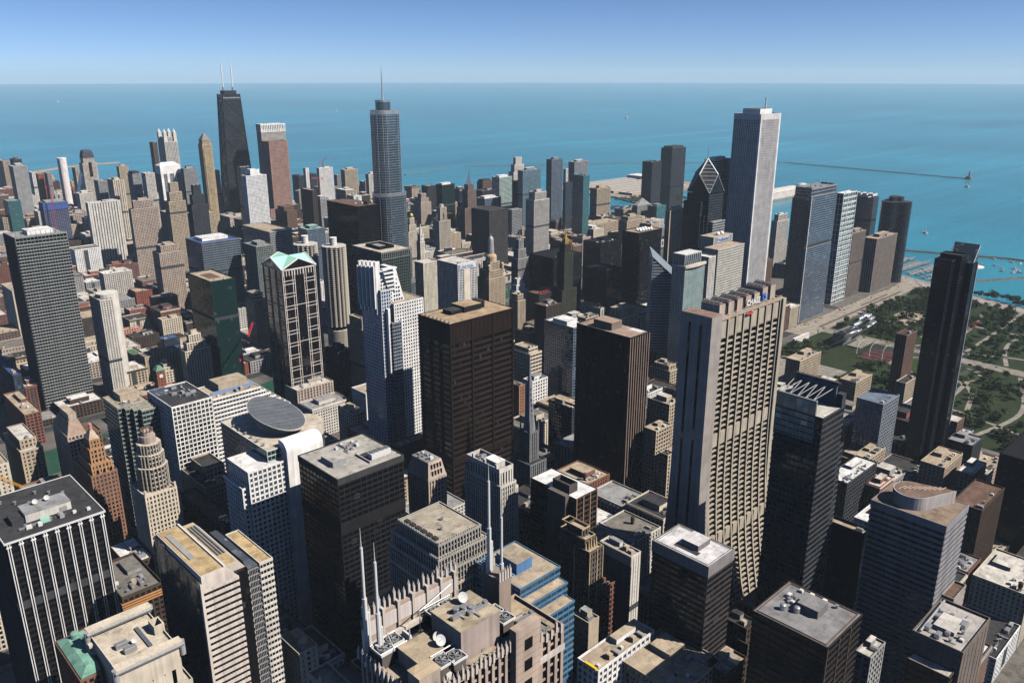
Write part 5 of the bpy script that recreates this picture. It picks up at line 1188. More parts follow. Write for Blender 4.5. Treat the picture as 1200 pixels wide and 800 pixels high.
def trump():
    t = Thing('silver_spired_skyscraper', 'rounded silver glass skyscraper with stepped setbacks and a needle spire', 'skyscraper', 800, 1120)
    def rr(cx, cy, a, b, z, n=9):
        r = min(a, b)*.85; out = []
        for sx, sy, q0 in ((1, 1, 0), (-1, 1, 1), (-1, -1, 2), (1, -1, 3)):
            for i in range(n):
                q = math.pi/2*(q0 + i/(n-1))
                out.append((cx + sx*(a-r) + r*math.cos(q), cy + sy*(b-r) + r*math.sin(q), z))
        return out
    g = glass_mat((.028, .05, .07), 2.6, 3.9, ior=2.0, blinds=.06)
    bm = wall_mat((.4, .43, .46), .35, metal=.7)
    segs = [(800, 1118, 35, 27, 0, 75), (801, 1119, 31, 23, 75, 128), (799, 1119, 27, 20.5, 128, 222), (797, 1119, 22.5, 18, 222, 350)]
    for cx, cy, a, b, z0, z1 in segs:
        t.part('glazing', MB().loft([rr(cx, cy, a, b, z0), rr(cx, cy, a, b, z1)]), g)
        fr = MB(); k = 0
        while z0 + k*3.9 < z1: fr.loft([rr(cx, cy, a+.35, b+.35, z0+k*3.9), rr(cx, cy, a+.35, b+.35, z0+k*3.9+.75)]); k += 1
        t.part('floor_rim', fr, bm)
        t.part('setback_band', MB().loft([rr(cx, cy, a+.6, b+.6, z1-5), rr(cx, cy, a+.6, b+.6, z1+.5)]), wall_mat((.55, .55, .54), .3, metal=.8))
        for i in range(14):
            q = 2*math.pi*i/14
            pts = rr(cx, cy, a+.4, b+.4, 0); p = pts[int(i*len(pts)/14)]
            t.part('steel_fin', MB().box(p[0]-.3, p[1]-.3, z0, p[0]+.3, p[1]+.3, z1-4.9), bm)
    t.part('roof', MB().loft([rr(797, 1119, 22, 17.5, 350.2), rr(797, 1119, 22, 17.5, 351)]), roof_mat('grey'))
    t.part('roof_drum', MB().loft([rr(794, 1119, 11.5, 10, 351), rr(794, 1119, 11.5, 10, 366)]), g)
    t.part('drum_rim', MB().loft([rr(794, 1119, 12, 10.5, 363.5), rr(794, 1119, 12, 10.5, 366.5)]), bm)
    t.part('spire', MB().cyl(794, 1119, 1.7, 366, 386, 10, 1.4).cyl(794, 1119, 1.1, 386.01, 405, 8, .8).cyl(794, 1119, .6, 405.01, 422, 8, .15), flat_mat((.6, .6, .62), .35, .7))
trump()
def marina(label, cx, cy):
    t = Thing('corncob_tower', label, 'skyscraper', cx, cy)
    H = 176; W = wall_mat((.46, .42, .36))
    t.part('core_wall', MB().cyl(cx, cy, 14.2, 56, H-3, 32), glass_mat((.03, .028, .025), 3, 3, blinds=.3))
    n = 64
    ring = lambda r, e, z: [(cx + (r + e*abs(math.cos(8*math.pi*2*i/n/2*1.0)))*math.cos(2*math.pi*i/n), cy + (r + e*abs(math.cos(8*math.pi*i/n)))*math.sin(2*math.pi*i/n), z) for i in range(n)]
    ring = lambda r, e, z: [(cx + (r + e*abs(math.cos(8*2*math.pi*i/n)))*math.cos(2*math.pi*i/n), cy + (r + e*abs(math.cos(8*2*math.pi*i/n)))*math.sin(2*math.pi*i/n), z) for i in range(n)]
    me = None
    for k in range(40):
        z = 58 + k*2.95
        if me is None: me = t.part('balcony_slab', MB().loft([ring(14.6, 3.0, z), ring(14.6, 3.0, z+1.35)]), W).data; z00 = z
        else: share('balcony_slab', me, t.o, (0, 0, z - z00))
    t.part('parking_core', MB().cyl(cx, cy, 12.5, 0, 53, 24), DARK)
    me = None
    for k in range(18):
        z = 1 + k*2.9
        if me is None: me = t.part('parking_deck', MB().cyl(cx, cy, 16.8, z, z+1.3, 40), W).data; z00 = z
        else: share('parking_deck', me, t.o, (0, 0, z - z00))
    t.part('roof', MB().cyl(cx, cy, 16.6, H-3, H-1.4, 40), wall_mat((.5, .47, .42)))
    t.part('elevator_core', MB().cyl(cx, cy, 4.8, H-1.4, H+9, 24), wall_mat((.68, .64, .6)))
    t.part('core_cap', MB().cyl(cx, cy, 5.1, H+9.01, H+9.8, 24), wall_mat('white'))
marina('round corncob tower with scalloped balconies, its whole height in view', 622, 1012)
marina('round corncob tower mostly hidden behind the green pedimented tower', 600, 1052)
def harbor():
    t = Thing('curved_dark_tower', 'dark curved triangular tower standing by the harbour wall', 'skyscraper', 1720, 670)
    cx, cy = 1712, 668
    def tri(r, z):
        out = []
        for i in range(36):
            a = 2*math.pi*i/36
            q = r*(1 + .20*math.cos(3*(a - math.radians(40))))
            out.append((cx + q*math.cos(a), cy + q*math.sin(a), z))
        return out
    t.part('glazing', MB().loft([tri(26, 0), tri(26, 162)]), glass_mat((.012, .016, .022), 3, 3.1))
    fr = MB()
    for k in range(52): fr.loft([tri(26.3, k*3.1), tri(26.3, k*3.1+.7)])
    t.part('floor_rim', fr, wall_mat((.035, .042, .052), .4))
    t.part('roof', MB().loft([tri(26.5, 161), tri(26.5, 163)]), roof_mat('dark'))
    t.part('penthouse', MB().loft([tri(13, 163), tri(13, 172)]), wall_mat('dgrey'))
harbor()
t = simple('dark_banded_office', 'broad dark office slab with close pale floor lines behind the domed lantern tower', 1139, 1251, 53, 56, 139, S('grid', (.085, .08, .08), 'dk', 3, 3.7, .5, 1.3), roof='dark', p=.6)
def legacy():
    t = Thing('slant_top_black_tower', 'sleek black glass tower topped by a slanting glass sail', 'skyscraper', 864, 270)
    st = S('glass', (.02, .023, .03), (.006, .008, .012), 3, 3.3, .15, .35)
    fac(t, 846, 269, 856, 285, 0, 236, st, roof='dark'); fac(t, 856.05, 264, 870, 284, 0, 240, st, roof='dark')
    fac(t, 870.1, 257, 883, 281, 0, 231, st, roof='grey')
    gl = glass_mat((.05, .065, .08), 3, 3.3)
    t.part('glass_sail', MB().loft([[(870.2,258,231),(883,258,231),(883,280.8,231),(870.2,280.8,231)], [(882.4,258,248),(883,258,248),(883,280.8,248),(882.4,280.8,248)]]), gl)
    for y in (257.8, 280.6): t.part('sail_brace', MB().tube((871, y-.4, 232), (882.6, y-.4, 247.6), .4, 5), WHITE)
    t.part('sail_brace', MB().tube((874, 257.4, 241), (880, 257.4, 235), .35, 5), WHITE)
    t.part('pale_edge', MB().box(882, 256.6, 0, 883.4, 257.4, 231), wall_mat((.3, .36, .4), .3))
    fac(t, 884, 250, 905, 268, 0, 62, S('grid', 'brown', 'dk', 4, 4, 1.6, 1.6), roof='offwhite')
legacy()
def bcbs():
    x0, y0, x1, y1, H = 1297, 640, 1388, 672, 228
    t = Thing('twin_stage_glass_tower', 'broad blue grey glass tower with a dark recessed band at mid height', 'skyscraper', 1342, 656)
    lo = S('glass', (.13, .15, .18), 'bl', 3, 3.9, .5, .9)
    fac(t, x0, y0, x1, y1, 0, 128, S('bands', (.16, .185, .22), 'bl', 6, 3.9, .3, 1.1), roof='grey', p=.2)
    t.part('recess_band', MB().box(x0+2, y0+2, 127.5, x1-2, y1-2, 135), DARK)
    fac(t, x0, y0, x1, y1, 134.5, 214, S('bands', (.16, .185, .22), 'bl', 6, 3.9, .3, 1.1), roof='grey', p=.2)
    fac(t, x0+3, y0+3, x1, y1, 213, H, S('ribs', (.22, .24, .28), 'bl', 4, 6, .5, 2.5), roof='grey', p=3)
    fac(t, x0-4, y0+5, x0-.05, y1, 0, 210, S('grid', (.17, .185, .22), 'dk', 3, 3.9, .5, .8), roof='grey')
    for y in (641.5, 643.5): t.part('corner_fin', MB().box(x0-.5, y, 0, x0+.4, y+.6, 212), wall_mat('offwhite'))
    t.part('corner_fin', MB().box(x0-1.2, y0-.6, 0, x0+.5, y0+.7, 213), wall_mat('offwhite'))
    units(t, x0+6, y0+6, x1-4, y1-4, H-3, 9, rng)
    for x in (1350, 1380): t.part('roof_mast', MB().cyl(x, 655, .5, H-2, H+8, 6), WHITE)
bcbs()
def wrigley():
    t = Thing('white_clock_tower', 'gleaming white terracotta building with an ornate clock tower', 'office building', 888, 1140)
    st = S('grid', (.62, .58, .48), 'dk', 2.8, 3.6, 1.3, 1.3)
    fac(t, 868, 1125, 900, 1150, 0, 92, st, roof='offwhite')
    fac(t, 884, 1152, 894, 1163, 0, 124, st, roof='offwhite')
    fac(t, 885.2, 1153, 892.8, 1161.5, 122.6, 136, S('ribs', (.66, .62, .54), 'dk', 2.4, 6, 1.1, 1.6), roof='offwhite')
    t.part('clock_face', MB().loft([[(889 + 2.4*math.cos(2*math.pi*i/20), 1152.9, 128 + 2.4*math.sin(2*math.pi*i/20)) for i in range(20)], [(889 + 2.4*math.cos(2*math.pi*i/20), 1152.5, 128 + 2.4*math.sin(2*math.pi*i/20)) for i in range(20)]]), WHITE)
    t.part('lantern', MB().cyl(889, 1157, 3, 136, 145, 10, 2.4).cyl(889, 1157, 2, 145.01, 155, 10, .2), wall_mat((.6, .58, .52)))
    for x in (885.6, 892.4):
        for y in (1153.4, 1161): t.part('pinnacle', MB().cyl(x, y, .9, 135, 142, 6, .1), wall_mat('white'))
wrigley()
def jewel():
    t = Thing('domed_lantern_tower', 'tan terracotta tower with a round dome, tall white lantern and corner cupolas', 'skyscraper', 845, 924)
    st = S('grid', (.40, .32, .23), 'dk', 2.8, 3.6, 1.4, 1.3)
    fac(t, 828, 911, 862, 938, 0, 108, st, roof='tan')
    fac(t, 830, 913, 860, 936, 106.5, 120, st, roof='tan')
    fac(t, 835, 916, 855, 933, 118.5, 132, st, roof='tan')
    for x in (831.5, 858.5):
        for y in (914, 935):
            o = t.part('corner_cupola', MB().cyl(x, y, 2.6, 120, 127, 10).dome(x, y, 2.7, 127.01, 2.4, 10), wall_mat('tan'))
    t.part('drum', MB().cyl(845, 924.5, 8.6, 130.5, 138, 20), wall_mat('tan'))
    t.part('dome', MB().dome(845, 924.5, 8.8, 138.01, 6.5, 20), wall_mat((.46, .32, .18)))
    t.part('lantern', MB().cyl(845, 924.5, 4.6, 143, 165, 12, 3.6).dome(845, 924.5, 3.8, 165.01, 5, 12), wall_mat((.45, .45, .44)))
    for i in range(12):
        a = 2*math.pi*i/12
        t.part('lantern_rib', MB().tube((845+4.8*math.cos(a), 924.5+4.8*math.sin(a), 143), (845+3.8*math.cos(a), 924.5+3.8*math.sin(a), 165), .35, 4), wall_mat('white'))
    t.part('finial', MB().cyl(845, 924.5, .6, 170, 174, 6, .1), WHITE)
jewel()
def carbide():
    t = Thing('green_gold_tower', 'slim dark green terracotta tower ending in a gilded spire', 'skyscraper', 941, 857)
    st = S('grid', (.055, .06, .045), 'dk', 2.6, 3.6, 1.1, 1.1)
    fac(t, 926, 849, 960, 872, 0, 84, st, roof='dark')
    fac(t, 931, 850, 951, 866, 82, 142, st, roof='dark')
    fac(t, 934, 852, 948, 864, 140, 156, S('ribs', (.07, .07, .045), 'dk', 2.4, 5, 1.0, 1.2), roof='gold')
    t.part('gilded_shaft', MB().box(937, 854.5, 154, 945, 861.5, 163), wall_mat((.30, .2, .07)))
    for x in (934.6, 946.6):
        for y in (852.6, 862.6): t.part('gilded_finial', MB().cyl(x+.3, y+.3, .8, 156, 162, 6, .2), flat_mat((.5, .3, .05), .4, .6))
    t.part('gilded_spire', MB().cyl(941, 858, 2.8, 163, 170, 8, 1.6).cyl(941, 858, 1.4, 170.01, 180, 8, .3), flat_mat((.62, .42, .06), .4, .5))
carbide()
def tribune():
    t = Thing('gothic_ribbed_tower', 'pale gothic tower with buttressed crown behind the white clock tower', 'skyscraper', 1146, 1413)
    st = S('ribs', (.42, .37, .31), 'dk', 3.2, 3.6, 1.7, 1.1)
    fac(t, 1130, 1403, 1162, 1425, 0, 100, st, roof='grey')
    fac(t, 1137, 1407, 1155, 1421, 98, 128, st, roof='grey')
    for i in range(8):
        a = 2*math.pi*i/8; p = (1146+13*math.cos(a), 1414+10*math.sin(a))
        t.part('buttress', MB().tube((*p, 98), (1146+9.5*math.cos(a), 1414+7.5*math.sin(a), 116), .9, 4).cyl(*p, 1.1, 98, 114, 6, .4), wall_mat((.42, .37, .31)))
    t.part('crown', MB().cyl(1146, 1414, 6, 128, 134, 8, 4), wall_mat((.42, .37, .31)))
tribune()
def nbc():
    t = Thing('steel_pointed_tower', 'brown stone tower stepping up to a blue steel point', 'skyscraper', 1268, 1460)
    st = S('ribs', (.2, .15, .13), 'dk', 3, 3.7, 1.5, 1.1)
    fac(t, 1245, 1450, 1296, 1480, 0, 110, st, roof='dark')
    fac(t, 1256, 1452, 1282, 1472, 108, 150, st, roof='dark'); fac(t, 1260, 1455, 1278, 1469, 148, 162, st, roof='dark')
    t.part('steel_point', MB().cyl(1269, 1462, 10, 162, 178, 4, 5).cyl(1269, 1462, 4.4, 178.01, 196, 4, .2), wall_mat((.25, .29, .38), .4, metal=.4))
nbc()
def temple():
    t = Thing('church_spire', 'grey gothic church spire rising between the black ribbed and brown steel towers', 'church', 489, 486)
    c = (.16, .165, .175)
    fac(t, 479, 474, 500, 500, 0, 72, S('ribs', c, 'dk', 2.6, 3.7, 1.4, 1.2), roof='dark')
    fac(t, 484, 480, 496, 493, 70, 100, S('ribs', c, 'dk', 2.6, 5, 1.4, 1.6), roof='dark')
    for x in (484.6, 495.4):
        for y in (480.6, 492.4): t.part('pinnacle', MB().cyl(x, y, 1.1, 99, 112, 6, .1), wall_mat(c))
    t.part('spire', MB().cyl(490, 486.5, 5.6, 99, 132, 8, 2.4).cyl(490, 486.5, 2.6, 132.01, 173, 8, .15), wall_mat((.2, .215, .235)))
    for k in range(8): t.part('spire_lucarne', MB().box(489.4, 481.6+k*.35, 103+k*5, 490.6, 482.6+k*.35, 106+k*5), wall_mat(c))
temple()
def slender():
    t = Thing('ornate_slender_tower', 'slender dark stone tower with gilded ornament near its stepped crown', 'office building', 346, 297)
    bx, by = -11, -10
    st = S('grid', (.125, .105, .09), 'dk', 2.6, 3.8, 1.2, 1.2)
    fac(t, 339, 284, 352, 311, 0, 130, st, roof='tan')
    fac(t, 340, 289, 350, 309, 128.5, 136, st, roof='tan'); fac(t, 341.5, 293, 348, 305, 134.5, 141, st, roof='tan')
    om = wall_mat((.5, .38, .22))
    for x in (339, 346, 351.4): t.part('ornament_strip', MB().box(x-.2, 283.6, 70 if x != 346 else 0, x+.3, 284.05, 129.5), om)
    t.part('ornament_strip', MB().box(338.6, 296, 60, 339.05, 296.6, 129), om)
    for k in range(5): t.part('crown_scroll', MB().cyl(340.5+k*2.4, 288.6-(k % 2)*.3, .9, 129, 133.5 + (k % 3), 8, .3), om)
    for z in (121.6, 128, 133): t.part('ornament_course', MB().ring(339.2 + (z-121)*.2, 284.2+(z-121)*.7, 351.8-(z-121)*.25, 310, .4, z+7.4, z+8.3), om)
slender()
def blue():
    t = Thing('blue_stepped_office', 'bright blue glass office stepping down in tan roofed terraces', 'office building', 281, 270)
    def st(): return S('bands', (.075, .165, .26), (.01, .035, .07), 4.4, 3.9, .45, 1.25)
    fac(t, 262, 266, 293, 302, 0, 150, st(), roof='tan', p=.6)
    fac(t, 262, 259, 291.5, 265.98, 0, 144, st(), roof=(.5, .4, .28), p=.4)
    fac(t, 262, 251, 288.5, 258.98, 0, 138, st(), roof=(.5, .4, .28), p=.4)
    o = t.part('penthouse', MB().box(270, 277, 149.4, 282, 293, 156), wall_mat((.09, .2, .38), .5))
    t.part('penthouse_roof', MB().box(269.8, 276.8, 156.01, 282.2, 293.2, 156.4), roof_mat((.36, .3, .22)), o)
    for k in range(5): t.inst('cooling_fan', FAN, 265, 278+k*4.4, 149.8)
    for k in range(4): t.part('pipe_run', MB().tube((263+k*1.5, 276, 151), (263+k*1.5, 299, 151), .5, 8), flat_mat((.25, .4, .6), .4))
blue()
def att():
    t = Thing('spired_granite_tower', 'rosy granite tower with white spire clusters, spiked parapets and rooftop cooling plant', 'skyscraper', 128, 160)
    D = 9.5
    gm = wall_mat((.40, .31, .25)); tr = wall_mat((.5, .45, .4)); dk = glass_mat('black', 1.2, 3.8); sm = flat_mat((.62, .62, .6), .5)
    # wings and shaft
    st = S('ribs', (.40, .31, .25), 'black', 2.6, 3.8, 1.0, .8)
    fac(t, 105, 143, 143, 171, 0, 243+D, st, roof='tan', p=1.2)
    fac(t, 143.05, 146, 163, 168, 0, 235+D, S('ribs', (.40, .31, .25), 'black', 3.4, 3.8, 1.2, .8), roof=(.45, .36, .25), p=1.2)
    fac(t, 98, 149, 104.95, 190, 0, 228+D, st, roof='tan', p=1.2)
    # front slab with square windows
    t.part('front_wall', MB().box(137.5, 141.2, 0, 147.5, 144, 248+D), gm)
    for k in range(10): t.part('front_window', MB().box(141, 141.0, 240+D-k*7.2, 144, 141.4, 243.6+D-k*7.2), dk)
    j = MB()
    for k in range(40): j.box(137.45, 141.12, 245+D-k*2.4, 147.55, 141.22, 245.12+D-k*2.4)
    t.part('stone_joint', j, wall_mat((.25, .19, .155)))
    # parapet finials
    fin = _proto('parapet_finial', MB().box(-.35, -.35, 0, .35, .35, 3.2).cyl(0, 0, .42, 3.2, 4.6, 4, .05), tr)
    for i in range(22): t.inst('parapet_finial', fin, 106 + i*1.62, 142.9, 241+D + (i % 4 == 0)*1.2)
    for i in range(8): t.inst('parapet_finial', fin, 146 + i*2.2, 145.8, 233+D + (i % 3 == 0)*1.5)
    for i in range(14): t.inst('parapet_finial', fin, 104.4, 145 + i*2, 240.5+D)
    t.part('south_arcade', MB().box(147.6, 145.6, 226+D, 163.2, 146.2, 228+D), tr)
    # north crest wall
    t.part('crest_wall', MB().box(106, 170.5, 236+D, 141, 171.6, 252+D), gm)
    t.part('crest_panel', MB().box(106.5, 170.2, 246.4+D, 140.6, 170.49, 251+D), wall_mat((.56, .5, .47)))
    for i in range(7): t.part('crest_post', MB().box(107+i*5.3, 169.8, 244+D, 107.8+i*5.3, 171.9, 253.4+D), tr)
    for i in range(20): t.inst('parapet_finial', fin, 107 + i*1.77, 171.5, 251.5+D + (i % 3 == 0)*1.4)
    t.part('gutter', MB().box(106, 168.3, 243.5+D, 141, 169.6, 245+D), tr)
    # roof plant
    penthouse(t, 122.5, 147.5, 137, 160.5, 241.8+D, 10.5, (.36, .29, .26), (.43, .36, .26))
    penthouse(t, 110, 151, 119, 160, 241.8+D, 5.5, (.4, .33, .27), (.42, .34, .24), 'plant_room')
    penthouse(t, 106, 145, 113, 150, 241.8+D, 6, (.4, .33, .27), (.46, .37, .25), 'plant_room')
    for x, y in ((107.5, 163), (111.5, 164.5), (128.5, 166), (133, 166), (116, 148), (119.8, 147), (141, 150), (141, 154)):
        o = t.part('cooling_tower', MB().box(x-2.1, y-2.1, 241.8+D, x+2.1, y+2.1, 246.4+D), wall_mat((.12, .1, .09)))
        t.inst('cooling_fan', FAN, x, y, 246.5+D)
        t.part('tower_frame', MB().ring(x-2.5, y-2.5, x+2.5, y+2.5, .25, 246.3+D, 247+D), sm)
    for a, b in (((105, 161, 247), (114, 161, 247)), ((105, 166, 247), (114, 167, 247)), ((126, 163.5, 247.5), (136, 163.5, 247.5)), ((126, 168.6, 247.5), (136, 168.6, 247.5)), ((114, 150.5, 247.5), (122, 150.5, 247.5)), ((109, 160, 247), (112, 168, 247)), ((115, 161, 242), (115, 161, 251)), ((121, 164, 242), (121, 164, 252)), ((121, 164, 251.6), (136, 168, 251.6))):
        t.part('steel_beam', MB().tube((a[0], a[1], a[2]+D), (b[0], b[1], b[2]+D), .22, 4), sm)
    t.part('pitched_vent', MB().loft([[(113.4,160.6,242+D),(117,160.6,242+D),(117,164.6,242+D),(113.4,164.6,242+D)], [(115,161,248+D),(115.6,161,248+D),(115.6,164.4,248+D),(115,164.4,248+D)]]), WHITE)
    for x, y, z in ((131.5, 157, 252.6), (119, 152, 247.4), (120.4, 155, 246)): t.inst('satellite_dish', DISH, x, y, z+D)
    rg = random.Random(9)
    clutter(t, 106, 144, 142, 170, 241.8+D, rg); clutter(t, 123, 148, 136, 161, 252.6+D, rg); clutter(t, 144, 147, 162, 167, 233.8+D, rg); clutter(t, 106, 144, 122, 170, 241.8+D, rg)
    units(t, 106, 144, 122, 150, 241.8+D, 3, rg, (0, 2)); units(t, 137, 158, 143, 170, 241.8+D, 2, rg, (0, 2))
    for i in range(5): t.part('rail', MB().tube((123, 147.3+i*.01, 254+D+.4+i*.0), (136.5, 147.3, 254+D+.4), .06, 4)) if False else None
    # spire clusters
    def spire(x, y, tip):
        b = 248
        o = t.part('spire', MB().cyl(x, y, .7, b, tip-22, 10).cyl(x, y, .42, tip-22, tip-6, 8).cyl(x, y, .18, tip-6, tip, 6, .05), sm)
        for k, (dx, dy) in enumerate(((.9, 0), (-.9, 0), (0, .9), (0, -.9))):
            t.part('spire_tube', MB().cyl(x+dx, y+dy, .5, b, tip-27-k*5, 8), sm, o)
    for x, y, tip in ((106.2, 169.2, 292), (107.4, 164.8, 289)): spire(x, y, tip)
    for x, y, tip in ((150.4, 166.5, 297), (151.6, 162.2, 286)): spire(x, y, tip)
    t.part('spire_pier', MB().box(149, 160.5, 228+D, 154, 168.5, 250+D), wall_mat((.28, .22, .18)))
    for i in range(5):
        for k in range(2): t.inst('parapet_finial', fin, 149.3 + i*1.1, 160.6 + k*7.6, 249.5+D)
    for i in range(6): t.inst('parapet_finial', fin, 98.4, 151 + i*6.5, 226.4+D); 
    for i in range(5): t.inst('parapet_finial', fin, 99 + i*1.4, 149.3, 226.4+D)
    t.part('terrace_track', MB().ring(150, 149, 160, 157, .5, 233.8+D, 234.4+D), wall_mat('gravel'))
att()
# ------------------------------------------------------------------ ground, lake, river, streets, park
def sheet(name, pts, z, mat, kind='structure', thick=None):
    m = MB()
    if thick: m.prism([(p[0], p[1]) for p in pts], z - thick, z)
    else: m.poly([(p[0], p[1], z) for p in pts])
    return single(name, m, mat, kind=kind)
def ground_mat():
    m, nt, b, N, L = _new('city_ground')
    tc = N("ShaderNodeTexCoord")
    n = N("ShaderNodeTexNoise"); n.inputs['Scale'].default_value = .02; n.inputs['Detail'].default_value = 8
    L(tc.outputs['Object'], n.inputs['Vector'])
    r = N("ShaderNodeValToRGB"); r.color_ramp.elements[0].color = (.05, .05, .05, 1); r.color_ramp.elements[1].color = (.16, .145, .125, 1)
    r.color_ramp.elements[0].position = .35; r.color_ramp.elements[1].position = .7
    L(n.outputs[0], r.inputs[0]); L(r.outputs[0], b.inputs['Base Color']); b.inputs['Roughness'].default_value = .95
    return m
def water_mat(c, scale, rough=.25, patch=.25):
    m, nt, b, N, L = _new('water')
    tc = N("ShaderNodeTexCoord")
    mp = N("ShaderNodeMapping"); mp.inputs['Scale'].default_value = (1, .35, 1); mp.inputs['Rotation'].default_value = (0, 0, R(25))
    L(tc.outputs['Object'], mp.inputs[0])
    n = N("ShaderNodeTexNoise"); n.inputs['Scale'].default_value = .0006*scale; n.inputs['Detail'].default_value = 7; n.inputs['Roughness'].default_value = .6
    L(mp.outputs[0], n.inputs['Vector'])
    m2 = N("ShaderNodeMapping"); m2.inputs['Scale'].default_value = (.22, 2.4, 1); m2.inputs['Rotation'].default_value = (0, 0, R(52)); L(tc.outputs['Object'], m2.inputs[0])
    k2 = N("ShaderNodeTexNoise"); k2.inputs['Scale'].default_value = .0011*scale; k2.inputs['Detail'].default_value = 9; k2.inputs['Roughness'].default_value = .68; k2.inputs['Distortion'].default_value = .6; L(m2.outputs[0], k2.inputs['Vector'])
    av = N("ShaderNodeMath"); av.operation = 'MULTIPLY_ADD'; av.inputs[1].default_value = .6; L(k2.outputs[0], av.inputs[0])
    hv = N("ShaderNodeMath"); hv.operation = 'MULTIPLY'; hv.inputs[1].default_value = .4; L(n.outputs[0], hv.inputs[0]); L(hv.outputs[0], av.inputs[2]); n = av
    mr = N("ShaderNodeMapRange"); mr.inputs['From Min'].default_value = .35; mr.inputs['From Max'].default_value = .65
    mr.inputs['To Min'].default_value = 1 - patch; mr.inputs['To Max'].default_value = 1 + patch
    L(n.outputs[0], mr.inputs['Value'])
    mx = N("ShaderNodeVectorMath"); mx.operation = 'SCALE'; mx.inputs[0].default_value = c
    L(mr.outputs[0], mx.inputs['Scale']); L(mx.outputs[0], b.inputs['Base Color'])
    w = N("ShaderNodeTexNoise"); w.inputs['Scale'].default_value = .06; w.inputs['Detail'].default_value = 4; L(tc.outputs['Object'], w.inputs['Vector'])
    bp = N("ShaderNodeBump"); bp.inputs['Strength'].default_value = .35; bp.inputs['Distance'].default_value = 3.0
    L(w.outputs[0], bp.inputs['Height']); L(bp.outputs[0], b.inputs['Normal'])
    b.inputs['Roughness'].default_value = rough; b.inputs['Specular IOR Level'].default_value = .25
    return m
ASPH = roof_mat((.055, .055, .057)); PAVE = roof_mat((.17, .155, .135)); CONC = roof_mat((.28, .255, .22))
disc = [(36000*math.cos(2*math.pi*i/120), 36000*math.sin(2*math.pi*i/120)) for i in range(120)]
single('lake_water', MB().poly([(x, y, -3) for x, y in disc]), water_mat((.018, .205, .275), 1, .25, .36), kind='structure')
shore = [(-9000, -9000), (1500, -9000), (1500, -400), (1560, 0), (1640, 300), (1700, 470), (1745, 600), (1790, 700), (1870, 830), (1960, 1010), (2000, 1085),
         (2000, 1100), (1905, 1105), (1905, 1150), (2010, 1165), (2060, 1280), (1990, 1420), (1880, 1480), (1850, 1700), (1845, 2080), (1700, 2200), (1500, 2330), (1330, 2420), (1190, 2470), (1150, 2620),
         (1080, 2900), (1010, 3200), (960, 3550), (930, 3900), (880, 4300), (800, 5000), (500, 6500), (100, 9000), (-9000, 9000)]
mg = ground_mat()
rivN = [(-200, 1030), (60, 1010), (190, 985), (300, 985), (436, 996), (690, 1064), (900, 1152), (1100, 1172), (1905, 1148)]
rivS = [(-200, 905), (60, 905), (190, 915), (300, 920), (436, 930), (690, 996), (900, 1086), (1100, 1108), (1905, 1106)]
south = [p for p in shore if p[1] <= 1106 and p[0] > 0 and p[1] > -9500][:]
south = shore[:13] + list(reversed(rivS)) + [(-9000, 905)]
north = [rivN[-1]] + shore[13:] + [(-9000, 1030)] + rivN[:-1]
sheet('ground', south, 0, mg, thick=5)
sheet('ground', north, 0, mg, thick=5)
sheet('river_water', rivS + list(reversed(rivN)), -1.6, water_mat((.022, .075, .05), 30, .15, .15))
NSX = [-83, 62, 188, 312, 436, 561, 693, 842, 967, 1110, 1290, 1430]
EWS = [-190, -60, 60, 200, 344, 489, 622, 755, 870]
EWN = [1045, 1180, 1300, 1420, 1520, 1630, 1730, 1830, 1930, 2030, 2130, 2250, 2370, 2490, 2620, 2760, 2900, 3050, 3200, 3360]
def inside(p, poly):
    x, y = p; c = False
    for (x1, y1), (x2, y2) in zip(poly, poly[1:] + poly[:1]):
        if (y1 > y) != (y2 > y) and x < (x2-x1)*(y-y1)/(y2-y1) + x1: c = not c
    return c
PARK_ZONE = lambda x, y: x > 985 and y < 615
blocks = []
# pavements: each city block is a kerbed slab between the asphalt streets
pv = MB()
XS = NSX + [1560, 1690, 1820]
for ys in (EWS, EWN):
    for a, b in zip(ys, ys[1:]):
        for c, d in zip(XS, XS[1:]):
            q = (c+10, a+9, d-10, b-9)
            if all(inside(pt, south if ys is EWS else north) for pt in ((q[0], q[1]), (q[2], q[1]), (q[2], q[3]), (q[0], q[3]))) and not PARK_ZONE(c+20, a+20):
                blocks.append(q); single('pavement', MB().box(q[0], q[1], .01, q[2], q[3], .15), PAVE, kind='structure')
sm_ = flat_mat((.6, .58, .5), .8)
for x in NSX:
    single('road', MB().poly([(x-9, -300, .02), (x+9, -300, .02), (x+9, 890, .02), (x-9, 890, .02)]), ASPH, kind='structure')
    if x < 1290: single('road', MB().poly([(x-9, 1175, .02), (x+9, 1175, .02), (x+9, 3400, .02), (x-9, 3400, .02)]), ASPH, kind='structure')
for y in EWS + EWN:
    x1 = 1900 if y > 1000 and y < 2100 else (1180 if y > 2100 else (1290 if y != 622 else 1720))
    single('road', MB().poly([(-90, y-8, .024), (x1, y-8, .024), (x1, y+8, .024), (-90, y+8, .024)]), ASPH, kind='structure')
mk = MB()
for x in NSX:
    for k in range(70): mk.poly([(x-.15, 200+k*9, .03), (x+.15, 200+k*9, .03), (x+.15, 204+k*9, .03), (x-.15, 204+k*9, .03)])
single('road_markings', mk, sm_, kind='structure')
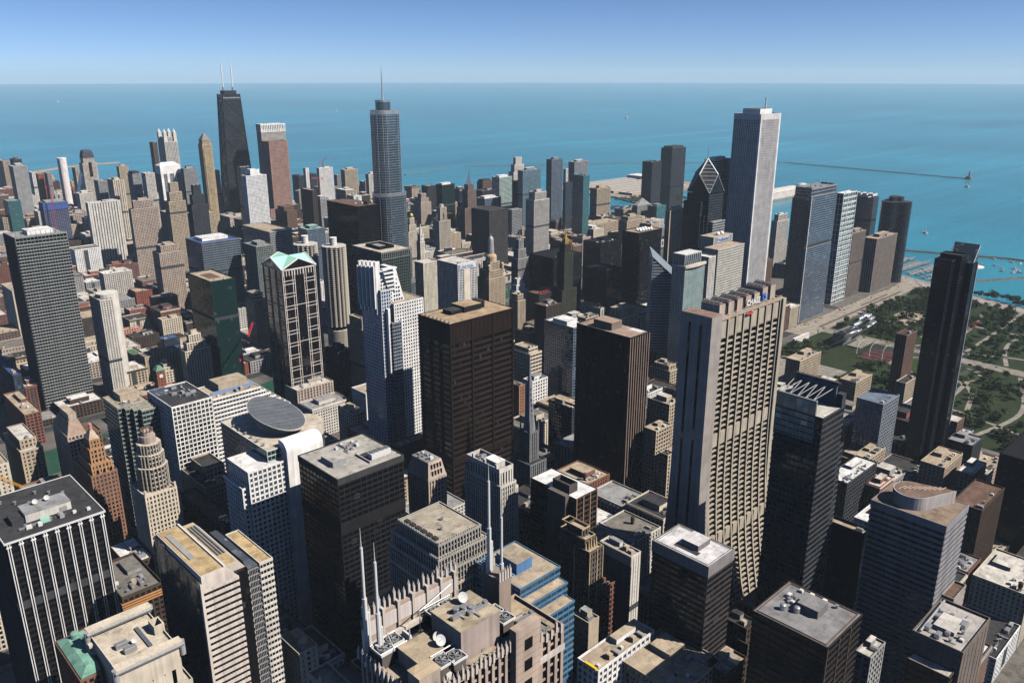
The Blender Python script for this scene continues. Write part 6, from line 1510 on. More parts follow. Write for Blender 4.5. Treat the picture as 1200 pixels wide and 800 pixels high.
# broad park drive beside the twin stage tower, with a sunken busway
single('park_drive', MB().poly([(1235, 588, .035), (1730, 596, .035), (1730, 634, .035), (1235, 634, .035)]), roof_mat((.34, .30, .25)), kind='structure')
single('park_drive_lane', MB().poly([(1300, 600, .045), (1640, 602, .045), (1640, 607, .045), (1300, 605, .045)]), roof_mat((.12, .10, .085)), kind='structure')
single('park_drive_lane', MB().poly([(1480, 611, .045), (1600, 612, .045), (1600, 616, .045), (1480, 615, .045)]), roof_mat((.12, .10, .085)), kind='structure')
def strip(name, pts, w, z, mat):
    m = MB(); n = len(pts); L_, R_ = [], []
    for i, p in enumerate(pts):
        a = Vector(pts[max(i-1, 0)]); b = Vector(pts[min(i+1, n-1)]); d = (b-a).normalized(); nrm = Vector((-d.y, d.x))
        L_.append(Vector(p) + nrm*w/2); R_.append(Vector(p) - nrm*w/2)
    for i in range(n-1): m.poly([(*R_[i], z), (*R_[i+1], z), (*L_[i+1], z), (*L_[i], z)])
    return single(name, m, mat, kind='structure')
def curve(pts, n=8):
    out = []
    for i in range(len(pts)-1):
        p0, p1, p2, p3 = (Vector(pts[max(i-1, 0)]), Vector(pts[i]), Vector(pts[i+1]), Vector(pts[min(i+2, len(pts)-1)]))
        for k in range(n):
            t = k/n
            out.append(tuple(.5*((2*p1) + (p2-p0)*t + (2*p0-5*p1+4*p2-p3)*t*t + (3*p1-p0-3*p2+p3)*t**3)))
    return out + [tuple(pts[-1])]
lsd = curve([(1560, -300), (1590, 100), (1640, 330), (1668, 440), (1712, 560), (1770, 680), (1860, 830), (1930, 1000)])
GR = lambda c: roof_mat(c)
grass_m = roof_mat((.024, .038, .012))
lawn = [(1140, 196), (1600, 60), (1650, 320), (1700, 480), (1740, 590), (1235, 586), (985, 586), (985, 215)]
single('park_lawn', MB().poly([(985, 210, .05), (1600, 60, .05), (1640, 300, .05), (1700, 480, .05), (1738, 586, .05), (985, 586, .05)]), grass_m, kind='structure')
single('park_lawn', MB().poly([(985, -300, .05), (1540, -300, .05), (1585, 50, .05), (985, 190, .05)]), grass_m, kind='structure')
strip('lakeshore_road', lsd, 34, .07, roof_mat((.34, .30, .265)))
strip('lakeshore_road_marking', lsd, .8, .08, sm_)
strip('harbour_walk', [(1738, 560), (1790, 690), (1880, 830)], 9, .09, CONC)
strip('columbus_road', [(1290, -300), (1290, 590)], 26, .075, roof_mat((.26, .235, .20)))
strip('monroe_road', [(985, 200), (1290, 200), (1640, 190)], 22, .078, roof_mat((.26, .235, .20)))
PATHS = ([(1310, 320), (1420, 350), (1560, 340)], [(1310, 450), (1420, 420), (1600, 440)], [(1330, 220), (1360, 300), (1330, 380)], [(1090, 300), (1180, 330), (1230, 420)], [(1000, 330), (1100, 330), (1260, 340)], [(1400, 260), (1480, 330), (1490, 430)], [(1310, 385), (1450, 385), (1640, 392)], [(1310, 255), (1450, 270), (1600, 255)], [(1000, 270), (1130, 250), (1270, 290)], [(1050, 215), (1080, 320), (1060, 430)])
for pts in PATHS:
    strip('park_path', curve(pts), 6, .085, CONC)
single('plaza', MB().poly([(1010, 470, .088), (1120, 470, .088), (1120, 570, .088), (1010, 570, .088)]), CONC, kind='structure')
for q in ((1415, 500, 1450, 535), (1460, 498, 1500, 545)): single('plaza', MB().poly([(q[0], q[1], .09), (q[2], q[1], .09), (q[2], q[3], .09), (q[0], q[3], .09)]), roof_mat((.44, .36, .29)), kind='structure')
COURTS = ((1475, 420, 50, 26), (1345, 440, 46, 14), (1500, 250, 60, 24), (1420, 215, 50, 18))
for i, (a, b, w, h) in enumerate(COURTS):
    single('tennis_court', MB().box(a, b, .09, a+w, b+h, .22), roof_mat((.17, .055, .04) if i < 2 else (.09, .05, .042)), kind='structure')
for k in range(6): single('flower_bed', MB().box(1360+k*24, 458+(k % 2)*9, .09, 1378+k*24, 463+(k % 2)*9, .5), flat_mat((.10, .16, .03), .9), kind='structure')

# concert shell: curled steel ribbons, trellis of pipes, red seats
def bandshell():
    E = 42
    t = Thing('outdoor_bandshell', 'silver bandshell of curled steel ribbons beside the park lawn', 'bandshell', 1215+E, 545)
    st = flat_mat((.66, .68, .71), .34, .75, 'brushed_steel')
    rg = random.Random(4)
    t.part('stage_house', MB().box(1190+E, 562, .1, 1246+E, 580, 17), wall_mat((.24, .24, .25), .5, metal=.4))
    # ribbons: strips bent over the stage opening, facing south
    specs = [(-40, 8, 24, 24, .55), (-28, 14, 36, 24, .38), (-13, 20, 43, 19, .16), (2, 22, 44, 17, -.04), (17, 19, 41, 20, -.22), (31, 12, 34, 24, -.45), (43, 7, 24, 24, -.6), (-20, 6, 22, 20, .2), (22, 6, 22, 20, -.25)]
    for dx, z0, z1, w, tw in specs:
        rings = []
        for i in range(15):
            s = i/14; a = s*2.9 - .5
            y = 562 - 21*math.sin(a) + 3*s; z = z0 - 5 + (z1-z0+5)*(1 - (1-s)**1.6) + 7*math.sin(a*1.2)
            c = 1217 + E + dx + tw*16*s; hw = w*.5*(1 - .5*abs(s-.45))
            rings.append([(c-hw, y+3*tw, z), (c-hw*.3, y-1.6, z+1.2), (c+hw*.4, y-1.9, z+1.5), (c+hw, y-3*tw, z+.6), (c+hw, y-3*tw+.5, z+1.0), (c-hw, y+3*tw+.5, z+.4)])
        t.part('steel_ribbon', MB().loft(rings), st, smooth=True)
    t.part('stage_floor', MB().box(1190+E, 535, .1, 1245+E, 556, 2), CONC)
    t2 = Thing('pipe_trellis', 'arched lattice of white pipes spanning the concert lawn', 'trellis', 1217+E, 450)
    for k in range(9):
        x = 1180 + E + k*8.4
        m = MB(); pts = [(x + (1217+E-x)*.25*(i/10), 535 - i*15, 3 + 15*math.sin(math.pi*(.08 + .88*i/10))) for i in range(11)]
        for a, b in zip(pts, pts[1:]): m.tube(a, b, .34, 5)
        t2.part('arched_pipe', m, flat_mat((.42, .4, .37), .5))
    for k in range(8):
        y = 528 - k*19; m = MB(); pts = [(1176 + E + i*7.8, y + 10*math.sin(math.pi*i/10), 4 + 13*math.sin(math.pi*(.08+.84*i/10))) for i in range(11)]
        for a, b in zip(pts, pts[1:]): m.tube(a, b, .34, 5)
        t2.part('arched_pipe', m, flat_mat((.42, .4, .37), .5))
    t.o.location.y -= 32; t2.o.location.y -= 40; t2.o.location.x -= 32
    DX, DY = -32, -40
    for k in range(4):
        single('seating', MB().box(1182+E+DX+k*16, 486+DY, .12, 1196+E+DX+k*16, 530+DY, .8), roof_mat((.11, .045, .045)), kind='stuff')
    e = [(1214 + E + DX + 38*math.cos(2*math.pi*i/36), 428 + DY + 58*math.sin(2*math.pi*i/36), .095) for i in range(36)]
    single('concert_lawn', MB().poly(e), roof_mat((.038, .066, .018)), kind='structure')
    e = [(1214 + E + DX + 42*math.cos(2*math.pi*i/36), 432 + DY + 66*math.sin(2*math.pi*i/36), .092) for i in range(36)]
    single('concert_path', MB().poly(e), CONC, kind='structure')
bandshell()
def hall(name, label, x0, y0, x1, y1, h, wc, rc, cat='hall'):
    t = Thing(name, label, cat, (x0+x1)/2, (y0+y1)/2)
    t.part('wall', MB().box(x0, y0, 0, x1, y1, h), wall_mat(wc)); t.part('roof', MB().box(x0-.5, y0-.5, h+.01, x1+.5, y1+.5, h+.6), roof_mat(rc))
    return t
hall('theatre_box', 'low white flat roofed box beside the silver bandshell', 1180, 584.5, 1228, 587.8, 9, 'offwhite', 'white')
hall('ice_rink_hall', 'pale flat roofed pavilion north of the silver bandshell', 1150, 640, 1226, 668, 8, 'tan', (.6, .52, .44))
# harbour and lake works
def rocks(name, label, pts, w, z=-1.2, cat='breakwater', c=(.10, .15, .165)):
    m = MB(); pts = [Vector(p) for p in pts]
    for i, (a, b) in enumerate(zip(pts, pts[1:])):
        d = (b-a).normalized(); n = Vector((-d.y, d.x))
        m.loft([[(*(a+n*w), -4), (*(a-n*w), -4), (*(a-n*w*.45), z), (*(a+n*w*.45), z)], [(*(b+n*w), -4), (*(b-n*w), -4), (*(b-n*w*.45), z), (*(b+n*w*.45), z)]])
    return single(name, m, roof_mat(c), label, cat)
rocks('breakwater', 'long straight breakwater far out on the lake ending at the lighthouse', [(2531, 2942), (3248, 2464), (3733, 1997), (3683, 1170)], 6, .1)
rocks('breakwater', 'short slanting breakwater beside the silver spired skyscraper', [(2120, 2850), (2400, 2945)], 6, .1)
rocks('breakwater', 'dark harbour wall enclosing the moored boats', [(1880, 860), (2050, 770), (2130, 560), (2140, 420)], 5, .4, c=(.12, .11, .10))
rocks('breakwater', 'low jetty south of the round boat dock', [(1800, 560), (1960, 470), (2040, 420)], 5, -.3, c=(.14, .13, .12))
rocks('beach_pier', 'sandy hooked beach pier far along the northern shore', [(930, 3900), (1060, 4080), (1180, 4170), (1300, 4215), (1440, 4215)], 34, -1.4, 'beach', (.42, .31, .21))
single('beach_sand', MB().poly([(930, 3700, -1.9), (1000, 3650, -1.9), (1060, 3900, -1.9), (1010, 4080, -1.9), (900, 4300, -1.9)]), roof_mat((.42, .31, .21)), kind='structure')
t = Thing('lighthouse', 'small white lighthouse at the end of the far breakwater', 'lighthouse', 3683, 1160)
t.part('base', MB().cyl(3683, 1160, 14, -4, 3, 12), CONC); t.part('tower', MB().cyl(3683, 1160, 4.5, 3, 24, 12, 3.2), wall_mat((.3, .28, .28))); t.part('keeper_house', MB().box(3670, 1152, 3, 3680, 1168, 9), wall_mat((.25, .2, .19))); t.part('lantern_room', MB().cyl(3683, 1160, 2.4, 24, 28, 10).cyl(3683, 1160, 2.6, 28.01, 31, 10, .2), wall_mat('grey'))
# water works, pier and its shed roofs
single('filtration_platform', MB().box(2240, 1760, -4, 2760, 2140, 1.5), roof_mat((.33, .29, .25)), kind='structure')
single('park_lawn', MB().poly([(2160, 1600, 1.0), (2300, 1560, 1.0), (2420, 1750, 1.0), (2230, 1790, 1.0)]), grass_m, kind='structure')
single('park_platform', MB().prism([(2150, 1590), (2305, 1545), (2430, 1758), (2230, 1800)], -4, .98), CONC, kind='structure')
for i in range(4):
    t = hall('filter_house', ('wide pale flat roofed filter hall on the lake platform, %s' % ('southern long one', 'second long one', 'third long one', 'northern long one')[i]), 2300, 1790 + i*82, 2640, 1850 + i*82, 9, 'tan', (.5, .46, .4), 'waterworks')
    t.part('roof_ridge', MB().box(2310, 1815+i*82, 9.62, 2630, 1822+i*82, 12), wall_mat('grey'))
hall('pump_house', 'white topped pump house at the lake end of the filter halls', 2660, 1960, 2730, 2100, 18, 'offwhite', 'white', 'waterworks')
single('pier_deck', MB().box(1880, 1395, -4, 2860, 1470, 1.6), CONC, kind='structure')
t = hall('pier_shed', 'long pale exhibition shed on the lake pier behind the tallest granite shaft', 2300, 1402, 2760, 1464, 22, 'offwhite', (.62, .58, .54))
for k in range(14): t.part('roof_vault', MB().loft([[(2304+k*32, 1404+58*s/8, 22.7+7*math.sin(math.pi*s/8)) for s in range(9)], [(2334+k*32, 1404+58*s/8, 22.7+7*math.sin(math.pi*s/8)) for s in range(9)]]), wall_mat('offwhite'))
t = hall('pier_hall', 'domed brick hall at the tip of the lake pier', 2780, 1405, 2850, 1462, 18, (.4, .26, .2), (.55, .48, .42))
t.part('dome', MB().dome(2820, 1433, 22, 18.7, 14), wall_mat('offwhite'))
# boats
def boat_mesh(name, L, mast, c):
    hull = MB().loft([[(-L/2, -L*.13, 0), (L*.2, -L*.15, 0), (L/2, 0, .2), (L*.2, L*.15, 0), (-L/2, L*.13, 0)], [(-L/2, -L*.15, 1.5), (L*.2, -L*.17, 1.6), (L*.56, 0, 2.0), (L*.2, L*.17, 1.6), (-L/2, L*.15, 1.5)]])
    hull.box(-L*.25, -L*.09, 1.5, L*.15, L*.09, 3.0)
    if mast: hull.cyl(0, 0, .16, 3, L*1.1, 5, .08)
    return _proto(name, hull, flat_mat(c, .5))
BO = [boat_mesh('motor_boat', 11, False, (.5, .5, .5)), boat_mesh('sailing_boat', 12, True, (.55, .55, .54)), boat_mesh('motor_boat', 15, False, (.42, .44, .46))]
def put_boat(me, x, y, rz, label, group, sc=1.0):
    o = bpy.data.objects.new('sailing_boat' if me is BO[1] else 'motor_boat', me); COL.objects.link(o); o.location = (x, y, -3.2); o.rotation_euler = (0, 0, rz); o.scale = (sc,)*3
    o['label'] = label; o['category'] = 'boat'
    if group: o['group'] = group
rb = random.Random(11)
for d in range(6):
    a0 = Vector((1890 - d*22 + (d > 3)*10, 812 - d*40)); a1 = a0 + Vector((128 + d*14, -14))
    n = (a1-a0).normalized(); pz = Vector((-n.y, n.x))
    tk = Thing('boat_dock', ('slim floating dock with moored boats, %s of the six in the harbour' % ('farthest', 'second farthest', 'third farthest', 'third closest', 'second closest', 'closest')[d]), 'dock', a0.x, a0.y)
    tk.part('deck', MB().loft([[(*(a0+pz*1.6), -3), (*(a0-pz*1.6), -3), (*(a0-pz*1.6), -2.2), (*(a0+pz*1.6), -2.2)], [(*(a1+pz*1.6), -3), (*(a1-pz*1.6), -3), (*(a1-pz*1.6), -2.2), (*(a1+pz*1.6), -2.2)]]), CONC)
    for k in range(18):
        for sgn in (-1, 1):
            if rb.random() < .12: continue
            p = a0 + n*(4 + k*7) + pz*(9*sgn); m = rb.choice((0, 0, 1, 2))
            put_boat(BO[m], p.x, p.y, math.atan2(pz.y, pz.x) + (0 if sgn > 0 else math.pi), 'white sailing boat moored at a harbour dock' if m == 1 else 'white motor boat moored at a harbour dock', 'boats moored at the docks')
for k in range(26):
    x, y = rb.uniform(1960, 2110), rb.uniform(430, 600)
    put_boat(BO[rb.choice((0, 1))], x, y, rb.uniform(0, 6.3), 'small boat at anchor inside the harbour wall', 'boats anchored in the harbour')
t = Thing('round_dock', 'round white floating clubhouse dock in the harbour', 'dock', 1990, 590)
t.part('deck', MB().cyl(1990, 590, 24, -3.2, -2, 32), wall_mat('white')); t.part('clubhouse', MB().cyl(1990, 590, 11, -2, 2.5, 20).cyl(1990, 590, 12, 2.51, 4, 20, 1), wall_mat((.5, .2, .18)))
for x, y, s, lab in ((6393, 5084, 5.5, 'lone pale boat far out on the open lake'), (3420, 1080, 2.2, 'small boat passing just inside the lighthouse'), (2330, 820, 1.6, 'tiny white sail beyond the harbour wall'), (5200, 8200, 4.5, 'white speck of a boat far out above the pointed tan tower'), (3900, 13500, 6, 'distant white boat high on the lake above the far beach')):
    put_boat(BO[1], x, y, 1.0, lab, None, s)

# trees
def crown_mesh(seed, r, h):
    rg = random.Random(seed); m = MB()
    lobes = [(rg.uniform(-.5, .5)*r, rg.uniform(-.5, .5)*r, h*rg.uniform(.5, .8), r*rg.uniform(.45, .7)) for _ in range(7)]
    for _ in range(330):
        cx, cy, cz, lr = rg.choice(lobes)
        v = Vector((rg.gauss(0, 1), rg.gauss(0, 1), rg.gauss(0, .8))).normalized() * lr * rg.uniform(.55, 1.05)
        c = Vector((cx, cy, cz)) + v; s = rg.uniform(.5, 1.0)
        u = Vector((rg.gauss(0, 1), rg.gauss(0, 1), rg.gauss(0, 1))).normalized(); w = u.cross(Vector((rg.gauss(0, 1), rg.gauss(0, 1), rg.gauss(0, 1)))).normalized()
        m.poly([c + u*s, c + w*s*.8, c - u*s, c - w*s*.8])
    return m
def leaf_mat(c):
    m, nt, b, N, L = _new('leaves')
    ge = N("ShaderNodeObjectInfo"); tc = N("ShaderNodeTexCoord")
    n = N("ShaderNodeTexNoise"); n.inputs['Scale'].default_value = .5; L(tc.outputs['Object'], n.inputs['Vector'])
    ad = N("ShaderNodeMath"); ad.operation = 'ADD'; L(ge.outputs['Random'], ad.inputs[0]); L(n.outputs[0], ad.inputs[1])
    mr = N("ShaderNodeMapRange"); mr.inputs['From Max'].default_value = 1.6; mr.inputs['To Min'].default_value = .55; mr.inputs['To Max'].default_value = 1.5
    L(ad.outputs[0], mr.inputs['Value'])
    mx = N("ShaderNodeVectorMath"); mx.operation = 'SCALE'; mx.inputs[0].default_value = c; L(mr.outputs[0], mx.inputs['Scale']); L(mx.outputs[0], b.inputs['Base Color'])
    b.inputs['Roughness'].default_value = .8; b.inputs['Specular IOR Level'].default_value = .15
    return m
LF = [leaf_mat(c) for c in ((.030, .055, .016), (.05, .075, .022), (.030, .048, .017))]
BK = flat_mat((.08, .06, .045), .9)
CRN = [_proto('crown', crown_mesh(i, 5.2 + .5*(i % 3), 11 + (i % 2)), LF[i % 3]) for i in range(6)]
TRK = _proto('trunk', MB().cyl(0, 0, .35, 0, 5, 6, .2).tube((0, 0, 4), (1.6, .6, 7), .15, 5).tube((0, 0, 4), (-1.3, -1, 7.5), .15, 5).tube((0, 0, 4.5), (.2, 1.5, 8), .12, 5), BK)
def tree(x, y, lab, grp, s, i):
    o = bpy.data.objects.new('shade_tree', None); COL.objects.link(o); o.location = (x, y, 0); o.rotation_euler = (0, 0, i*1.7); o.scale = (s, s, s)
    o['label'] = lab; o['category'] = 'tree'; o['group'] = grp
    share('trunk', TRK, o); share('crown', CRN[i % 6], o)
rt = random.Random(5)
zones = [((1010, 375, 1165, 465), 28, 'leafy green tree on the lawn before the silver bandshell'), ((1308, 470, 1640, 582), 92, 'leafy green tree in the grove along the park drive'), ((1308, 330, 1660, 440), 70, 'leafy green tree among the flower terraces of the park'),
         ((1110, 525, 1180, 584), 22, 'leafy green tree around the silver bandshell'), ((1000, 215, 1275, 350), 45, 'leafy green tree on the lawn beyond the black tower with slanted top'), ((1650, 420, 1720, 560), 22, 'leafy green tree between the lakeshore road and the harbour'), ((1310, 90, 1580, 185), 20, 'leafy green tree in the far south park')]
LOTS = []
for (x0, y0, x1, y1), n, lab in zones:
    k = tries = 0
    while k < n and tries < 4000:
        tries += 1
        x, y = rt.uniform(x0, x1), rt.uniform(y0, y1)
        if any(math.hypot(x-a, y-b) < 7.5 for a, b in LOTS): continue
        if 1405 < x < 1510 and 490 < y < 550: continue
        if min((Vector((x, y)) - Vector(p)).length for p in lsd) < 26: continue
        LOTS.append((x, y)); tree(x, y, lab, 'trees: ' + lab[17:], rt.uniform(.8, 1.35), k); k += 1
CLEAR = []
for pts in PATHS: CLEAR += curve(pts)
for a, b, w, h in COURTS: CLEAR += [(a + w*i/6, b + h*j/3) for i in range(7) for j in range(4)]
def grove(name, zones, n, seed):
    rg = random.Random(seed); m = MB()
    for _ in range(n):
        x0, y0, x1, y1 = rg.choice(zones); cx, cy = rg.uniform(x0, x1), rg.uniform(y0, y1); r = rg.choice((2.6, 3.4, 4.2, 5.2, 6.4))
        if any((cx-a)**2 + (cy-b)**2 < 110 for a, b in CLEAR) or min((cx-a)**2 + (cy-b)**2 for a, b in lsd) < 600 or abs(cx-1290) < 17 or abs(cy-198) < 14: continue
        if math.sin(cx*.045 + 1.3*math.sin(cy*.03)) + math.sin(cy*.06 + cx*.011) > .75: continue
        for _k in range(46):
            v = Vector((rg.gauss(0, 1), rg.gauss(0, 1), abs(rg.gauss(0, 1)))).normalized()*r*rg.uniform(.6, 1)
            c = Vector((cx, cy, 3)) + v; s = rg.uniform(.9, 1.7)
            u = Vector((rg.gauss(0, 1), rg.gauss(0, 1), rg.gauss(0, 1))).normalized(); w = u.cross(Vector((rg.gauss(0, 1), rg.gauss(0, 1), rg.gauss(0, 1)))).normalized()
            m.poly([c+u*s, c+w*s, c-u*s, c-w*s])
    o = single(name, m, LF[2], kind='stuff')
grove('woodland', [(2170, 1590, 2400, 1770)], 120, 3)
grove('woodland', [(1308, 460, 1640, 584), (1308, 320, 1650, 440), (1000, -200, 1270, 180), (1310, -250, 1560, 170), (1640, 380, 1720, 580), (990, 215, 1110, 460), (990, 215, 1270, 380), (1640, 400, 1715, 560), (1110, 360, 1165, 470)], 1800, 4)
grove('woodland', [(1230, 700, 1290, 860), (1400, 700, 1500, 800)], 60, 6)
# ------------------------------------------------------------------ roof dishes, cranes, signs on the plainer towers
t = TW['dish'][0]; x0, y0, x1, y1, z = TW['dish'][1]
for i in range(9): t.part('large_dish', MB().dome(x0+14+(i % 5)*7+(i//5)*3, y0+8+(i//5)*9, 3.1, z+2, 3.2).cyl(x0+14+(i % 5)*7+(i//5)*3, y0+8+(i//5)*9, .6, z, z+2, 6), flat_mat((.8, .8, .8), .45))
t = TW['f340'][0]; x0, y0, x1, y1, z = TW['f340'][1]
for k in range(22): t.part('white_rung', MB().box(x0-.3, y0-.6, 6+k*9, x1+.3, y0+.3, 7.2+k*9), wall_mat('white'))
for x in (x0, x0+(x1-x0)*.35, x1-1): t.part('white_stile', MB().box(x-.5, y0-.7, 0, x+.7, y0+.3, z), wall_mat('white'))
t = TW['brs'][0]; x0, y0, x1, y1, z = TW['brs'][1]
for k in range(3): t.part('roof_frame', MB().ring(x0+2+k*1.5, y0+4+k*14, x1-1, y0+14+k*14, .9, z+4, z+9), WHITE)
t = TW['cwin'][0]; x0, y0, x1, y1, z = TW['cwin'][1]
t.part('window_hoist', MB().box(x0-1.2, y0+1, z+1.4, x0+.3, y0+9, z+2.6), flat_mat((.75, .5, .02), .5))
t = TW['wshaft'][0]; x0, y0, x1, y1, z = TW['wshaft'][1]
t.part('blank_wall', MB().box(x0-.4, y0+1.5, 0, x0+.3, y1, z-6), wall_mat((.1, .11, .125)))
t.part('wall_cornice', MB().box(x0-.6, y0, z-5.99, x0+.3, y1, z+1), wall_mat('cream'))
t = TW['pav9'][0]; x0, y0, x1, y1, z = TW['pav9'][1]
t.part('tennis_court', MB().box(x0+2, y0+6, z+.02, x1-2, y0+30, z+.1).box(x0+2, y0+34, z+.02, x1-2, y1-6, z+.1), flat_mat((.07, .13, .06), .9))
t.part('blue_edge', MB().box(x0-.4, y0-.4, z-1.2, x1+.2, y0-.1, z+.6), flat_mat((.2, .4, .62), .6))
t = TW['x1'][0]; x0, y0, x1, y1, z = TW['x1'][1]
t.part('blue_netting', MB().ring(x0-.8, y0-.8, x1+.8, y1+.8, .4, z-16, z-1), wall_mat('netblue'))
t.part('column_stubs', MB().box(x0+6, y0+6, z, x1-8, y1-8, z+5), wall_mat('grey'))
t = TW['low2'][0]; x0, y0, x1, y1, z = TW['low2'][1]
for k, dz in enumerate((-4, -6, -8)): t.part('copper_cornice', MB().ring(x0-.9+k*.15, y0-.9+k*.15, x1+.9-k*.15, y1+.9-k*.15, .8, z+dz, z+dz+.9), wall_mat((.45, .22, .09)))
t = TW['brn2'][0]; x0, y0, x1, y1, z = TW['brn2'][1]
for k in range(6): t.part('red_tank', MB().cyl(x0+8+k*6, y0+5, 2, z, z+3.4, 10), flat_mat((.4, .05, .04), .6))
t = TW['e1'][0]; x0, y0, x1, y1, z = TW['e1'][1]
t.part('gold_dome', MB().dome((x0+x1)/2, (y0+y1)/2, 4, z+4, 6), flat_mat((.6, .42, .08), .4, .4))
t = TW['wpod'][0]
# clock tower of the red brick riverside building
t = Thing('brick_clock_tower', 'red brick clock tower with a green pyramid cap beside the river', 'clock tower', 356, 1030)
ct = Z['clock']
fac(t, ct[0], ct[1], ct[0]+10, ct[1]+10, 0, 62, S('grid', (.22, .075, .05), 'dk', 3.4, 4, 2, 2), roof='dark')
t.part('clock_face', MB().loft([[(ct[0]+5+2.4*math.cos(2*math.pi*i/20), ct[1]-.1, 55+2.4*math.sin(2*math.pi*i/20)) for i in range(20)], [(ct[0]+5+2.4*math.cos(2*math.pi*i/20), ct[1]-.4, 55+2.4*math.sin(2*math.pi*i/20)) for i in range(20)]]), WHITE)
t.part('cap_roof', MB().loft([[(ct[0]-.6, ct[1]-.6, 62), (ct[0]+10.6, ct[1]-.6, 62), (ct[0]+10.6, ct[1]+10.6, 62), (ct[0]-.6, ct[1]+10.6, 62)], [(ct[0]+3, ct[1]+3, 67), (ct[0]+7, ct[1]+3, 67), (ct[0]+7, ct[1]+7, 67), (ct[0]+3, ct[1]+7, 67)]]), wall_mat((.12, .25, .18)))
fac(t, ct[0]+10.01, ct[1], ct[0]+26, ct[1]+22, 0, 36, S('grid', (.24, .085, .06), 'dk', 3.4, 4, 1.6, 1.6), roof='tan'); fac(t, ct[0]-40, ct[1], ct[0]-.01, ct[1]+22, 0, 36, S('grid', (.24, .085, .06), 'dk', 3.4, 4, 1.6, 1.6), roof='tan')
def crane(label, x, y, z0, h, jx, jy, jz, c):
    t = Thing('tower_crane', label, 'crane', x, y)
    cm = flat_mat(c, .5)
    def lattice(a, b, w, n):
        m = MB(); a, b = Vector(a), Vector(b); d = (b-a).normalized()
        u = d.cross(Vector((0, 0, 1)) if abs(d.z) < .9 else Vector((1, 0, 0))).normalized(); v = d.cross(u)
        cs = [u*w+v*w, u*w-v*w, -u*w-v*w, -u*w+v*w]
        for q in cs: m.tube(a+q, b+q, w*.22, 4)
        for i in range(n):
            p, r = a.lerp(b, i/n), a.lerp(b, (i+1)/n)
            for k in range(4): m.tube(p+cs[k], r+cs[(k+1) % 4], w*.15, 4)
        return m
    t.part('mast', lattice((x, y, z0), (x, y, z0+h), 1.1, int(h/4)+1), cm)
    t.part('jib', lattice((x, y, z0+h), (jx, jy, jz), .9, 14), cm)
    b = Vector((x, y, z0+h)) - (Vector((jx, jy, z0+h)) - Vector((x, y, z0+h))).normalized()*9
    t.part('counter_jib', lattice((x, y, z0+h), tuple(b), .8, 4), cm)
    t.part('counterweight', MB().box(b.x-1.6, b.y-1.6, z0+h-2.4, b.x+1.6, b.y+1.6, z0+h+.6), cm)
    t.part('cab', MB().box(x-1.5, y-1.5, z0+h-.6, x+1.5, y+1.5, z0+h+2.4), cm)
crane('red crane beside the green pedimented tower, jib raised steeply', *Z['crane1'], (.55, .02, .05))
crane('yellow crane with a long jib beside the twin wing tan block', *Z['crane2'], (.75, .36, .02))
crane('slim red tower crane against the blue wrapped tower', *Z['crane3'], (.45, .03, .08))
crane('pale red crane rising from the lakefront construction tower', *Z['crane4'], (.45, .12, .1))
crane('orange crane at the foot of the lakefront construction tower', *Z['crane5'], (.55, .12, .06))

# ------------------------------------------------------------------ ordinary blocks that fill the city grid
TAGS = [('black tapering tower', 1068, 2217), ('pointed tan tower', 891, 2002), ('four lantern tower', 940, 2348), ('rosy granite tower', 1110, 2060), ('white fluted tower', 590, 1860), ('pinkish tan grid tower', 635, 1752),
 ('black white banded slab', 397, 1620), ('dark green glass tower', 450, 1040), ('striped office slab with white plant', 577, 1300), ('silver spired skyscraper', 800, 1120), ('black steel tower', 731, 1126), ('corncob towers', 611, 1030),
 ('green pedimented tower', 473, 871), ('drum topped block', 262, 525), ('orange setback tower', 180, 678), ('white notched tower', 480, 670), ('brown steel tower', 481, 560), ('black ribbed tower', 586, 470), ('flared bank tower', 483, 285),
 ('domed lantern tower', 845, 924), ('white clock tower', 888, 1140), ('gothic ribbed tower', 1146, 1413), ('steel pointed tower', 1268, 1460), ('teal glass tower', 1445, 1273), ('dark lakeside pair', 2035, 1480), ('tan ribbed hotel', 1637, 1376),
 ('tall granite shaft', 1234, 716), ('diamond topped tower', 1052, 702), ('twin stage glass tower', 1342, 656), ('trussed roof tower', 447, 207), ('teardrop roof tower', 489, 151), ('slant topped black tower', 878, 262), ('cream setback tower', 420, 1046),
 ('dark domed tower', 752, 2434), ('wide plain grey slab', 604, 2520), ('white round tower', 782, 2765), ('black box pair', 1040, 930), ('satellite dish tower', 1080, 817), ('lakefront construction tower', 1280, 2103), ('white crowned tan tower', 1409, 2176), ('white stepped tower', 1596, 1637), ('pale gridded apartment block', 486, 1516), ('greenish grey tower', 745, 1888), ('wide bowed tan tower', 783, 1823)]
FILLW = [('tan', 'tan'), ('cream', 'cream'), ('grey', 'grey'), ('red', 'red brick'), ('brown', 'brown brick'), ('offwhite', 'pale'), ('dbrown', 'dark brown'), ('pinktan', 'pinkish'), ('redbrown', 'maroon brick'), ('white', 'white')]
FILLR = [('grey', 'grey'), ('white', 'white'), ('tan', 'tan'), ('dark', 'black'), ('gravel', 'gravel'), ('offwhite', 'pale')]
PAL['dark'] = (.05, .05, .052)
rf = random.Random(21)
def visible(x, y, z):
    v = cam_inv @ Vector((x, y, z))
    if v.z > -10: return False
    return abs(v.x / -v.z) < .64 and -.47 < v.y / -v.z < .43
cam_inv = (Matrix.Translation(cam.location) @ cam.rotation_euler.to_matrix().to_4x4()).inverted()
nf = 0; lot = 0; FILL = []
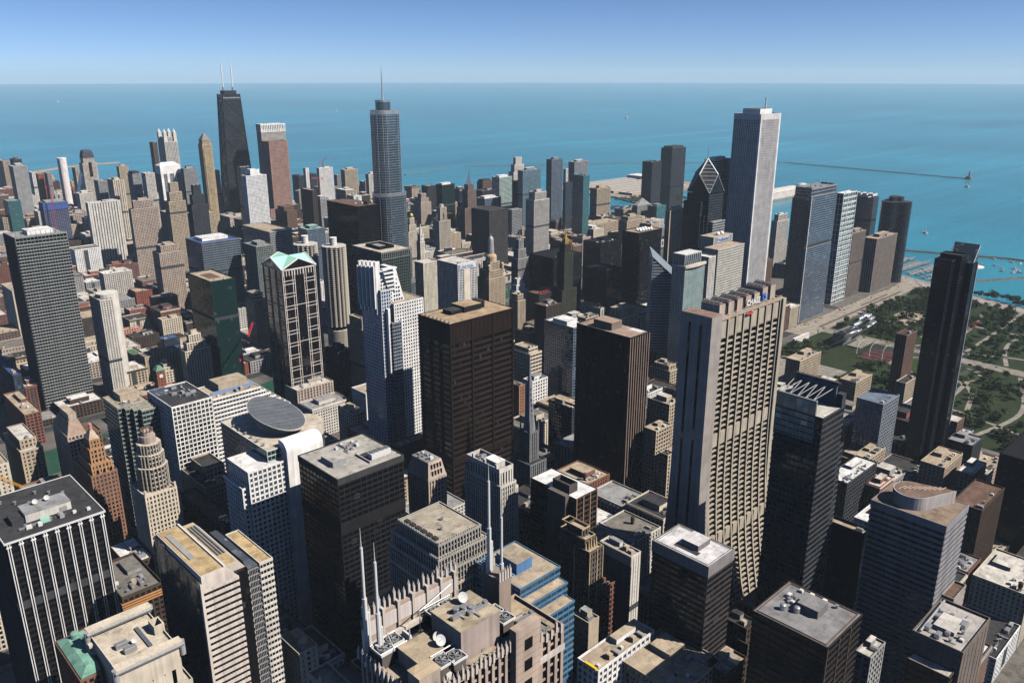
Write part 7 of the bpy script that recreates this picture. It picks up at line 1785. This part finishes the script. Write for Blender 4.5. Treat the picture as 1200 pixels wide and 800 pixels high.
for q in blocks:
    bx0, by0, bx1, by1 = q
    rf.seed(bx0*7 + by0)
    nx, ny = max(1, round((bx1-bx0)/rf.choice((34, 42, 52)))), max(1, round((by1-by0)/rf.choice((38, 46))))
    for i in range(nx):
        for k in range(ny):
            x0, x1 = bx0 + (bx1-bx0)*i/nx + 1.5, bx0 + (bx1-bx0)*(i+1)/nx - 1.5
            y0, y1 = by0 + (by1-by0)*k/ny + 1.5, by0 + (by1-by0)*(k+1)/ny - 1.5
            lot += 1; rf.seed(lot)
            if rf.random() < .08: continue
            if KEEP is not None and lot not in KEEP: continue
            cx, cy = (x0+x1)/2, (y0+y1)/2
            if cx > 1270 and cy < 800: continue
            if not visible(cx, cy, 20) or math.hypot(cx, cy) > 3300: continue
            # shave the lot until it clears the named buildings
            ok = True
            for a, b, c, d in OCC:
                if min(x1, c) - max(x0, a) > -1 and min(y1, d) - max(y0, b) > -1:
                    cuts = [(max(0, (a-1.5) - x0) * (y1-y0), 'r'), (max(0, x1 - (c+1.5)) * (y1-y0), 'l'), (max(0, (b-1.5) - y0) * (x1-x0), 't'), (max(0, y1 - (d+1.5)) * (x1-x0), 'b')]
                    ar, s = max(cuts)
                    if s == 'r': x1 = min(x1, a-1.5)
                    elif s == 'l': x0 = max(x0, c+1.5)
                    elif s == 't': y1 = min(y1, b-1.5)
                    else: y0 = max(y0, d+1.5)
                    if x1-x0 < 11 or y1-y0 < 11: ok = False; break
            if not ok: continue
            loop = cy < 900
            if loop: h = rf.choice((22, 30, 38, 46, 52)) * (1 if cx > 250 else 1.0)
            elif cy < 1750: h = rf.choice((9, 12, 14, 18, 24, 32, 42)) if cx < 900 else rf.choice((18, 26, 36, 50, 62))
            else: h = rf.choice((12, 16, 24, 36, 48, 70)) if cx > 500 else rf.choice((10, 14, 22, 40, 60))
            (wc, wn_), (rc, rn_) = rf.choice(FILLW), rf.choice(FILLR)
            if loop and cx < 250 and cy < 330: h = min(h, 30)
            size = 'low' if h < 16 else ('mid rise' if h < 40 else 'tall')
            dd = sorted((math.hypot(cx-a, cy-b), tg, a, b) for tg, a, b in TAGS)
            lab = None
            for _d, tg, a, b in dd[:5]:
                dep = (cx-a)*.693 + (cy-b)*.72; sd = (cx-a)*.72 - (cy-b)*.693
                rel = 'beyond' if dep > abs(sd)*.8 else ('before' if -dep > abs(sd)*.8 else 'beside')
                for ex in ('', ' with rooftop huts', ' with deep windows'):
                    kd = 'block' if h < 45 else 'building'
                    cand = f'{size} {wn_} {kd}{ex}, {rn_} roofed, {rel} the {tg}'
                    if cand not in LABELS and len(cand.replace(',', '').split()) <= 16: lab = cand; break
                if lab: break
            if not lab: continue
            kind = rf.choice(('grid', 'grid', 'grid', 'ribs', 'bands')) if h > 18 else 'grid'
            st = (kind, wc, rf.choice(('dk', 'dk', 'bl')), rf.choice((3.4, 4.2)), rf.choice((3.4, 3.8)), rf.choice((1.3, 1.8)), rf.choice((1.2, 1.6)))
            nm = 'low_building' if h < 16 else ('city_block' if h < 45 else 'apartment_building')
            t, (rx0, ry0, rx1, ry1, rz) = tower(nm, lab, 'building', x0, y0, x1-x0, y1-y0, h, st, 'r=%s,ph=%s' % (rc, 'e' if 'huts' in lab else rf.choice(('c', 'e', ''))), seed=nf)
            if rf.random() < .45: t.part('cornice', MB().ring(x0-.7, y0-.7, x1+.7, y1+.7, .9, h-2.2-rf.uniform(0, 1.5), h-.9), wall_mat(rf.choice(('cream', 'grey', 'dbrown', wc))))
            if rf.random() < .3:
                wx, wy = rf.uniform(rx0+3, rx1-3), rf.uniform(ry0+3, ry1-3)
                t.part('water_tank', MB().cyl(wx, wy, 1.7, rz+3, rz+6.5, 12).cyl(wx, wy, 1.9, rz+6.51, rz+7.8, 12, .1).box(wx-1.1, wy-1.1, rz, wx+1.1, wy+1.1, rz+3), wall_mat('dbrown'))
            if rf.random() < .35: t.part('light_well', MB().box((rx0*2+rx1)/3, ry0-.02, 4, (rx0+rx1)/2, ry0+.55, rz-2), wall_mat('dgrey'))
            nf += 1; FILL.append((lot, x0, y0, x1, y1, h))
print('fillers', nf)

# ------------------------------------------------------------------ traffic
def car_mesh(c):
    body = MB().box(-2.2, -.9, .35, 2.2, .9, .95); 
    body.loft([[(-1.4,-.82,.951),(1.1,-.82,.951),(1.1,.82,.951),(-1.4,.82,.951)], [(-1.0,-.7,1.5),(.5,-.7,1.5),(.5,.7,1.5),(-1.0,.7,1.5)]])
    for x in (-1.35, 1.35):
        for y in (-.92, .92): body.tube((x, y-.1, .33), (x, y+.1, .33), .33, 8)
    return _proto('parked_car', body, flat_mat(c, .3))
CARS = [(car_mesh(c), n) for c, n in (((.7, .7, .7), 'white'), ((.03, .03, .035), 'black'), ((.3, .31, .33), 'silver'), ((.3, .03, .03), 'red'), ((.5, .33, .02), 'yellow'))]
rc_ = random.Random(8)
def put_car(x, y, rz, road):
    me, n = rc_.choice(CARS)
    o = bpy.data.objects.new('car', me); COL.objects.link(o); o.location = (x, y, .1); o.rotation_euler = (0, 0, rz)
    o['label'] = f'small {n} car driving along the {road}'; o['category'] = 'car'; o['group'] = f'{n} cars on the {road}'
for k in range(46): put_car(rc_.uniform(1240, 1725), rc_.choice((591.5, 595.5, 621, 625, 629.5)), rc_.choice((0, math.pi)), 'broad park drive')
for k in range(34): put_car(1290 + rc_.choice((-9, -5, 5, 9)), rc_.uniform(60, 580), math.pi/2, 'tree lined park avenue')
for k in range(44):
    i = rc_.randrange(len(lsd)-1); a, b = Vector(lsd[i]), Vector(lsd[i+1]); p = a.lerp(b, rc_.random()); d = (b-a).normalized(); n = Vector((-d.y, d.x))
    p = p + n*rc_.choice((-12, -8, -4, 4, 8, 12)); put_car(p.x, p.y, math.atan2(d.y, d.x), 'lakeshore road')
for k in range(50):
    x = rc_.choice((188, 312, 436, 561)); put_car(x + rc_.choice((-4, 4)), rc_.uniform(1190, 1900), math.pi/2, 'north side streets')

# ------------------------------------------------------------------ summer haze over city and lake
hz = MB().box(-1500, -1500, -6, 38000, 38000, 480)
m = bpy.data.materials.new('haze_air'); m.use_nodes = True; nt = m.node_tree
nt.nodes.remove(nt.nodes['Principled BSDF'])
pvn = nt.nodes.new('ShaderNodeVolumePrincipled')
pvn.inputs['Color'].default_value = (.71, .86, 1.0, 1); pvn.inputs['Density'].default_value = HAZE; pvn.inputs['Anisotropy'].default_value = 0.0
nt.links.new(pvn.outputs[0], nt.nodes['Material Output'].inputs['Volume'])
single('haze', hz, m, kind='stuff')
